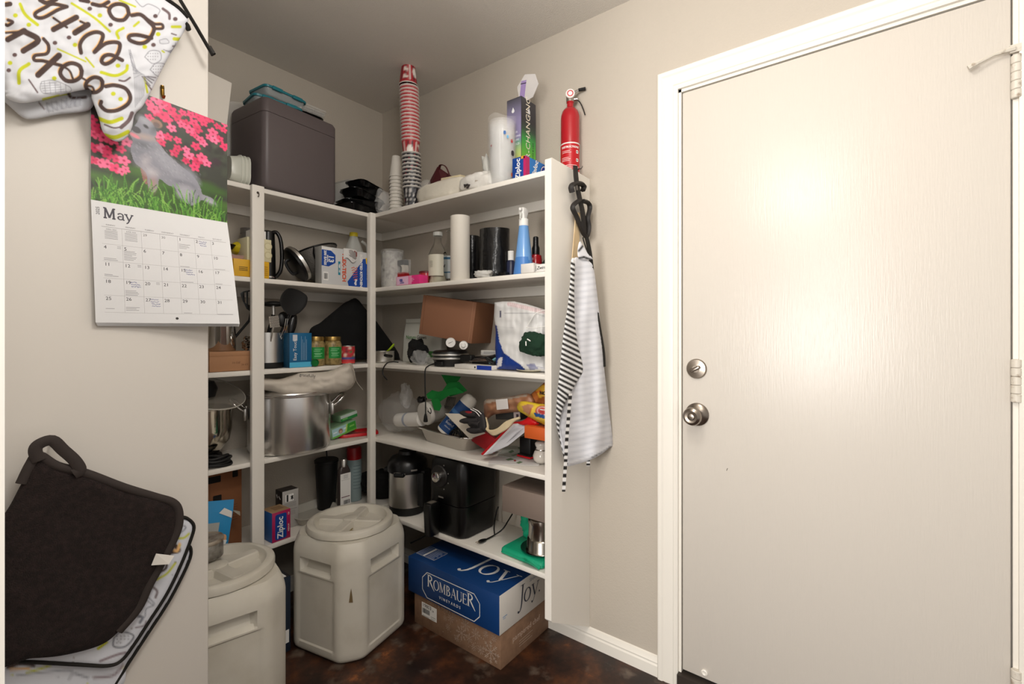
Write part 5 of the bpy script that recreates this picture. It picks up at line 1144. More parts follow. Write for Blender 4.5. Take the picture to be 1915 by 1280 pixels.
PB = [(.86, 0), (.98, .012), (1, .03), (1, .50), (.95, .58), (.72, .68), (.48, .77), (.38, .83), (.36, .955), (.46, .96), (.46, .985), (.34, 1)]
t, r, h = glass_bottle('glass_bottle', 'clear glass bottle with a cream label beside the red candle jar', 793, 818, .06, 432, plain('#cfc9b2', .3), plain('#cdc9b8', .4), (.16, .56, 18), PB)
lines(t, onface(.006, h*.38, -.0015), [(-.010, .010, .012-.006*k, .0016) for k in range(5)], plain('#8f8d80'))
b = MB(); b.lathe([(r*.50, h*.93), (r*.5, h*1.0), (.002, h*1.0)], 18, cy=r); b.build('cap', FROST, t, 40)
t, r, h = glass_bottle('glass_bottle', 'clear glass bottle with a white and blue label behind the white cardboard tube', 816, 843, .135, 428, None, plain('#d9dfe0', .4), (.12, .52, 0), PB)
b = MB(); b.grid(lambda u, v: ((r+.001)*cos(R(-150+110*u)), r+(r+.001)*sin(R(-150+110*u)), h*(.455+.04*v)), 14, 2); b.build('label_band', plain('#356d92', .4), t, 60); b = MB(); b.grid(lambda u, v: ((r+.001)*cos(R(-150+110*u)), r+(r+.001)*sin(R(-150+110*u)), h*(.22+.02*v)), 14, 2); b.build('label_band', plain('#356d92', .4), t, 60)
text('Tv', .030, plain('#333f4a'), t, T(-.014, -.0014, h*.35) @ FRONT, 'lettering', 'CENTER')
t, w, h = at('R', 3, 834.5, 861, .006, 402, 'paper_tube', 'tall white cardboard tube standing in front of the glass bottles', 'tube')
b = MB(); b.lathe([(w*.49, 0), (w*.5, .001), (w*.5, h), (w*.45, h), (w*.45, h-.02)], 36, cy=w*.5, c1=True); b.build('tube_wall', plain('#dfd9ce', .55), t, 40)
BAGP = mat('black_bag_film', '#121213', .22, bump=(14, .5, .012))
t, w, h = at('R', 3, 862, 884, .13, 440, 'bag_roll', 'narrow black bag roll standing behind the white tube', 'roll')
b = MB(); b.lathe([(w*.48, 0), (w*.5, .003), (w*.5, h-.003), (w*.44, h), (.005, h-.006)], 26, cy=w*.5); b.build('roll_body', BAGP, t, 40)
t, w, h = at('R', 3, 879, 928, .045, 425, 'bag_roll', 'wide roll of black plastic sheet standing between tube and spray bottle', 'roll')
b = MB()
def spiral(u, v):
    a = R(200)+u*R(560); rad = w*.49-.0065*(1-u)*1.0-.004*0; rad = w*(.36+.13*u); q = .0015*NZ.noise(V((cos(a)*2, sin(a)*2, v*2)))
    return ((rad+q)*cos(a), w*.5+(rad+q)*.86*sin(a), v*h*(1+.006*sin(a*2)))
b.sheet(spiral, 80, 12, .0012); b.build('rolled_sheet', BAGP, t, 60)
t, w, h = at('R', 3, 927, 945, .14, 478, 'pill_bottle', 'white bottle with a dark label at the back behind the black clips', 'bottle')
b = MB(); b.lathe([(w*.45, 0), (w*.5, .003), (w*.5, h*.72), (w*.4, h*.78)], 26, cy=w*.5); b.build('body', WHT, t, 40); b = MB(); b.lathe([(w*.47, h*.78), (w*.47, h*.98), (w*.44, h), (.002, h)], 26, cy=w*.5); b.build('cap', plain('#d8d5cf', .4), t, 40)
label_wrap(t, w*.5, h*.10, h*.56, w*.5, plain('#33343a', .4)); lines(t, onface(0, h*.34, -.0012), [(-.008, .008, .004-.005*k, .0018) for k in range(3)], WHT)
t, w, h = at('R', 3, 944, 957, .11, 469, 'small_bottle', 'small white capped bottle with a navy label beside the blue spray bottle', 'bottle')
b = MB(); b.lathe([(w*.5, 0), (w*.5, h*.60), (w*.3, h*.7)], 20, cy=w*.5); b.build('body', plain('#252a44', .35), t, 40); b = MB(); b.lathe([(w*.36, h*.66), (w*.36, h), (.002, h)], 18, cy=w*.5); b.build('cap', WHT, t, 40)
t = thing('spare_bag', 'crumpled white plastic bag at the shelf edge before the black roll', 'bag', (XF+.03, onX(906, HY, XF+.03).y, TOP[3]), -90)
b = MB(); b.blob(.075, .05, .032, 31, .3, 34, 16, X=RZ(10)); b.build('film_body', mat('white_film', '#c9c7c2', .3, bump=(60, .6, .006)), t, 60)
for i, px in enumerate((926, 937, 947)):
    q = onX(px, HY, XF+.028); t = thing('black_clip', ('black clip nearest the crumpled white bag', 'middle black clip on the second shelf edge', 'black clip nearest the blue spray bottle')[i], 'clip', (q.x, q.y, TOP[3]), -70-20*i, 'black clips')
    b = MB(); b.prism([(-.011, 0), (.011, 0), (.006, .014), (-.006, .014)], -.009, .009); b.build('clip_body', BLKP, t, 0); b = MB(); b.tube([(-.006, -.004, .012), (-.012, -.004, .020), (-.012, .004, .020), (-.006, .004, .012)], .0012, 6); b.build('wire_lever', BLKP, t, 40)
# spray bottles
t, w, h = at('R', 3, 952, 984, .018, 385, 'spray_bottle', 'tall tapered blue spray bottle with a white nozzle', 'bottle'); r = w*.49
b = MB(); b.lathe([(r*.94, 0), (r, .004), (r*.97, .012), (r*.46, h*.73), (r*.44, h*.735)], 36, cy=r); b.build('body', mat('blue_plastic', '#6f9fd6', .25, coat=.3), t, 35)
b = MB(); b.lathe([(r*1.0, .003), (r*.80, h*.26), (.004, h*.262)], 36, cy=r*1.0-.0012); b.build('liquid_level', mat('blue_liquid', '#4c80c2', .25), t, 35)
b = MB(); b.lathe([(r*.47, h*.73), (r*.47, h*.83), (r*.40, h*.835)], 26, cy=r); b.build('collar', WHT, t, 40)
b = MB(); b.loft([[(x-.001, r+y, z) for x, y in rr(a, bb, .004)] for a, bb, z in ((.020, .022, h*.835), (.022, .024, h*.87), (.024, .034, h*.92), (.022, .036, h*.97), (.014, .022, h))]); b.rbox(.010, .014, .012, .003, cx=.003, cy=r-.024, z0=h*.935); b.build('nozzle', WHT, t, 35)
b = MB(); b.tube([(.0, r-.016, h*.92), (.002, r-.024, h*.86), (.0, r-.022, h*.82)], [.005, .004, .003], 8); b.build('trigger', FROST, t, 40)
t, w, h = at('R', 3, 985, 1005, .09, 441, 'spray_bottle', 'small red spray bottle with a black cap', 'bottle'); r = w*.5
b = MB(); b.lathe([(r*.92, 0), (r, .004), (r, h*.42), (r*.9, h*.52), (r*.5, h*.56)], 28, cy=r); b.build('body', mat('red_bottle', '#8e1119', .15, coat=.4), t, 40); b = MB(); b.lathe([(r*.62, h*.55), (r*.60, h*.72), (r*.44, h*.78), (r*.42, h*.98), (r*.3, h)], 22, cy=r); b.build('cap', BLKP, t, 40)
text('H', .014, plain('#d9b9b4'), t, onface(.002, h*.42, -.0006), 'lettering', 'CENTER'); lines(t, onface(.002, h*.34, -.0006), [(-.006, .006, 0, .0015), (-.005, .005, -.006, .0015), (-.001, .001, -.014, .010)], plain('#c89a96'))
t, w, h = at('R', 3, 1006, 1024, .10, 484, 'green_cloth', 'dark green cloth scrap in the end of the second shelf', 'cloth')
b = MB(); b.blob(w*.8, .07, h, 41, .28, X=T(-.002, .04, 0)); b.build('cloth_body', mat('dark_green_cloth', '#1f2f28', .9), t, 60)
t, w, h = at('R', 3, 974, 998, .003, 493, 'white_box', 'small white box at the shelf edge below the red spray bottle', 'box'); carton(t, w, .05, h, plain('#dcd8d2', .5))
t, w, h = at('R', 3, 1000, 1023, .004, 494, 'white_box', 'small white box with black script, against the end panel', 'box'); carton(t, w*.93, .06, h, plain('#e2dfda', .5)); text('Zwirl', .016, plain('#1c1b1b'), t, onface(.0, h*.5, -.0006), 'lettering', 'CENTER', shear=.3)
decal(t, onface(-w*.40, h*.5, -.0003), .0016, h*.8, plain('#2a2828'), 'edge_mark')
# ---------------------------------------------------------------- middle shelf, left run
KR2 = mat('small_kraft', '#a97c58', .7)
t, w, h = at('L', 2, 392, 468, .012, 658, 'kraft_box', 'small brown kraft box under the steel canister by the wall edge', 'box')
carton(t, w, .10, h, KR2); MB().rbox(w*1.006, .102, h*.24, .001, z0=h*.765, cy=.05).build('lid', KR2, t, 30)
texts([('16 OZ', .011, onface(.02, h*.42, -.0006), 'CENTER'), ('24 CT', .010, onface(w*.36, h*.30, -.0006), 'CENTER')], plain('#876043', .7), t, 'faint_lettering'); hk_ = h
p, w = ln(393, 451, .055); 
t = thing('steel_canister', 'shiny steel canister standing on the small kraft box', 'canister', (p.x, p.y+.045, TOP[2]+hk_+.0015)); r = w*.46
b = MB(); b.lathe([(r*.96, 0), (r, .003), (r, .135), (r*1.02, .137), (r*1.02, .142), (r*.97, .143), (r*.97, .01)], 40); b.build('canister_wall', CHROME, t, 40)
t, w, h = at('L', 2, 449, 474, .03, 628, 'cookie_cutters', 'heap of shiny metal cutters beside the canister on the kraft box', 'cutters', up=hk_*.0+.045)
t.location.z = TOP[2]+hk_+.001
rnd = random.Random(2)
for k in range(5):
    b = MB(); n = 14; r_ = .013
    ring = [(r_*(1+.35*cos(3*2*pi*i/n))*cos(2*pi*i/n), r_*(1+.35*cos(3*2*pi*i/n))*sin(2*pi*i/n)) for i in range(n)]
    b.loft([[(x*g, y*g, z) for x, y in ring] for z, g in ((0, 1), (.016, 1), (.016, .94), (0, .94))], False, False, X=T(rnd.uniform(-.008, .014), rnd.uniform(0, .04), .012*k*.7+.006) @ RX(rnd.uniform(20, 80)) @ RZ(rnd.uniform(0, 90))); b.build('cutter', CHROME, t, 40)
# crock and its utensils
p, w = ln(483, 540.5, .035); cr = w*.5
cx_, cy_ = p.x, p.y+cr
t = thing('utensil_crock', 'brushed steel utensil crock with a black base behind the left post', 'crock', (cx_, cy_, TOP[2])); ch_ = zat(622, cx_, p.y)-TOP[2]
b = MB(); b.lathe([(cr, .022), (cr, ch_-.001), (cr*.98, ch_), (cr*.95, ch_-.002), (cr*.95, .03)], 44); b.build('steel_wall', STEEL, t, 40)
b = MB(); b.lathe([(cr*1.0, 0), (cr*1.03, .003), (cr*1.03, .021), (cr*1.0, .023)], 44); b.build('base_band', BLKM, t, 40)
def uten(name, lab, px, py, d, handle_to, builder, cat='utensil', rot=None):
    """a utensil whose head centre projects at (px, py); the handle runs down into the crock"""
    hp = onY(px, py, YF+d); t = thing(name, lab, cat, hp, rot=rot)
    return t, V((cx_, cy_, TOP[2]))+V(handle_to)-hp
t, e = uten('wok_turner', 'big black wok spatula head rising highest from the steel crock', 551, 565, .04, (.01, .0, .03), None)
hd = [(523, 566), (527, 551), (538, 540), (552, 541), (566, 547), (575, 556), (573, 570), (566, 580), (556, 588), (545, 590), (534, 585), (529, 578)]
o0 = t.location.copy(); f = lambda a, b, d: onY(a, b, YF+.04-d-.012*(((a-551)/25)**2+((b-565)/25)**2)*.6)-o0
cushion('head', hd, 2.6, f, .002, 6, BLKM, t)
b = MB(); b.tube([onY(542, 586, YF+.04)-o0, onY(536, 605, YF+.05)-o0, e], [.0065, .005, .005], 8, flat=.6); b.build('handle', BLKM, t, 50)
t, e = uten('potato_masher', 'black masher with a flat round top standing in the steel crock', 511, 569, .07, (-.02, .01, .03), None)
b = MB(); b.lathe([(.030, -.008), (.040, -.005), (.041, .0), (.036, .006), (.02, .010), (.003, .011)], 32, X=RX(-4)); b.build('cap', BLKM, t, 40)
b = MB(); b.tube([(0, 0, -.006), (.001, 0, -.045)], .0065, 10); b.build('steel_stem', STEEL, t, 40); b = MB(); b.tube([(.001, 0, -.045), e], [.008, .006], 10); b.build('handle', BLKM, t, 40)
t, e = uten('hand_grater', 'small steel grater plate with fine holes standing in the crock', 513, 602, .025, (-.012, -.03, .04), None)
gm = mat('grater_steel', '#b4aea6', .35, 1); hm_ = plain('#1c1a18', .8)
b = MB(); gw, gh = .040, .046; b.box(-gw/2, gw/2, 0, .0012, -gh/2, gh/2, X=RY(-6)); g = b.build('plate', gm, t, 0)
b = MB()
for i in range(7):
    for j in range(8): b.lathe([(.0018, 0), (.0013, .0008)], 5, X=RY(-6) @ T(-gw/2+.005+i*.005+(j % 2)*.0024, -.0002, -gh/2+.004+j*.0054) @ RX(90), c0=False)
b.build('hole_grid', hm_, g, 0)['kind'] = 'stuff'
b = MB(); b.tube([(-.004, .001, -gh/2), (-.008, .002, -gh/2-.03), e], .003, 6); b.build('handle', gm, t, 40)
t, e = uten('serving_spoon', 'dark serving spoon with a deep bowl behind the grater in the crock', 530, 598, .075, (.012, .01, .03), None)
b = MB(); b.grid(lambda u, v: (.026*(2*u-1)*math.sqrt(max(0, 1-(2*v-1)**2))*1.0, -.012*(1-(2*u-1)**2)*math.sqrt(max(0, 1-(2*v-1)**2)), .034*(2*v-1)), 14, 16); b.build('bowl', mat('dark_nylon', '#1a1918', .4), t, 60); b = MB(); b.tube([(0, 0, -.033), e], [.006, .005], 8); b.build('handle', BLKM, t, 40)
t, e = uten('cooking_spoon', 'tall black cooking spoon at the right of the steel crock', 547, 607, .055, (.03, .0, .03), None)
b = MB(); b.grid(lambda u, v: (.018*(2*u-1)*math.sqrt(max(0, 1-(2*v-1)**2)), -.010*(1-(2*u-1)**2)*math.sqrt(max(0, 1-(2*v-1)**2)), .052*(2*v-1)), 14, 18, X=RY(12)); b.build('bowl', mat('gloss_nylon', '#161515', .25), t, 60); b = MB(); b.tube([(-.010, 0, -.05), e], [.006, .005], 8); b.build('handle', BLKM, t, 40)
t, e = uten('wire_tongs', 'thin shiny wire tongs leaning in the right of the steel crock', 533, 606, .03, (.012, -.02, .04), None)
for s in (-1, 1):
    b = MB(); b.tube([(.008+s*.004, 0, .022), (.001+s*.004, 0, -.02), e+V((s*.003, 0, 0))], .0016, 6); b.build('wire', CHROME, t, 40)
p9 = onY(461, 560, YF+.04)
t = thing('slotted_turner', 'black slotted turner half hidden by the left post and calendar', 'utensil', p9); o0 = p9.copy()
f = lambda a, b, d: onY(a, b, YF+.04-d)-o0
for i, pl_ in enumerate(([(449, 549), (455, 545), (457, 546), (458, 566), (454, 564)], [(460, 545), (464, 543.5), (464, 571), (461, 570)], [(467, 543), (471, 542.5), (471, 574), (467, 573)], [(474, 542.5), (480, 544), (484, 552), (474, 578), (474, 575)])):
    cushion('blade_bar', pl_, 1.6, f, .0012, 2, BLKM, t, smooth_outline=False)
cushion('blade_end', [(449, 549), (456, 545), (470, 542.3), (480, 543.5), (480, 545.5), (470, 545), (457, 547.5), (451, 551)], 1.6, f, .0012, 2, BLKM, t, smooth_outline=False)
cushion('blade_base', [(454, 563), (462, 569), (474, 574), (481, 560), (478, 580), (470, 584), (461, 578)], 2, f, .0014, 2, BLKM, t, smooth_outline=False)
b = MB(); b.tube([onY(470, 582, YF+.04)-o0, onY(466, 600, YF+.05)-o0, onY(432, 640, YF+.09)-o0], .005, 8); b.build('handle', BLKM, t, 40)
# blue carton, jars, can, cap
t, w, h = at('L', 2, 541.5, 583, .004, 623, 'blue_carton', 'blue carton with vertical white lettering between crock and pickle jars', 'box')
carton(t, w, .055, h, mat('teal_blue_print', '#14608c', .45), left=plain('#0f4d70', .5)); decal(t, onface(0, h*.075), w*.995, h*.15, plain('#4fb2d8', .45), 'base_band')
decal(t, onface(-w*.26, h*.86), w*.2, h*.17, plain('#c9ccd2', .5), 'pale_square')
texts([('Easy Touch', .0195, onface(-w*.26, h*.20, -.0005) @ RZ(90), 'LEFT')], WHT, t); 
lines(t, onface(w*.12, h*.56) @ RZ(90), [(-h*.36, h*(.34-.09*(k % 3)), .010-.0058*k*1.0, .0011) for k in range(5)], plain('#a9c4d6'))
PICK = mat('pickle_brine', '#a08a58', .35, mottle=(55, '#6f5f38', .42, .62), bump=(70, .5, .004)); GOLDL = mat('gold_lid', '#a0834a', .35, .8)
def jar(x0, x1, lab):
    t, w, h = at('L', 2, x0, x1, .012, 630, 'pickle_jar', lab, 'jar', 'pickle jars'); r = w*.49
    b = MB(); b.lathe([(r*.88, 0), (r, .006), (r, h*.72), (r*.90, h*.82), (r*.82, h*.86)], 36, cy=r); b.build('jar_body', PICK, t, 40)
    b = MB(); b.lathe([(r*.87, h*.85), (r*.90, h*.86), (r*.90, h*.97), (r*.86, h), (.002, h)], 36, cy=r); b.build('lid', GOLDL, t, 35)
    label_wrap(t, r, h*.24, h*.64, r, plain('#1f8a3c', .4), 46, a_off=-8)
    b = MB()
    for k, (z, a0, a1) in enumerate(((.56, -30, 20), (.50, -34, 8), (.42, -30, 22), (.38, -26, 10), (.32, -30, 16))): b.grid(lambda u, v: ((r+.0009)*cos(R(-98+a0+(a1-a0)*u)), r+(r+.0009)*sin(R(-98+a0+(a1-a0)*u)), h*(z+.018*v)), 8, 2)
    b.build('small_print', plain('#8fd09a', .5), t, 60)['kind'] = 'stuff'
    return t
jar(583.5, 614.5, 'pickle jar with a green label standing next to the blue carton'); jar(615.5, 646, 'pickle jar with a green label standing next to the small tomato can')
t, w, h = at('L', 2, 645, 670, .012, 647, 'tomato_can', 'small red tomato can beside the pickle jars', 'can'); r = w*.48
n, m_ = 44, 16; P = Paint.at(*np.meshgrid(np.linspace(0, 1, n), np.linspace(0, 1, m_)), .03, '#c23339'); rn = random.Random(3)
for k in range(70): P.ell(rn.random(), .35+rn.random()*.6, .035, .08, rn.choice(('#d9a08a', '#4c7a4a', '#b5242c', '#e2c9b8', '#7a2a30', '#cf4a40')))
P.rect(0, 1, .22, .36, '#4b4f8c'); P.rect(0, 1, 0, .10, '#d8443f')
b = MB(); b.grid(lambda u, v: (r*cos(2*pi*u), r+r*sin(2*pi*u), .004+(h-.008)*v), n, m_); b.build('paper_label', PRINT, t, 60, cols=P.c)
b = MB(); b.lathe([(r*.98, 0), (r*1.01, .002), (r*.99, .004), (r*.99, h-.004), (r*1.01, h-.002), (r*1.0, h), (r*.94, h-.002), (.002, h-.003)], 36, cy=r); b.build('tin', STEEL, t, 40)
q = onY(589.5, 681, YF-.004)
t = thing('bottle_top', 'green bottle cap standing on edge at the front of the middle shelf', 'cap', (q.x, YF+.004, TOP[2]+.0165)); b = MB(); b.lathe([(.015, 0), (.0163, .002), (.0163, .010), (.0145, .012), (.013, .008), (.002, .007)], 28, X=RX(90)); b.build('cap_body', mat('green_plastic', '#0f6b2f', .35), t, 35)
# black cloth draped in the corner
CL = mat('black_cloth', '#060606', .95, bump=(300, .5, .002))
ybk = YF+.135; p9 = onY(650, 640, ybk); t = thing('black_cloth', 'black cloth bag slumped to a peak in the corner behind jars', 'bag', (p9.x, p9.y, TOP[2])); o0 = t.location.copy()
f = lambda a, b, d: onY(a, min(b, 672), ybk-d)-o0
cushion('cloth_body', [(578, 622), (600, 603), (630, 578), (645, 566), (652, 563), (662, 558), (670, 561), (682, 576), (700, 596), (716, 618), (740, 652), (748, 668), (748, 683), (700, 681), (640, 683), (585, 685)], 4.5, f, .05, 30, CL, t, wr=lambda a, b: .022*NZ.noise(V((a*.03, b*.03, 5))), back=.3)
# ---------------------------------------------------------------- middle shelf, right run
t = thing('steel_saucepan', 'small steel saucepan at the corner end of the middle shelf', 'pan', (XF+.075, onX(716, HY, XF+.075).y, TOP[2]), -90)
b = MB(); r = .056; b.lathe([(r*.9, 0), (r, .006), (r, .052), (r*1.04, .055), (r*1.02, .057), (r*.96, .055), (r*.95, .01)], 36); b.build('pan_wall', STEEL, t, 40)
b = MB(); b.tube([(.050, -.024, .040), (.066, -.034, .037), (.094, -.038, .035), (.116, -.038, .035)], [.005, .0095, .0105, .009], 10, flat=.75); b.build('handle', BLKM, t, 50)
t = thing('lime_spoon', 'lime green spoon handle sticking out of the steel saucepan', 'spoon', (XF+.07, onX(727, HY, XF+.07).y, TOP[2]+.052)); o0 = t.location
b = MB(); b.tube([(0, .02, .0), (-.0, .0, .010), (.01, -.02, .032), (.01, -.026, .040)], [.006, .007, .008, .006], 8, flat=.5); b.lathe([(.002, -.01), (.016, -.004), (.019, .003)], 20, cx=0, cy=.028); b.build('spoon_body', mat('lime_plastic', '#a3c41f', .4), t, 50)
t, w, h = at('R', 2, 751, 822, .17, 596, 'treat_pouch', 'white stand-up pouch with green and black lettering behind the cardboard box', 'pouch')
b = MB(); b.loft([[(x, .03+y, z) for x, y in rr(w, dd_, .008)] for z, dd_ in ((0, .05), (.01, .056), (h*.6, .04), (h*.92, .006), (h, .004))]); b.build('pouch_body', plain('#cfcfc6', .45), t, 40)
NX = T(-w*.36, -.003, h*.57) @ RX(-6) @ FRONT
texts([('Nature', .026, NX, 'LEFT')], plain('#2f7d2a', .5), t, 'green_lettering'); texts([('Gnaws', .026, NX @ T(.080, .0, 0), 'LEFT')], plain('#2a2c28', .5), t, 'black_lettering')
decal(t, T(w*.22, -.001, h*.20) @ RX(-3) @ FRONT, w*.35, h*.13, plain('#4d8a44', .5), 'green_panel'); MB().rbox(w*.9, .0012, .0025, .0005, X=T(0, .018, h*.90)).build('seal_line', plain('#a9a99f', .5), t, 30)
p9 = onX(781, 660, XF+.085); t = thing('black_bundle', 'crumpled black fabric bundle beside the saucepan handle', 'bundle', (p9.x, p9.y, TOP[2]), -90)
b = MB(); b.blob(.10, .09, .115, 14, .26, 34, 20, p=2.1, freq=2.6); b.build('bundle_body', CL, t, 60)
b = MB(); b.tube([(.012, -.058, .045), (.028, -.060, .080)], [.014, .016], 12, flat=.8); b.build('buckle_tab', BLKM, t, 40)
# leaning cardboard box
C2 = mat('kraft_box_mid', '#8f6349', .7, bump=(90, .1, .001))
p9 = onX(783, 627, XF+.055); t = thing('cardboard_box', 'plain brown cardboard box tilted on top of the waffle maker', 'box', p9+V((0, 0, .006)), rot=(0, R(8.5), R(-80)))
bw, bh_, bd = .290, .180, .165
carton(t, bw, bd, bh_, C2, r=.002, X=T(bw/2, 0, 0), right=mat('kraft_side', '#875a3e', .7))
MB().rbox(.0018, .0016, bh_*.98, .0005, X=T(.016, -.0004, .002)).build('corner_seam', plain('#6f4731', .8), t, 30); MB().rbox(.0018, .0016, bh_*.98, .0005, X=T(bw-.016, -.0004, .002)).build('corner_seam', plain('#a87c5f', .8), t, 30)
MB().rbox(bw*.98, .0015, .0012, .0005, X=T(bw/2, .02, bh_)).build('flap_line', plain('#5d3a27', .8), t, 30)
# waffle maker with its gauges
p9 = onX(842, 668, XF+.10)
t = thing('waffle_maker', 'round black waffle maker with two steel bands, cord hanging off the shelf', 'waffle maker', (p9.x, p9.y, TOP[2]), -90); r = .082
b = MB(); b.lathe([(r*.80, 0), (r*.86, .004), (r*.88, .022), (r*.96, .030)], 44, c1=True); b.lathe([(r*.93, .038), (r*.93, .046)], 44); b.lathe([(r*.95, .056), (r*.93, .064), (r*.80, .069), (r*.3, .071)], 44); b.build('body', mat('dark_bakelite', '#161516', .35), t, 35)
for z in (.030, .046):
    m = MB(); m.lathe([(r*.95, z), (r, z+.001), (r*1.01, z+.005), (r, z+.009), (r*.93, z+.010)], 44); m.build('steel_band', STEEL, t, 40)
b = MB(); b.rbox(.05, .028, .020, .004, X=T(.006, -r*.98, .002)); b.build('foot', BLKM, t, 30)
b = MB(); b.rbox(.075, .030, .030, .006, X=T(r*1.30, -.02, .022)); b.build('handle', BLKM, t, 30)
b = MB(); c0 = [(-.03, -.06, .012), (-.032, -.098, .004), (-.032, -.118, -.012), (-.030, -.122, -.06), (-.027, -.122, -.14), (-.024, -.124, -.20)]
b.tube(curve(c0, 6), .0028, 6); b.build('power_cord', BLKM, t, 50)
b = MB(); b.loft([[(-.024+x, -.124+y, z) for x, y in rr(a, a*.7, .003)] for z, a in ((-.20, .008), (-.212, .014), (-.232, .018), (-.236, .016))]); b.build('plug', BLKM, t, 35)
b = MB(); b.tube(curve([(-.024, -.112, -.19), (-.008, -.110, -.200), (-.003, -.112, -.185), (-.010, -.112, -.176)], 5), .002, 6); b.build('cable_tie', BLKM, t, 50)
def gauge(px, py, d, lab, knob):
    g = onX(px, py, XF+d); t = thing('white_dial', lab, 'dial', g, rot=(0, 0, R(math.degrees(YAW)-90))); r = .0215 if not knob else .0185
    b = MB(); b.lathe([(r*.9, -.014), (r*.95, -.004), (r, 0), (r, .004), (r*.94, .006), (r*.86, .0045), (.002, .0045)], 32, X=FRONT); b.build('dial_body', WHT, t, 35)
    if knob: b = MB(); b.lathe([(r*.52, .0045), (r*.5, .012), (r*.4, .014), (.002, .014)], 24, X=FRONT); b.build('knob', WHT, t, 35)
    else: b = MB(); ribbon2(b, [(-.010, -.004), (.010, .005)], [.003, .001], FRONT, .0048); b.build('needle', plain('#6a6662', .5), t, 0)
    return t
gauge(843, 641, .060, 'larger white dial with a needle resting on the waffle maker', False); gauge(867, 646, .058, 'smaller white dial with a round knob on the waffle maker', True)
t = thing('bubble_bag', 'crumpled bubble wrap bag beside the waffle maker foot', 'bag', (XF+.05, onX(786, HY, XF+.05).y, TOP[2]), -90); b = MB(); b.blob(.085, .07, .062, 17, .25, 34, 18); b.build('film_body', _M['crinkled_film'], t, 70)
t, w, h = at('R', 2, 850, 919, .006, 678, 'slim_box', 'slim white box with a blue end lying at the shelf edge', 'box'); h = .017
carton(t, w, .06, h, plain('#dedad3', .5), r=.001); decal(t, onface(w*.31, h*.5), w*.38, h*.96, plain('#1b3a9a', .45), 'blue_end'); decal(t, onface(w*.07, h*.5, -.0003), .0075, .0075, plain('#2a2a2c', .5), 'black_mark', r=.0037)
zs_ = TOP[2]+h+.001
t = thing('scissors', 'scissors with a pale teal handle lying on the slim box', 'scissors', (XF+.05, onX(908, HY, XF+.05).y, zs_+.008), -90)
b = MB(); b.tube([(-.07, -.02, .004), (.0, .0, .008), (.012, .004, .008)], [.002, .005, .005], 6, flat=.4); b.tube([(-.06, .0, .012), (.0, .004, .012)], [.0015, .005], 6, flat=.4); b.build('blade', CHROME, t, 40)
for s, m_, nm in ((-1, BLKM, 'handle_loop'), (1, plain('#6fa3ad', .4), 'handle_loop')):
    b = MB(); b.tube([(.034+.022*cos(a), s*.013+.010*sin(a), .010+.012*cos(a)*s) for a in [2*pi*i/16 for i in range(16)]], .004, 8, closed=True); b.build(nm, m_, t, 50)
t = thing('kitchen_tool', 'black plastic tool lying behind the slim box', 'tool', (XF+.10, onX(905, HY, XF+.10).y, TOP[2]), -80); b = MB(); b.rbox(.13, .07, .045, .012); b.build('tool_body', BLKM, t, 35); b = MB(); b.tube([(-.05, -.004, .03), (.06, -.012, .052)], [.008, .01], 8, flat=.6); b.build('tool_handle', plain('#2b2828', .4), t, 40)
t = thing('paper_packet', 'white paper packet with small print wedged under the cardboard box', 'packet', (XF+.13, onX(915, HY, XF+.13).y, TOP[2]+.050), -85); carton(t, .09, .06, .022, plain('#c9c7c2', .5), r=.002); lines(t, onface(0, .012), [(-.03, .03, .004-.004*k, .0012) for k in range(3)], plain('#6d6f78'))
# mailer bag and the green cloth
xm = XF+.045; p9 = onX(975, 630, xm); t = thing('mailer_bag', 'white plastic mailer bag with a blue printed side, against the end panel', 'bag', (p9.x, p9.y, TOP[2])); o0 = t.location.copy()
def fm(a, b, d): return onX(a, min(b, 690+max(0, a-925)*.08), xm-d*.8+(.02 if a > 1000 else 0)*(a-1000)/24)-o0
def mail_paint(p):
    p.mix(np.ones(p.x.shape), '#d3d2d0'); p.poly([(920, 600), (929, 610), (934, 640), (942, 660), (958, 672), (975, 684), (985, 694), (920, 696)], '#16357f')
    p.stroke([(952, 569), (1024, 585)], 7, '#c6a9aa'); 
    for k in range(18): p.stroke([(952+k*4, 567+k*.9), (954+k*4, 572+k*.9)], 1.2, '#d9d4d2')
    p.rect(934.5, 937, 582, 593, '#3d3c5c'); p.stroke([(944, 586), (1000, 586), (1024, 594)], .9, '#9a9a9c'); p.stroke([(930, 612), (960, 613)], .8, '#b9b8b8')
    p.poly([(928, 690), (932, 670), (940, 668), (938, 684)], '#c9c6c6'); p.stroke([(985, 682), (1022, 690)], 1, '#8b8ca0'); p.poly([(984, 682), (1000, 680), (1006, 690), (992, 694)], '#3f4a8e', .6)
cushion('bag_body', [(925, 566), (940, 564), (962, 564), (985, 569), (1005, 575), (1023.6, 581), (1023.6, 696), (985, 694), (950, 692), (928, 691), (926, 650), (927, 620), (924, 590)], 1.7, fm, .024, 14, mat('print_film', rough=.38, attr='Col'), t, mail_paint, smooth_outline=False, wr=lambda a, b: .012*NZ.noise(V((a*.035, b*.045, 8)))+.006*NZ.noise(V((a*.12, b*.05, 1))), back=.4)
b = MB(); g = lambda L: [fm(x, y, .045) for x, y in L]
b.tube(curve(g([(985, 612), (996, 613.5), (1010, 612), (1023, 610)]), 5), .0014, 6); b.tube(curve(g([(984, 613), (992, 600), (1000, 588), (1012, 582), (1023, 580)]), 5), .0014, 6); b.build('drawstring', WHT, t, 50)
p9 = onX(995, 655, XF+.012); t = thing('green_garment', 'crumpled dark green garment with white drawstring tips in front of the mailer bag', 'garment', (p9.x, p9.y, zat(666, p9.x, p9.y)), -90)
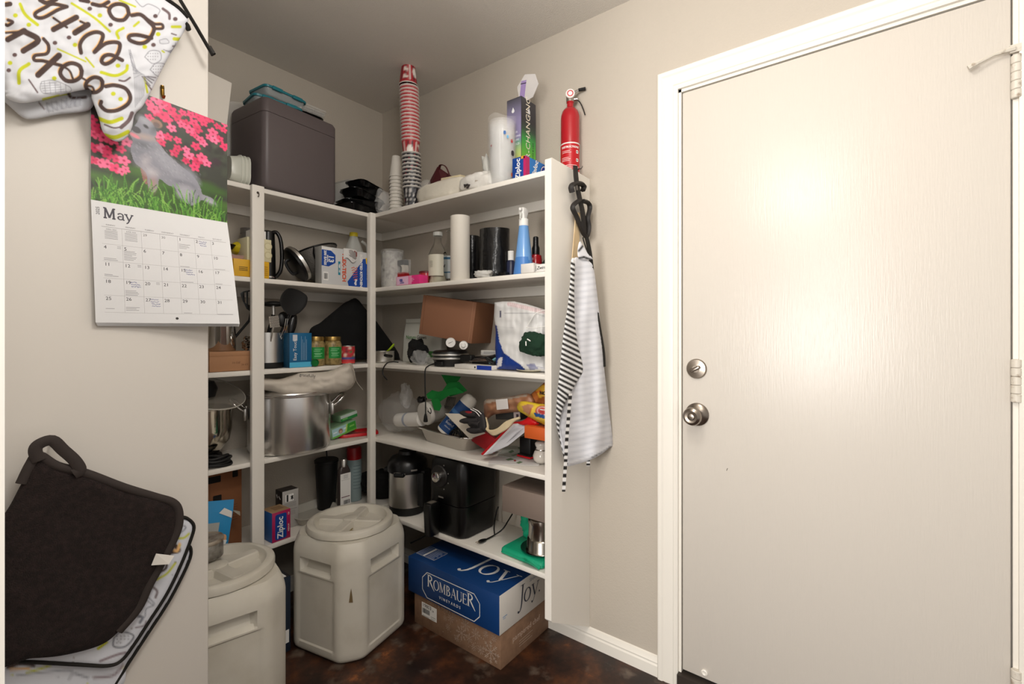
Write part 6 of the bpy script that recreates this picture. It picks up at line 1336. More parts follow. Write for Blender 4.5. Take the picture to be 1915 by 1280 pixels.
b = MB(); b.blob(.112, .05, .088, 23, .24, 44, 26, p=2.6, freq=2.4, X=T(.0, 0, .004) @ RY(14)); b.build('cloth_body', mat('forest_cloth', '#12301f', .95, bump=(260, .4, .002)), t, 60)
b = MB(); b.tube([(.006, -.038, .062), (.020, -.038, .055)], .0022, 6); b.tube([(.001, -.040, .054), (.002, -.040, .038)], .0022, 6); b.build('drawstring_tip', WHT, t, 40)
t = thing('cream_plate', 'edge of a cream plate lying under the mailer bag', 'plate', (XF+.062, onX(994, HY, XF+.06).y, TOP[2]), -90); b = MB(); b.lathe([(.030, 0), (.040, .002), (.058, .007), (.059, .009), (.040, .005), (.002, .004)], 40); b.build('plate_body', plain('#cfc8b2', .4), t, 40)
p9 = onX(727, 676, XF+.02); t = thing('power_cable', 'short black cord dangling off the shelf edge near the corner post', 'cord', (p9.x, p9.y, TOP[2])); o0 = t.location.copy()
b = MB(); g = lambda x, y, X: onX(x, y, X)-o0
b.tube(curve([g(745, 678, XF+.03), g(732, 677, XF+.012), g(722, 681, XF-.006), g(716, 692, XF-.008), g(717, 702, XF-.008), g(724, 711, XF-.008)], 6), .0026, 6); b.build('cord_body', BLKM, t, 50)
# ---------------------------------------------------------------- fourth shelf, left run
t = thing('mixer_bowl', 'steel mixer bowl under a clear splash guard, half hidden by the wall edge', 'mixer', (.702, 2.075, TOP[1]))
r = .108
b = MB(); b.lathe([(.05, .036), (.07, .044), (r*.92, .085), (r, .13), (r, .195), (r*1.03, .212), (r*1.03, .216), (r*.98, .214), (r*.95, .13)], 48); b.build('bowl', mat('polished_steel', '#c9c2b4', .12, 1), t, 40)
b = MB(); b.lathe([(.075, 0), (.078, .006), (.074, .030), (.055, .036)], 36); b.build('base', BLKM, t, 40)
b = MB(); b.lathe([(.05, 0), (.10, .012), (.132, .038), (.135, .040), (.132, .044), (.098, .018)], 48, X=T(.006, -.022, .240) @ RX(24) @ RY(6)); b.build('splash_guard', mat('smoke_plastic', '#b5aea2', .12, alpha=.28), t, 50)
b = MB(); b.tube([(.006+.134*cos(2*pi*i/48), 0+.134*sin(2*pi*i/48), .041) for i in range(48)], .0022, 6, closed=True, X=T(0, -.022, .240) @ RX(24) @ RY(6)); b.build('guard_rim', mat('rim_plastic', '#c9c4ba', .2, alpha=.7), t, 50)
b = MB(); b.loft([[(x*g, y*g-.005, z) for x, y in rr(.10, .13, .04, 5)] for z, g in ((.252, .5), (.258, .86), (.29, 1), (.318, .8))]); b.build('mixer_head', BLKP, t, 40)
p9 = onZ(404, 868, TOP[1]); t = thing('cable_coil', 'coiled black cable lying in front of the mixer bowl', 'cable', (.735, YF+.035, TOP[1]))
for k, (rr_, z) in enumerate(((.040, .007), (.034, .016), (.038, .026), (.030, .035))):
    b = MB(); b.tube([(-.01+rr_*1.2*cos(2*pi*i/28), rr_*.7*sin(2*pi*i/28), z+.004*sin(4*pi*i/28+k)) for i in range(28)], .0065, 7, closed=True); b.build('cable_loop', BLKM, t, 60)
# stock pot
px_, py_, pr = 1.043, 2.047, .166
t = thing('stock_pot', 'large aluminium stock pot with two handles behind the left post', 'pot', (px_, py_, TOP[1]))
ALU = mat('brushed_aluminium', '#dedcda', .26, 1, bump=(260, .10, .0006, (.02, .02, 1)))
b = MB(); b.lathe([(pr*.90, 0), (pr*.97, .004), (pr, .016), (pr, .236), (pr*1.03, .240), (pr*1.035, .246), (pr*1.01, .249), (pr*.985, .244), (pr*.98, .02), (.01, .006)], 72); b.build('pot_wall', ALU, t, 40)
b = MB(); b.lathe([(pr*1.01, .2495), (pr*1.0, .254), (pr*.8, .258), (pr*.2, .260), (.002, .260)], 64); lid = b.build('lid', ALU, t, 40)
for s, a in ((1, 14), (-1, 14)):
    X = RZ(-24 if s > 0 else 154)
    b = MB(); b.tube(curve([(pr+.002, -.045, .172), (pr+.030, -.050, .196), (pr+.056, -.040, .222), (pr+.062, 0, .228), (pr+.056, .040, .222), (pr+.030, .050, .196), (pr+.002, .045, .172)], 5), .0062, 8, X=X); h_ = b.build('handle', CHROME, t, 50)
    for y in (-.045, .045):
        m = MB(); m.rbox(.012, .022, .05, .003, cx=pr+.004, cy=y, z0=.140, X=X); m.build('bracket', STEEL, h_, 35)
# canvas pouch on the pot, reaching past the shelf edge
CANV = mat('natural_canvas', '#c9c0b3', .85, bump=(420, .3, .0012))
yt = 1.862; p9 = onY(580, 715, yt); t = thing('canvas_pouch', 'cream canvas zip pouch lying on the stock pot lid', 'pouch', p9); o0 = p9.copy()
f = lambda a, b, d: onY(a, b, yt+.045-d*1.6+max(0, 625-a)*.00078)-o0
cushion('pouch_body', [(470, 716), (482, 706), (500, 708), (522, 709), (545, 703), (563, 697), (590, 697), (617, 694), (640, 684), (654, 679), (659, 682), (663, 694), (665, 710), (660, 722), (648, 731), (622, 736), (590, 739), (550, 741), (526, 740), (508, 733), (488, 728)], 2.8, f, .034, 15, CANV, t, wr=lambda a, b: .009*NZ.noise(V((a*.025, b*.06, 6)))+.005*abs(NZ.noise(V((a*.05, b*.09, 2)))))
b = MB(); b.tube(curve([f(655, 682, .03), f(662, 694, .034), f(664, 704, .03), f(668, 716, .02), f(678, 729, .012)], 5), .0032, 6, flat=.5); b.build('zip_cord', CANV, t, 50)
tx = text('gratefully', .019, plain('#3a352f', .8), t, Mx.Identity(4), 'lettering', 'CENTER', ext=.0002)
for v in tx.data.vertices:
    s_ = v.co.x; a = 575+s_*430; bb = 703-v.co.y*430-90*s_*s_*20/3+ (s_*40)
    v.co = f(a, bb, .029+.012)
# wipes, red lid
def pack(name, lab, loc, rz, w, d, h, tilt, paint):
    t = thing(name, lab, 'packet', loc, rot=(R(tilt), R(-10), R(rz)))
    b = MB(); b.loft([[(x, d/2+y, z) for x, y in rr(w*k, d*q, .012)] for z, k, q in ((0, .96, .9), (h*.15, 1, 1), (h*.8, 1, 1), (h, .95, .86))]); b.build('pack_body', plain('#86a983', .35), t, 40)
    P = Paint(w*.96, h*.86, 60, 26, '#a8cdd2'); paint(P, w*.96, h*.86); P.build(lambda a, z: (-w*.48+a, -.0008, h*.08+z), 'printed_front', mat('print_gloss'), t)
    return t
def wp(P, w, h):
    P.poly([(w*.5, 0), (w*.62, h), (w, h), (w, 0)], '#3f9e35'); P.poly([(w*.48, 0), (w*.60, h), (w*.66, h), (w*.56, 0)], '#b8d96a'); P.rect(0, w, 0, h*.16, '#6fb84a'); P.ell(w*.34, h*.5, w*.085, h*.27, '#8f6a50'); P.ell(w*.34, h*.42, w*.06, h*.16, '#c9a68a'); P.rect(w*.04, w*.2, h*.5, h*.62, '#e4eef0'); P.rect(w*.46, w*.56, h*.55, h*.7, '#dfeef0'); P.rect(w*.72, w*.92, h*.5, h*.66, '#86c95e')
def wp2(P, w, h): P.rect(0, w, 0, h*.5, '#2f8f45'); P.rect(0, w, h*.5, h, '#c9d6cf'); P.rect(w*.1, w*.4, h*.2, h*.4, '#7cc46a')
pack('wipes_pack', 'green and pale blue wipes pack on the shelf right of stock pot', (1.305, 2.03, TOP[1]+.014), 8, .150, .09, .052, 0, wp)
pack('wipes_pack', 'second wipes pack, green and grey, lying on the pale blue one', (1.345, 2.055, TOP[1]+.078), 4, .10, .08, .034, 0, wp2)
REDL = mat('red_lid_plastic', '#c0141c', .35)
p9 = onZ(688, 815, TOP[1]); t = thing('red_platter', 'flat red plastic piece lying in the corner behind the corner post', 'lid', (1.385, 2.055, TOP[1]), -20)
b = MB(); b.loft([[(x, y, z) for x, y in rr(.20-g, .125-g, .03)] for z, g in ((0, 0), (.010, .002), (.014, .006), (.012, .02), (.007, .03))]); b.build('platter_body', REDL, t, 40)
# ---------------------------------------------------------------- fourth shelf, right run
p9 = onX(752, 760, XF+.16); t = thing('clear_bag', 'large crumpled clear plastic bag beside the corner post on fourth shelf', 'bag', (p9.x, p9.y+.01, TOP[1]), -90)
b = MB(); b.blob(.25, .15, .20, 51, .16, 44, 26, p=2.3); b.build('film_body', FILM, t, 70)
b = MB(); b.blob(.06, .05, .11, 17, .34, 26, 18, X=T(.065, -.02, .13)); b.build('gathered_neck', _M['crinkled_film'], t, 70)
# roasting pan, things lying in it
t = thing('roasting_pan', 'shallow metal roasting pan holding a heap of odds and ends', 'pan', (1.452, 1.545, TOP[1]), -98)
b = MB(); tray(b, .375, .205, .060, T(0, .113, 0), wall=.0022, rim=.009, r=.045); b.build('pan_wall', mat('dull_pan_steel', '#c2beb8', .2, 1, bump=(40, .25, .003)), t, 40)
b = MB(); b.tube([(x, .113+y, .062) for x, y in rr(.393, .223, .05, 6)], .0034, 6, closed=True); b.build('rolled_rim', CHROME, t, 60)
b = MB(); b.tube(curve([(-.195, .08, .060), (-.225, .085, .052), (-.228, .113, .050), (-.225, .14, .052), (-.195, .146, .060)], 5), .004, 7); b.build('handle', CHROME, t, 50)
def along(A, B): return T(*A) @ (V(B)-V(A)).to_track_quat('Z', 'Y').to_matrix().to_4x4()
A = onX(742, 786, XF+.10); B = onX(790, 784, XF+.085)
t = thing('paper_roll', 'white wrapped paper roll lying across the back rim of the roasting pan', 'roll', A); X = along((0, 0, 0), B-A); L_ = (B-A).length
b = MB(); b.lathe([(.012, .0), (.024, .003), (.032, .014), (.033, .03), (.033, L_), (.002, L_)], 32, X=X); b.build('roll_body', plain('#d9d6d0', .6), t, 40)
b = MB(); b.lathe([(.0333, L_*.42), (.0336, L_*.46), (.0333, L_*.5)], 32, X=X, c0=False, c1=False); b.build('seam_line', plain('#9aa0ae', .6), t, 40)
A = onX(794, 775, XF+.055); B = onX(822, 764, XF+.14)
t = thing('lidded_jar', 'clear jar with a pale grey lid lying on its side among pan contents', 'jar', A); X = along((0, 0, 0), B-A)
b = MB(); b.lathe([(.040, -.004), (.050, -.002), (.053, .003), (.053, .018), (.049, .020)], 40, X=X); b.build('lid', plain('#bfbbb4', .45), t, 40)
b = MB(); b.lathe([(.046, .018), (.050, .03), (.050, .11), (.042, .118)], 36, X=X); b.build('jar_wall', mat('milky_plastic', '#c4c1ba', .3, alpha=.6), t, 40)
A = onX(829, 809, XF+.075); B = onX(884, 742, XF+.150)
t = thing('lotion_bottle', 'white lotion bottle with a navy label leaning out of the roasting pan', 'bottle', A); q = (B-A).to_track_quat('Z', 'Y'); L_ = (B-A).length
vd = V((0, 0, CH))-(A+B)*.5; ax = (B-A).normalized(); vd = (vd-ax*vd.dot(ax)).normalized(); sd = vd.cross(ax); sd = -sd
XB = Mx(((sd.x, -vd.x, ax.x, 0), (sd.y, -vd.y, ax.y, 0), (sd.z, -vd.z, ax.z, 0), (0, 0, 0, 1)))
r = .036
def ovl(z, k, w=1.): return [(r*k*w*cos(2*pi*i/36), r*.72*k*sin(2*pi*i/36), z) for i in range(36)]
b = MB(); b.loft([ovl(0, .86), ovl(.006, .98), ovl(.02, 1), ovl(L_*.78, 1), ovl(L_*.90, .94), ovl(L_*.97, .78), ovl(L_, .5)], X=XB); b.build('body', plain('#d9d4ca', .35), t, 40)
P = Paint(1, 1, 24, 40, '#173c6e'); P.rect(0, 1, .60, .70, '#355f8c'); 
b = MB(); b.grid(lambda u, v: ((r+.0006)*cos(R(-165+150*u)), (r*.72+.0006)*sin(R(-165+150*u)), L_*(.06+.72*v)), 24, 40, X=XB); b.build('label_sheet', mat('print_gloss'), t, 60, cols=P.c)
tx = texts([('gold', .020, T(-.002, .012, 0), 'CENTER'), ('bond', .020, T(-.002, -.008, 0), 'CENTER'), ('ultimate', .010, T(0, -.026, 0), 'CENTER')], WHT, t)
for v in tx.data.vertices:
    x_, y_ = v.co.x, v.co.y; a = x_/r; v.co = XB @ V(((r+.0012)*sin(a), -(r*.72+.0012)*cos(a), L_*.30+y_))
# green felt bow
GF = mat('green_felt', '#06752c', .8, bump=(300, .2, .001)); xg = XF+.075; p9 = onX(835, 735, xg)
t = thing('green_felt', 'folded strip of bright green felt on top of the heap in the roasting pan', 'felt', p9); o0 = p9.copy()
def felt(L, dx, tw=.0): f_ = lambda a, b, d: onX(a, b, xg+dx-d+tw*(a-835)/40)-o0; return cushion('felt_fold', L, 3, f_, .0016, 4, GF, t, smooth_outline=False, wr=lambda a, b: .004*NZ.noise(V((a*.06, b*.06, dx*90))))
felt([(825, 701), (862, 705), (857, 713), (838, 724)], .02, .02); felt([(838, 716), (858, 714), (874, 731), (856, 738), (842, 742), (826, 733)], .0, .03); felt([(820, 733), (852, 724), (868, 735), (840, 740), (815, 757), (806, 750)], -.012, -.02); felt([(806, 748), (820, 746), (826, 760), (822, 769), (812, 767)], -.020, .0); felt([(797, 738), (808, 730), (820, 733), (812, 748), (800, 746)], .01, .02)
p9 = onX(788, 750, XF+.10); t = thing('dark_ornament', 'small glossy dark ornament beside the clear bag neck', 'ornament', p9, -90); b = MB(); b.blob(.04, .035, .030, 8, .25, 24, 14, z0=-.01); b.tube(curve([(.015, 0, .012), (.03, -.01, .02), (.045, -.01, .014)], 4), .004, 6); b.build('ornament_body', BLKP, t, 60)
p9 = onX(830, 745, XF+.12); t = thing('grey_comb', 'dark grey slotted brush head under the green felt', 'brush', onX(838, 748, XF+.10), -90)
for k in range(6):
    b = MB(); b.rbox(.0045, .012, .045, .001, X=T(-.02+.0085*k, 0, -.03) @ RY(20)); b.build('bristle_bar', plain('#5c5750', .6), t, 30)
b = MB(); b.rbox(.065, .02, .018, .004, X=T(0, .006, -.044)); b.build('brush_back', plain('#4a4640', .6), t, 30)
# card, gloves
xc = XF+.028; p9 = onX(870, 800, xc); t = thing('cream_card', 'blank cream card leaning on the front rim of the roasting pan', 'card', p9); o0 = p9.copy()
cushion('card_sheet', [(832, 773.5), (858, 774), (890, 790), (908, 811), (878, 821)], 4, lambda a, b, d: onX(a, b, xc-d+(820-b)*.0006)-o0, .0006, 3, plain('#d8cfc0', .6), t, smooth_outline=False)
GLV = mat('grey_rubber_knit', '#2a2728', .7, bump=(380, .3, .001)); xg2 = XF+.008; p9 = onX(885, 790, xg2)
t = thing('work_glove', 'dark grey rubber palm work glove with red on the back, on the cream card', 'glove', p9); o0 = p9.copy()
g = lambda a, b, d=0: onX(a, b, xg2-d)-o0
cushion('palm', [(878, 775), (900, 770), (908, 782), (910, 806), (894, 808), (880, 800), (872, 788)], 2.6, g, .016, 9, GLV, t)
for L in ([(892, 776), (876, 775), (862, 772)], [(896, 786), (878, 787), (861, 788)], [(898, 794), (886, 790), (876, 792)], [(902, 804), (888, 806), (874, 804)]):
    b = MB(); b.tube(curve([g(x, y, .012) for x, y in L], 4), [.0145, .0150, .0150, .015, .0155, .0155, .015, .012, .007][:len(curve(L, 4))], 10, flat=.8); b.build('finger', GLV, t, 60)
cushion('red_back', [(868, 771), (878, 769), (884, 773), (878, 778), (868, 777)], 2.5, lambda a, b, d: g(a, b, d+.020), .005, 5, plain('#8a1a22', .7), t)
b = MB(); b.tube(curve([g(880, 766, .018), g(890, 771, .020), g(897, 779, .018)], 4), .0016, 6); b.tube(curve([g(884, 764, .018), g(894, 769, .020), g(900, 775, .018)], 4), .0016, 6); b.build('cuff_stripe', WHT, t, 50)['kind'] = 'stuff'
p9 = onX(872, 818, XF+.06); t = thing('red_box', 'red box wedged in the roasting pan below the cream card', 'box', (XF+.075, onX(895, HY, XF+.075).y, TOP[1]+.034), rot=(R(-14), R(16), R(-96))); carton(t, .14, .03, .062, mat('deep_red_card', '#8f1119', .45))
p9 = onX(850, 815, XF+.08); t = thing('cable_bundle', 'tangle of thin dark cables in the roasting pan', 'cables', p9); o0 = p9.copy(); rnd = random.Random(6)
for k in range(4):
    b = MB(); b.tube(curve([onX(838+k*5, 818-k*2, XF+.07)-o0, onX(846+k*4, 806-k*3, XF+.06)-o0, onX(858+k*3, 812+k, XF+.055)-o0, onX(864-k*2, 818, XF+.06)-o0], 5), .003, 6); b.build('cable_strand', BLKM, t, 50)
# bags at the right end
xb_ = XF+.075; p9 = onX(945, 765, xb_); t = thing('brown_sugar_bag', 'clear bag of brown sugar with a blank white label', 'bag', p9); o0 = p9.copy()
def sugar(p):
    p.mix(np.ones(p.x.shape), '#8f6045'); rn = random.Random(4)
    for k in range(120): p.ell(rn.uniform(900, 990), rn.uniform(735, 790), rn.uniform(2, 7), rn.uniform(1.5, 4), rn.choice(('#7a4e36', '#a5785a', '#b58b6c', '#6d452f')), rn.uniform(0, 90), soft=3, op=.6)
    p.poly([(905, 748), (930, 745), (985, 738), (985, 741), (930, 751), (905, 756)], '#9b8e80')
cushion('bag_body', [(907, 749), (930, 746), (960, 741), (990, 737), (1000, 755), (985, 768), (955, 772), (925, 776), (908, 786), (905, 770)], 2.4, lambda a, b, d: onX(a, b, xb_-d)-o0, .028, 14, mat('print_film'), t, sugar, wr=lambda a, b: .008*NZ.noise(V((a*.08, b*.09, 3))))
cushion('white_label', [(927, 748), (949, 746), (951, 765), (929, 767)], 3, lambda a, b, d: onX(a, b, xb_-.034-d)-o0, .0006, 3, plain('#cfcac6', .5), t, smooth_outline=False)
t = thing('dark_carton', 'long dark carton lying under the brown sugar bag', 'box', onX(928, 785, XF+.085)+V((0, 0, 0)), rot=(0, R(-5), R(-88))); carton(t, .125, .05, .036, plain('#2e2d2b', .5), X=T(.06, 0, 0)); decal(t, onface(.105, .018), .03, .026, plain('#b9a8a4', .5), 'printed_end'); decal(t, onface(.108, .016, -.0004), .012, .014, plain('#3a2a35', .5), 'printed_mark')
xy_ = XF+.045; p9 = onX(1000, 770, xy_); 
t = thing('bun_bag', 'orange bread bag with yellow label standing behind the yellow tortilla bag', 'bag', onX(1003, 740, XF+.10)); o1 = t.location.copy()
def bunp(p):
    p.mix(np.ones(p.x.shape), '#8a4a1e'); p.poly([(1000, 725), (1025, 718), (1025, 742), (1008, 744)], '#c99a2c'); p.poly([(985, 745), (1000, 732), (1008, 745), (1000, 756)], '#a9602a'); p.stroke([(1004, 734), (1010, 731), (1012, 737)], 2.5, '#c23a28')
cushion('bag_body', [(978, 752), (990, 740), (1004, 728), (1024, 716), (1024, 765), (1000, 762)], 2.4, lambda a, b, d: onX(a, b, XF+.10-d)-o1, .026, 12, mat('print_film'), t, bunp, wr=lambda a, b: .006*NZ.noise(V((a*.08, b*.09, 5))))
X = T(*(onX(1015, 736, XF+.068)-o1)) @ RZ(-90) @ FRONT; text('NO', .018, plain('#2c2014'), t, X, 'lettering', 'CENTER', bold=.0006)
t = thing('tortilla_bag', 'yellow snack bag with a red, white and blue round emblem at end panel', 'bag', p9); o0 = p9.copy()
def tort(p):
    p.mix(np.ones(p.x.shape), '#c7a534'); p.poly([(976, 760), (1000, 752), (992, 776), (980, 772)], '#a8775a'); p.stroke([(967, 762), (972, 770), (982, 774)], 4, '#e0c92e'); p.stroke([(975, 752), (1000, 756), (1024, 762)], 4, '#d9bb2e')
    p.poly([(994, 764), (1002, 758), (1024, 762), (1024, 788), (1008, 786), (990, 778)], '#d8b640'); p.stroke([(994, 764), (990, 776)], 1.6, '#b0402c'); p.ell(1015, 770, 14, 11, '#a52f2c', 8); p.ell(1015, 769, 11, 8, '#d3c3b4', 8); p.ell(1015, 769, 9.5, 6.6, '#b8403a', 8); p.poly([(998, 772), (1024, 778), (1024, 785), (1000, 779)], '#21487c')
cushion('bag_body', [(967, 760), (972, 752), (985, 751), (1005, 755), (1024, 760), (1024, 794), (1008, 790), (992, 782), (978, 774), (969, 768)], 1.6, lambda a, b, d: onX(a, b, xy_-d)-o0, .026, 11, mat('print_film'), t, tort, wr=lambda a, b: .005*NZ.noise(V((a*.09, b*.09, 2))))
X = T(*(onX(1015, 767, xy_-.034)-o0)) @ RZ(-90) @ FRONT; text('MISSION', .0065, WHT, t, X, 'lettering', 'CENTER', bold=.0002)
t = thing('red_packet', 'bright red packet under the yellow snack bag', 'packet', onX(990, 792, XF+.05)); o0 = t.location.copy()
cushion('packet_body', [(968, 792), (980, 786), (990, 780), (1005, 790), (1008, 794), (985, 797)], 3, lambda a, b, d: onX(a, b, XF+.05-d)-o0, .010, 6, plain('#c01218', .45), t)
# rope bundle
xr_ = XF+.012; p9 = onX(935, 800, xr_); t = thing('rope_bundle', 'bent hank of cream cotton rope resting on the pan corner', 'rope', p9); o0 = p9.copy(); ROPE = mat('cream_cotton', '#c9b795', .9, bump=(160, .6, .002, (1, 1, .3)))
for k in range(9):
    q = k/8
    L = [(909+q*3, 781+q*14, 0), (906+q*7, 795+q*10, .006), (914+q*9, 806+q*9-q*q*2, .012), (930+q*6, 804+q*9-q*q*5, .012), (948+q*2, 790+q*9, .008), (972-q*10, 782+q*3.0, 0)]
    b = MB(); b.tube(curve([onX(a, b_, xr_-d)-o0 for a, b_, d in L], 4), .0052, 7); b.build('rope_strand', ROPE, t, 60)
# booklet, papers
xk = XF-.004; p9 = onX(945, 820, xk); t = thing('booklet', 'white booklet with a red back cover leaning at the fourth shelf edge', 'booklet', p9); o0 = p9.copy()
def slab(name, L, dx, th, m, sl=0):
    return cushion(name, L, 5, lambda a, b, d: onX(a, b, xk+dx-d+(852-b)*.0011)-o0, th, 2, m, t, smooth_outline=False)
slab('back_cover', [(899, 850), (957, 790), (975, 788), (992, 789), (935, 836), (905, 853)], .006, .0012, plain('#b0141c', .5)); slab('page_block', [(903, 852), (960, 793), (992, 791), (985, 800), (950, 834), (918, 849)], .0, .003, plain('#d7d6d8', .6)); slab('front_page', [(908, 851), (962, 797), (991, 796), (980, 810), (950, 834)], -.006, .0008, plain('#b9b8bd', .6))
b = MB()
for k in range(5):
    A = onX(948+k*3, 829-k*.5-k*2, xk-.008+.025)-o0; B = onX(968+k*3.2, 808-k*2, xk-.008+.045)-o0; nrm = V((-.0022, 0, .0)); w_ = V((0, -.0012, 0)); b.add([A+nrm, A+nrm+w_, B+nrm+w_, B+nrm], [(0, 1, 2, 3)])
b.build('small_print', plain('#6d6c72', .7), t, 0)['kind'] = 'stuff'
def flat(name, lab, cat, L, m, z, th=.0012, prints=()):
    pts = [onZ(a, b, z) for a, b in L]; c = sum((V(p) for p in pts), V((0, 0, 0)))/len(pts); t = thing(name, lab, cat, c)
    q = [(p.x-c.x, p.y-c.y) for p in pts]; n = len(q); ar = sum(q[i][0]*q[(i+1) % n][1]-q[(i+1) % n][0]*q[i][1] for i in range(n)); q = q if ar > 0 else q[::-1]
    b = MB(); b.loft([[(x, y, zz) for x, y in q] for zz in (0, th)]); b.build('sheet', m, t, 0)
    for nm, M_, mm in prints:
        pp = [onZ(a, b_, z+th) for a, b_ in M_]; b = MB(); b.add([(p.x-c.x, p.y-c.y, th+.0004) for p in pp], [tuple(range(len(pp)))]); b.build(nm, mm, t, 0)
    return t
GRN = plain('#6f8a68', .6)
flat('printed_sheet', 'white printed sheet with holly leaves flat at the shelf edge', 'paper', [(912, 868), (920, 856), (990, 846), (1012, 858), (1008, 872)], plain('#dcd9d6', .55), TOP[1]+.0006, .0012, (('holly_print', [(965, 866), (972, 863), (978, 865), (970, 868)], GRN), ('holly_print', [(945, 860), (955, 857), (962, 860), (950, 862)], GRN), ('berry_print', [(960, 862), (963, 860), (966, 862), (963, 864)], plain('#a93a3a'))))
flat('printed_sheet', 'grey green printed sheet behind the holly sheet', 'paper', [(930, 852), (945, 836), (992, 830), (996, 848), (960, 858)], plain('#b7bab2', .55), TOP[1]+.0030, .001, (('leaf_print', [(950, 846), (958, 842), (962, 845), (955, 848)], plain('#4f6a4e', .6)), ('leaf_print', [(968, 838), (980, 834), (984, 836), (972, 841)], plain('#4f6a4e', .6)), ('leaf_print', [(955, 852), (966, 849), (970, 851), (960, 854)], plain('#7d8f77', .6))))
t = thing('red_phone_case', 'dark slim case with a red edge lying on the printed sheets', 'case', onZ(982, 856, TOP[1]+.006), -97); 
b = MB(); b.rbox(.075, .085, .008, .004, cy=.03); b.build('red_edge', plain('#b5121c', .4), t, 35); b = MB(); b.rbox(.071, .081, .005, .003, cy=.031, z0=.0075); b.build('dark_face', plain('#1c1c1b', .3), t, 35)
t = thing('black_tin', 'black tin supporting the orange box at the end panel', 'tin', (XF+.165, onX(988, HY, XF+.165).y, TOP[1]+.0045), -90); b = MB(); b.rbox(.056, .05, .078, .006, cy=0); b.build('tin_body', BLKM, t, 35)
p9, w = ln(980, 1026, .022, 'R'); w *= .98; t = thing('orange_box', 'plain orange box lying level against the end panel', 'box', (p9.x, max(p9.y, .928+w/2), zat(823, p9.x, p9.y)), -90); carton(t, w, .13, .046, mat('orange_card', '#c4571f', .55), r=.002)
p9 = onX(1013, 850, XF+.118); t = thing('ceramic_jar', 'small white ceramic jar at the shelf end below the orange box', 'jar', (XF+.118, max(p9.y, .963), TOP[1]+.0032)); t.scale = (1.32, 1.32, 1.32); 
b = MB(); b.lathe([(.016, 0), (.024, .008), (.026, .020), (.022, .032), (.017, .038), (.016, .044), (.019, .050), (.020, .056), (.017, .060), (.004, .062)], 30); b.build('jar_body', mat('white_glaze', '#cfc9bf', .2, coat=.4), t, 50)
b = MB(); b.tube([(.022*cos(2*pi*i/24), .022*sin(2*pi*i/24), .0385) for i in range(24)], .0022, 6, closed=True, X=Mx.Diagonal((.85, .85, 1, 1))); b.build('wire_clasp', CHROME, t, 60)
# ---------------------------------------------------------------- lowest shelf, left run
t = thing('tall_carton', 'tall brown carton with cut-out hand holes on the lowest shelf, left of the post', 'box', (.735, YF+.098, TOP[0]), -2)
cw, chh = .205, .318; CDK = mat('dark_kraft', '#80502f', .75)
carton(t, cw, .150, chh, CDK, r=.002); 
for x, z, w_, h_ in ((.000, .285, .052, .026), (.078, .292, .020, .026), (.014, .200, .030, .044)): decal(t, onface(x, z), w_, h_, plain('#100c08', .9), 'hand_hole', r=.003)
MB().rbox(.0015, .0012, chh*.98, .0004, X=T(-.012, -.0004, .002)).build('corner_crease', plain('#5f3820', .8), t, 30)
lines(t, onface(.06, .14), [(-.022, .026, .03-.010*k, .003) for k in range(7)], plain('#714428', .8))
BL2 = mat('azure_print', '#1d86bd', .4)
t = thing('azure_box', 'open azure blue box with a torn flap in front of the tall brown carton', 'box', (.672, 1.955, TOP[0]+.013), rot=(R(-3), R(9), R(-6)))
bw, bd, bh = .150, .045, .175
carton(t, bw, bd, bh, BL2, r=.001)
decal(t, onface(-.012, bh*.56), bw*.62, bh*.44, plain('#a9aaa5', .5), 'grey_panel'); decal(t, onface(bw*.34, bh*.42), .030, .036, plain('#d9a276', .5), 'orange_picture', r=.012); decal(t, onface(bw*.33, bh*.35, -.0005), .034, .018, plain('#e8e6e2', .5), 'white_badge')
texts([('FM', .014, onface(bw*.33, bh*.35, -.0010), 'CENTER')], plain('#a5482e'), t); lines(t, onface(bw*.42, bh*.22) @ RZ(72), [(-.03, .03, .004, .0018), (-.03, .02, -.002, .0014)], plain('#cfe3ee'))
b = MB(); b.sheet(lambda u, v: (-bw/2+bw*u, .0+.01*v, bh+.040*v), 3, 3, .0012); b.build('front_flap', BL2, t, 0)
b = MB(); b.add([(bw/2, .002, bh*.99), (bw/2, bd-.002, bh*.99), (bw/2+.034, bd*.6, bh-.012), (bw/2+.030, .006, bh-.024)], [(0, 3, 2, 1), (0, 1, 2, 3)]); b.build('side_flap', plain('#d5d0c0', .6), t, 0)
b = MB(); b.add([(bw*.18, -.002, bh-.004), (bw/2-.002, -.002, bh-.026), (bw/2-.004, -.003, bh-.002), (bw*.28, -.003, bh+.014)], [(0, 1, 2, 3)]); b.build('torn_liner', plain('#e3e0da', .6), t, 0)
# tin standing on the nearer tub lid
t = thing('metal_tin', 'dented metal tin with a stained lid standing on the pet food tub lid', 'tin', (.622, 1.800, .4725)); r = .056
b = MB(); b.lathe([(r*.97, 0), (r, .002), (r, .050), (r*.98, .052)], 44); b.build('tin_wall', mat('galvanised', '#a6a39e', .4, .8, mottle=(60, '#86827c', .4, .7)), t, 40)
b = MB(); b.lathe([(r*1.0, .050), (r*1.04, .053), (r*1.04, .060), (r*.99, .064), (r*.93, .061), (.002, .0605)], 44); b.build('lid', mat('stained_lid', '#a39889', .45, .3, mottle=(40, '#6f5c4a', .48, .7)), t, 40)
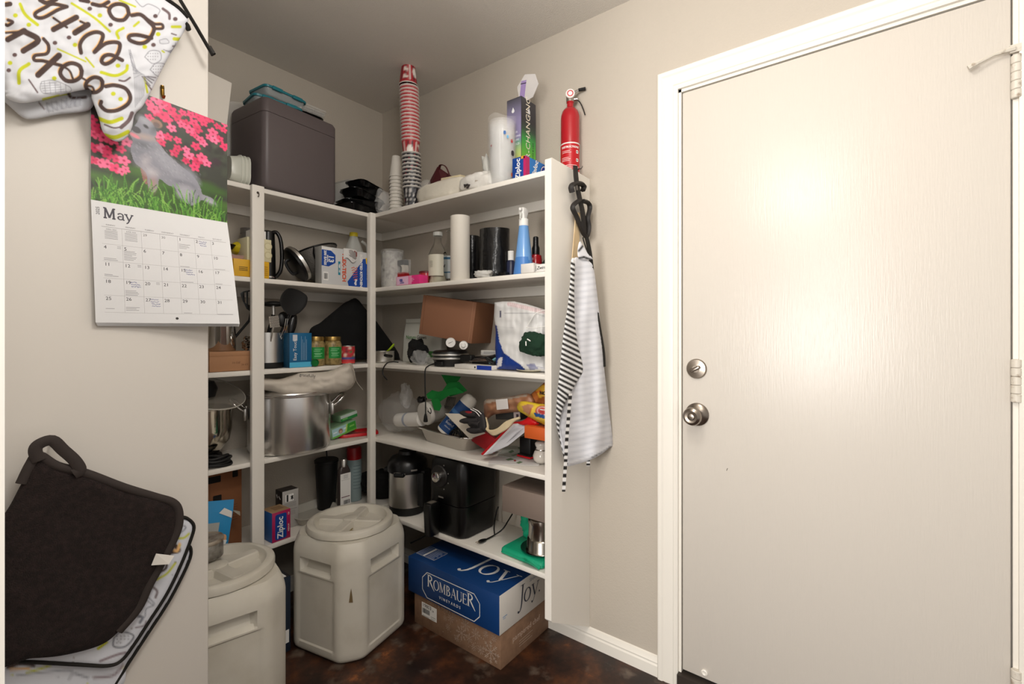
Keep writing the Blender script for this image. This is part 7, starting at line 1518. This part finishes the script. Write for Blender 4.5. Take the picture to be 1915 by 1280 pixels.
# boxes between post and tub
t, w, h = at('L', 0, 528, 558, .10, 917, 'tall_grey_box', 'tall dark and silver box standing behind the magenta zip bag carton', 'box')
carton(t, w, .062, h, plain('#aaa7a2', .5), r=.001, left=plain('#27211f', .45), top=plain('#2f2927', .5))
decal(t, onface(-.004, h*.80), w*.5, h*.19, WHT, 'emblem_panel'); decal(t, onface(-w*.19, h*.80, -.0004), w*.11, h*.18, plain('#2a2a2a'), 'emblem_bar')
b = MB(); b.add([(x*w*.022, y*h*.012, .0010) for x, y in ((0, 6), (2, 3), (5, 4), (3, 0), (5, -4), (2, -3), (1, -7), (-1, -3), (-4, -5), (-2, 0), (-4, 3), (-1, 3))], [tuple(range(12))[::-1]], X=onface(.006, h*.80)); b.build('figure_emblem', plain('#1a1a1a'), t, 0)
lines(t, onface(0, h*.5), [(-w*.4, w*.36, h*(.16-.03*k), .0012) for k in range(4)]+[(-w*.4, w*.40, -h*.01, .0016)]+[(-w*.38, w*.3, -h*(.06+.03*k), .0010) for k in range(4)], plain('#77746f'))
b = MB(); b.tube([(0, -.014, 0), (0, .0, .012), (0, .012, .002), (0, .02, .016)], .0022, 6, X=T(-w/2-.0006, .03, h*.78)); b.build('swoosh_mark', plain('#8a8580'), t, 50)
t, w, h = at('L', 0, 508.5, 543.5, .006, 956, 'zip_bag_carton', 'magenta and blue zip bag carton on the lowest shelf by the left post', 'box', rz=2)
MAG = plain('#a3174f', .4)
carton(t, w, .085, h, MAG, r=.001, left=plain('#2a5f9e', .45), top=mat('tan_card', '#a98a66', .6)); decal(t, onface(-.002, h*.48), w*.62, h*.86, ZB, 'blue_panel', r=.008)
zip_text(t, onface(-.004, h*.45, -.0007) @ RZ(90), .034); b = MB()
for A_, B_ in (((-.013, .012), (.012, .012)), ((-.013, -.05), (-.013, .012)), ((-.013, -.05), (.012, -.05))): pass
texts([('MEDIUM', .0085, onface(w*.40, h*.36, -.0004) @ RZ(90), 'CENTER'), ('120', .0085, onface(w*.40, h*.84, -.0004) @ RZ(90), 'CENTER')], WHT, t, 'small_lettering')
decal(t, T(.006, .045, h), w*.5, .04, plain('#8a6d50', .6), 'top_print')
t = thing('clear_bin', 'shallow frosted plastic tray lying behind the pet food tub', 'tray', (1.165, 2.085, TOP[0]), 4); b = MB(); tray(b, .21, .19, .034, None, wall=.002, rim=.006, r=.03); b.build('tray_wall', mat('milky_tray', '#bdb9ae', .3, alpha=.75), t, 40)
t, w, h = at('L', 0, 602, 641, .135, 862, 'black_tumbler', 'black tumbler with a straw at the back of the lowest shelf', 'tumbler'); r = w*.48
b = MB(); b.lathe([(r*.74, 0), (r*.78, .004), (r, h*.93), (r*1.05, h*.94), (r*1.06, h*.985), (r*.98, h), (.002, h)], 36, cy=r); b.build('cup_wall', BLKM, t, 40); b = MB(); b.tube([(.004, r, h*.97), (-.002, r, h+.05)], .0032, 8); b.build('straw', BLKM, t, 40)
t, w, h = at('L', 0, 636, 656.5, .065, 860, 'flat_bottle', 'dark bottle with a silver cap and long white label', 'bottle')
b = MB(); b.loft([[(x, .016+y, z) for x, y in rr(w*k, .030*k, .010)] for z, k in ((0, .95), (.004, 1), (h*.78, 1), (h*.86, .72), (h*.87, .6))]); b.build('body', plain('#3b3230', .3), t, 40)
b = MB(); b.lathe([(w*.26, h*.86), (w*.26, h*.985), (w*.22, h), (.002, h)], 24, cy=.016); b.build('cap', STEEL, t, 40)
decal(t, onface(0, h*.44), w*.94, h*.60, WHT, 'label_sheet'); barcode(t, onface(w*.1, h*.20, -.0004), w*.55, h*.075, 5); lines(t, onface(0, h*.30), [(-w*.38, w*.38, 0, .0035)], plain('#5d1f2c'), th=.0009); lines(t, onface(0, h*.68), [(-w*.2, w*.2, .008-.004*k, .0012) for k in range(5)], plain('#8d8a8d'), th=.0009); lines(t, onface(0, h*.62), [(-w*.38, w*.38, 0, .0008)], plain('#6d6a6d'), th=.0009)
t, w, h = at('L', 0, 658, 682, .150, 838, 'aerosol_can', 'pale aerosol can with a red cap in the back corner of lowest shelf', 'can'); r = w*.49
b = MB(); b.lathe([(r*.95, 0), (r, .003), (r, h*.76), (r*.92, h*.80)], 32, cy=r); b.build('can_wall', mat('pale_aqua_can', '#93a5a6', .35), t, 40); b = MB(); b.lathe([(r*.98, h*.775), (r*.98, h*.97), (r*.90, h), (.002, h)], 32, cy=r); b.build('cap', mat('red_cap', '#a4161d', .35), t, 40)
b = MB()
for k in range(8): b.grid(lambda u, v: ((r+.0008)*cos(R(-130+60*u)), r+(r+.0008)*sin(R(-130+60*u)), h*(.24+.06*k+.012*v)), 8, 2)
b.build('small_print', plain('#6f8284', .5), t, 60)['kind'] = 'stuff'
t = thing('black_pouch', 'black pouch slumped in the back corner beside the pressure cooker', 'pouch', (1.52, 2.06, TOP[0]), -50); b = MB(); b.blob(.19, .14, .135, 61, .2, 34, 20, p=2.4); b.build('pouch_body', CL, t, 60); b = MB(); b.rbox(.020, .004, .012, .002, X=T(-.02, -.078, .085)); b.build('red_tab', plain('#8f1519', .5), t, 30)
# ---------------------------------------------------------------- lowest shelf, right run
pc = V((1.490, 1.793, TOP[0])); pr = .088
t = thing('pressure_cooker', 'steel electric pressure cooker with a black lid on the lowest shelf', 'cooker', pc)
b = MB(); b.lathe([(pr*.90, 0), (pr*.96, .004), (pr*.97, .030), (pr*1.0, .040)], 48); b.build('base', BLKM, t, 40)
b = MB(); b.lathe([(pr, .038), (pr, .198)], 56); b.build('steel_wall', STEEL, t, 40)
b = MB(); b.lathe([(pr*1.02, .195), (pr*1.09, .200), (pr*1.10, .222), (pr*1.02, .244), (pr*.86, .262), (pr*.5, .276), (pr*.46, .290), (pr*.2, .296), (.002, .296)], 48); lid = b.build('lid', BLKP, t, 40)
a0 = math.degrees(math.atan2(-pc.y, -pc.x))
for da, w_, m_, nm in ((-22, .050, BLKP, 'lid_tab'), (58, .06, BLKM, 'side_handle'), (-112, .06, BLKM, 'side_handle')):
    b = MB(); b.rbox(.028, w_, .020, .006, cx=pr*1.10, cy=0, z0=.188, X=RZ(a0+da)); b.build(nm, m_, t, 35)
b = MB(); b.rbox(.0015, .030, .008, .0005, cx=pr*1.095, cy=0, z0=.212, X=RZ(a0+18)); b.build('lid_label', plain('#7d7872', .4), lid, 30); b = MB(); b.tube([(pr*1.14*cos(R(a0-38+4*i)), pr*1.14*sin(R(a0-38+4*i)), .205+.003*sin(i*.5)) for i in range(9)], .0016, 6); b.build('tab_edge', plain('#8a847e', .35), lid, 50)
b = MB(); b.rbox(.040, .09, .16, .008, cx=pr*.97, cy=0, z0=.040, X=RZ(a0+62)); b.build('control_panel', BLKM, t, 35)
# air fryer
AFW, AFD, AFH = .216, .235, .322; af = V((1.399, 1.444, TOP[0]))
t = thing('air_fryer', 'black air fryer with a round dial and basket handle on the lowest shelf', 'air fryer', af, -90)
AFB = mat('fryer_black', '#060606', .30)
b = MB(); b.loft([[(x, AFD/2+y, z) for x, y in rr(AFW*k, AFD*k, .045*k, 6)] for z, k in ((0, .90), (.004, .94), (.02, .97), (.132, .995))]); b.build('basket', AFB, t, 35)
b = MB(); b.loft([[(x, AFD/2+y, z) for x, y in rr(AFW*k, AFD*k, .045*k, 6)] for z, k in ((.135, .995), (.137, 1.0), (.24, 1.0), (.30, .97), (.318, .88), (.322, .7))]); b.build('housing', AFB, t, 35)
kx_, kz_ = -.032, .245
X = onface(kx_, kz_, .002)
b = MB(); b.lathe([(.046, -.012), (.048, .004), (.044, .008), (.030, .006)], 40, X=X); dial = b.build('dial_plate', mat('dial_black', '#1d1b1a', .45), t, 40)
b = MB(); b.lathe([(.023, .004), (.022, .024), (.020, .028), (.017, .029), (.002, .028)], 32, X=X); b.build('knob', CHROME, dial, 40)
for a in (20, 60, 300, 340): b = MB(); b.lathe([(.003, .007), (.003, .0085), (.001, .009)], 8, X=X @ T(.058*cos(R(a)), .058*sin(R(a)), -.004)); b.build('dial_mark', plain('#7b7773'), dial, 0)
b = MB(); b.loft([[(-.040+x, y-.035, z) for x, y in rr(a, bq, .008)] for z, a, bq in ((.006, .036, .050), (.012, .040, .056), (.12, .042, .066), (.138, .040, .060), (.142, .034, .052))]); hb = b.build('handle', AFB, t, 35)
decal(t, T(-.040, -.036, .1425), .026, .034, plain('#6b655c', .35), 'handle_badge'); decal(t, onface(-.022, .158, -.001), .030, .006, plain('#77726c', .4), 'logo_strip')
b = MB(); b.tube([(AFW*.36, .004, .305), (AFW*.37, .0, .312)], .006, 8); b.build('corner_glint', CHROME, t, 40) if False else None
# taupe box on an upturned steel pot, plate and green bag
p9, w = ln(942, 1026, .035, 'R'); yb = .930
w = p9.y+w/2-yb; zc_ = .560
GB = mat('green_bag_cloth', '#0c9b72', .55, bump=(90, .3, .002))
t = thing('green_bag', 'bright green folded shopping bag under the black plate on lowest shelf', 'bag', (XF+.010, yb+.124, TOP[0]+.003), -90)
b = MB(); b.loft([[(x+.0+s*z*.4, .115+y*1+.004*sin(x*60), z+.003*NZ.noise(V((x*30, y*30, z*90)))) for x, y in rr(.205*g, .22*g, .012, 6)] for z, g, s in ((0, .97, 0), (.004, 1.0, 0), (.010, .98, .4), (.012, 1.0, .6), (.020, .985, .2), (.024, .93, 0))], X=RZ(-2)); b.build('folded_bag', GB, t, 50)
b = MB(); b.blob(.085, .10, .115, 71, .26, 34, 20, p=2.2, X=T(-.058, .17, .012)); b.build('bunched_end', GB, t, 60)
b = MB(); b.sheet(lambda u, v: (.02+.075*u, -.014+.02*v-.004*sin(u*5), .018-.010*u+.006*sin(v*6+u*4)), 12, 6, .0015); b.build('loose_fold', GB, t, 60)
pt_ = V((XF+.098, yb+.084, TOP[0]+.027))
t = thing('black_plate', 'black plate lying on the green bag below the upturned steel pot', 'plate', pt_); b = MB(); b.lathe([(.035, 0), (.046, .002), (.078, .009), (.080, .011), (.046, .005), (.002, .004)], 44); b.build('plate_body', mat('black_glaze', '#120f10', .18), t, 40)
t = thing('steel_pot', 'small steel pot standing on the black plate beside the end panel', 'pot', pt_+V((-.004, -.010, .0065))); r = .062
b = MB(); b.lathe([(r*1.04, 0), (r*1.06, .003), (r, .008), (r*.97, .045), (r*.90, .050), (r*.89, .100), (r*.93, .104), (r*.92, .122), (r*.80, .130), (.002, .131)], 44); b.build('pot_wall', mat('worn_steel', '#b9b2a8', .2, 1), t, 40)
t = thing('taupe_box', 'taupe cardboard box resting on top of the small steel pot', 'box', (XF+.025, yb+w/2, pt_.z+.1395), -90); carton(t, w, .16, .098, mat('taupe_card', '#7d6e64', .6), r=.002)
# plug and cord from the fryer
o0 = V((XF+.05, 1.30, TOP[0])); t = thing('plug_cable', 'black power cable and plug lying on the shelf before the air fryer', 'cable', o0)
zf = TOP[0]+.005; g = lambda a, b, z=zf: onZ(a, b, z)-o0
C_ = [g(906, 1011, zf), g(925, 1001, zf+.004), g(940, 990, zf+.03), g(950, 975, zf+.055), g(958, 962, zf+.07)]
b = MB(); b.tube(curve(C_, 6), .0030, 7); b.build('cable', BLKM, t, 50)
b = MB(); b.tube(curve([g(925, 1000, zf), g(924, 985, zf+.02), g(928, 960, zf+.06), g(932, 948, zf+.085)], 6), .0030, 7); b.tube([], .1) if False else None; b.build('cable', BLKM, t, 50)
A = g(907, 1010, zf+.004); B = g(893, 1015, zf+.004); d = (B-A).normalized()
b = MB(); b.tube([A-d*.004, A+d*.008, A+d*.020, A+d*.030], [.0055, .0085, .0095, .007], 10, flat=.75); b.build('plug', BLKP, t, 40)
sd = d.cross(V((0, 0, 1)))
for s in (-1, 1): b = MB(); b.tube([A+d*.030+sd*.005*s, A+d*.044+sd*.005*s], .0016, 6, flat=.6); b.build('plug_blade', mat('brass_blade', '#b9a06a', .3, 1), t, 40)
t = thing('hanging_cable', 'thin black cable trailing over the lowest shelf edge by the air fryer', 'cable', V((XF-.002, 1.60, TOP[0]))); o0 = t.location.copy()
b = MB(); b.tube(curve([onZ(850, 1000, zf)-o0, onX(820, 1004, XF+.012)-o0+V((0, 0, .004)), onX(800, 1003, XF+.002)-o0+V((-.004, 0, .004)), onX(785, 1008, XF-.006)-o0, onX(768, 1016, XF-.010)-o0], 6), .0032, 7); b.build('cable_body', BLKM, t, 50)
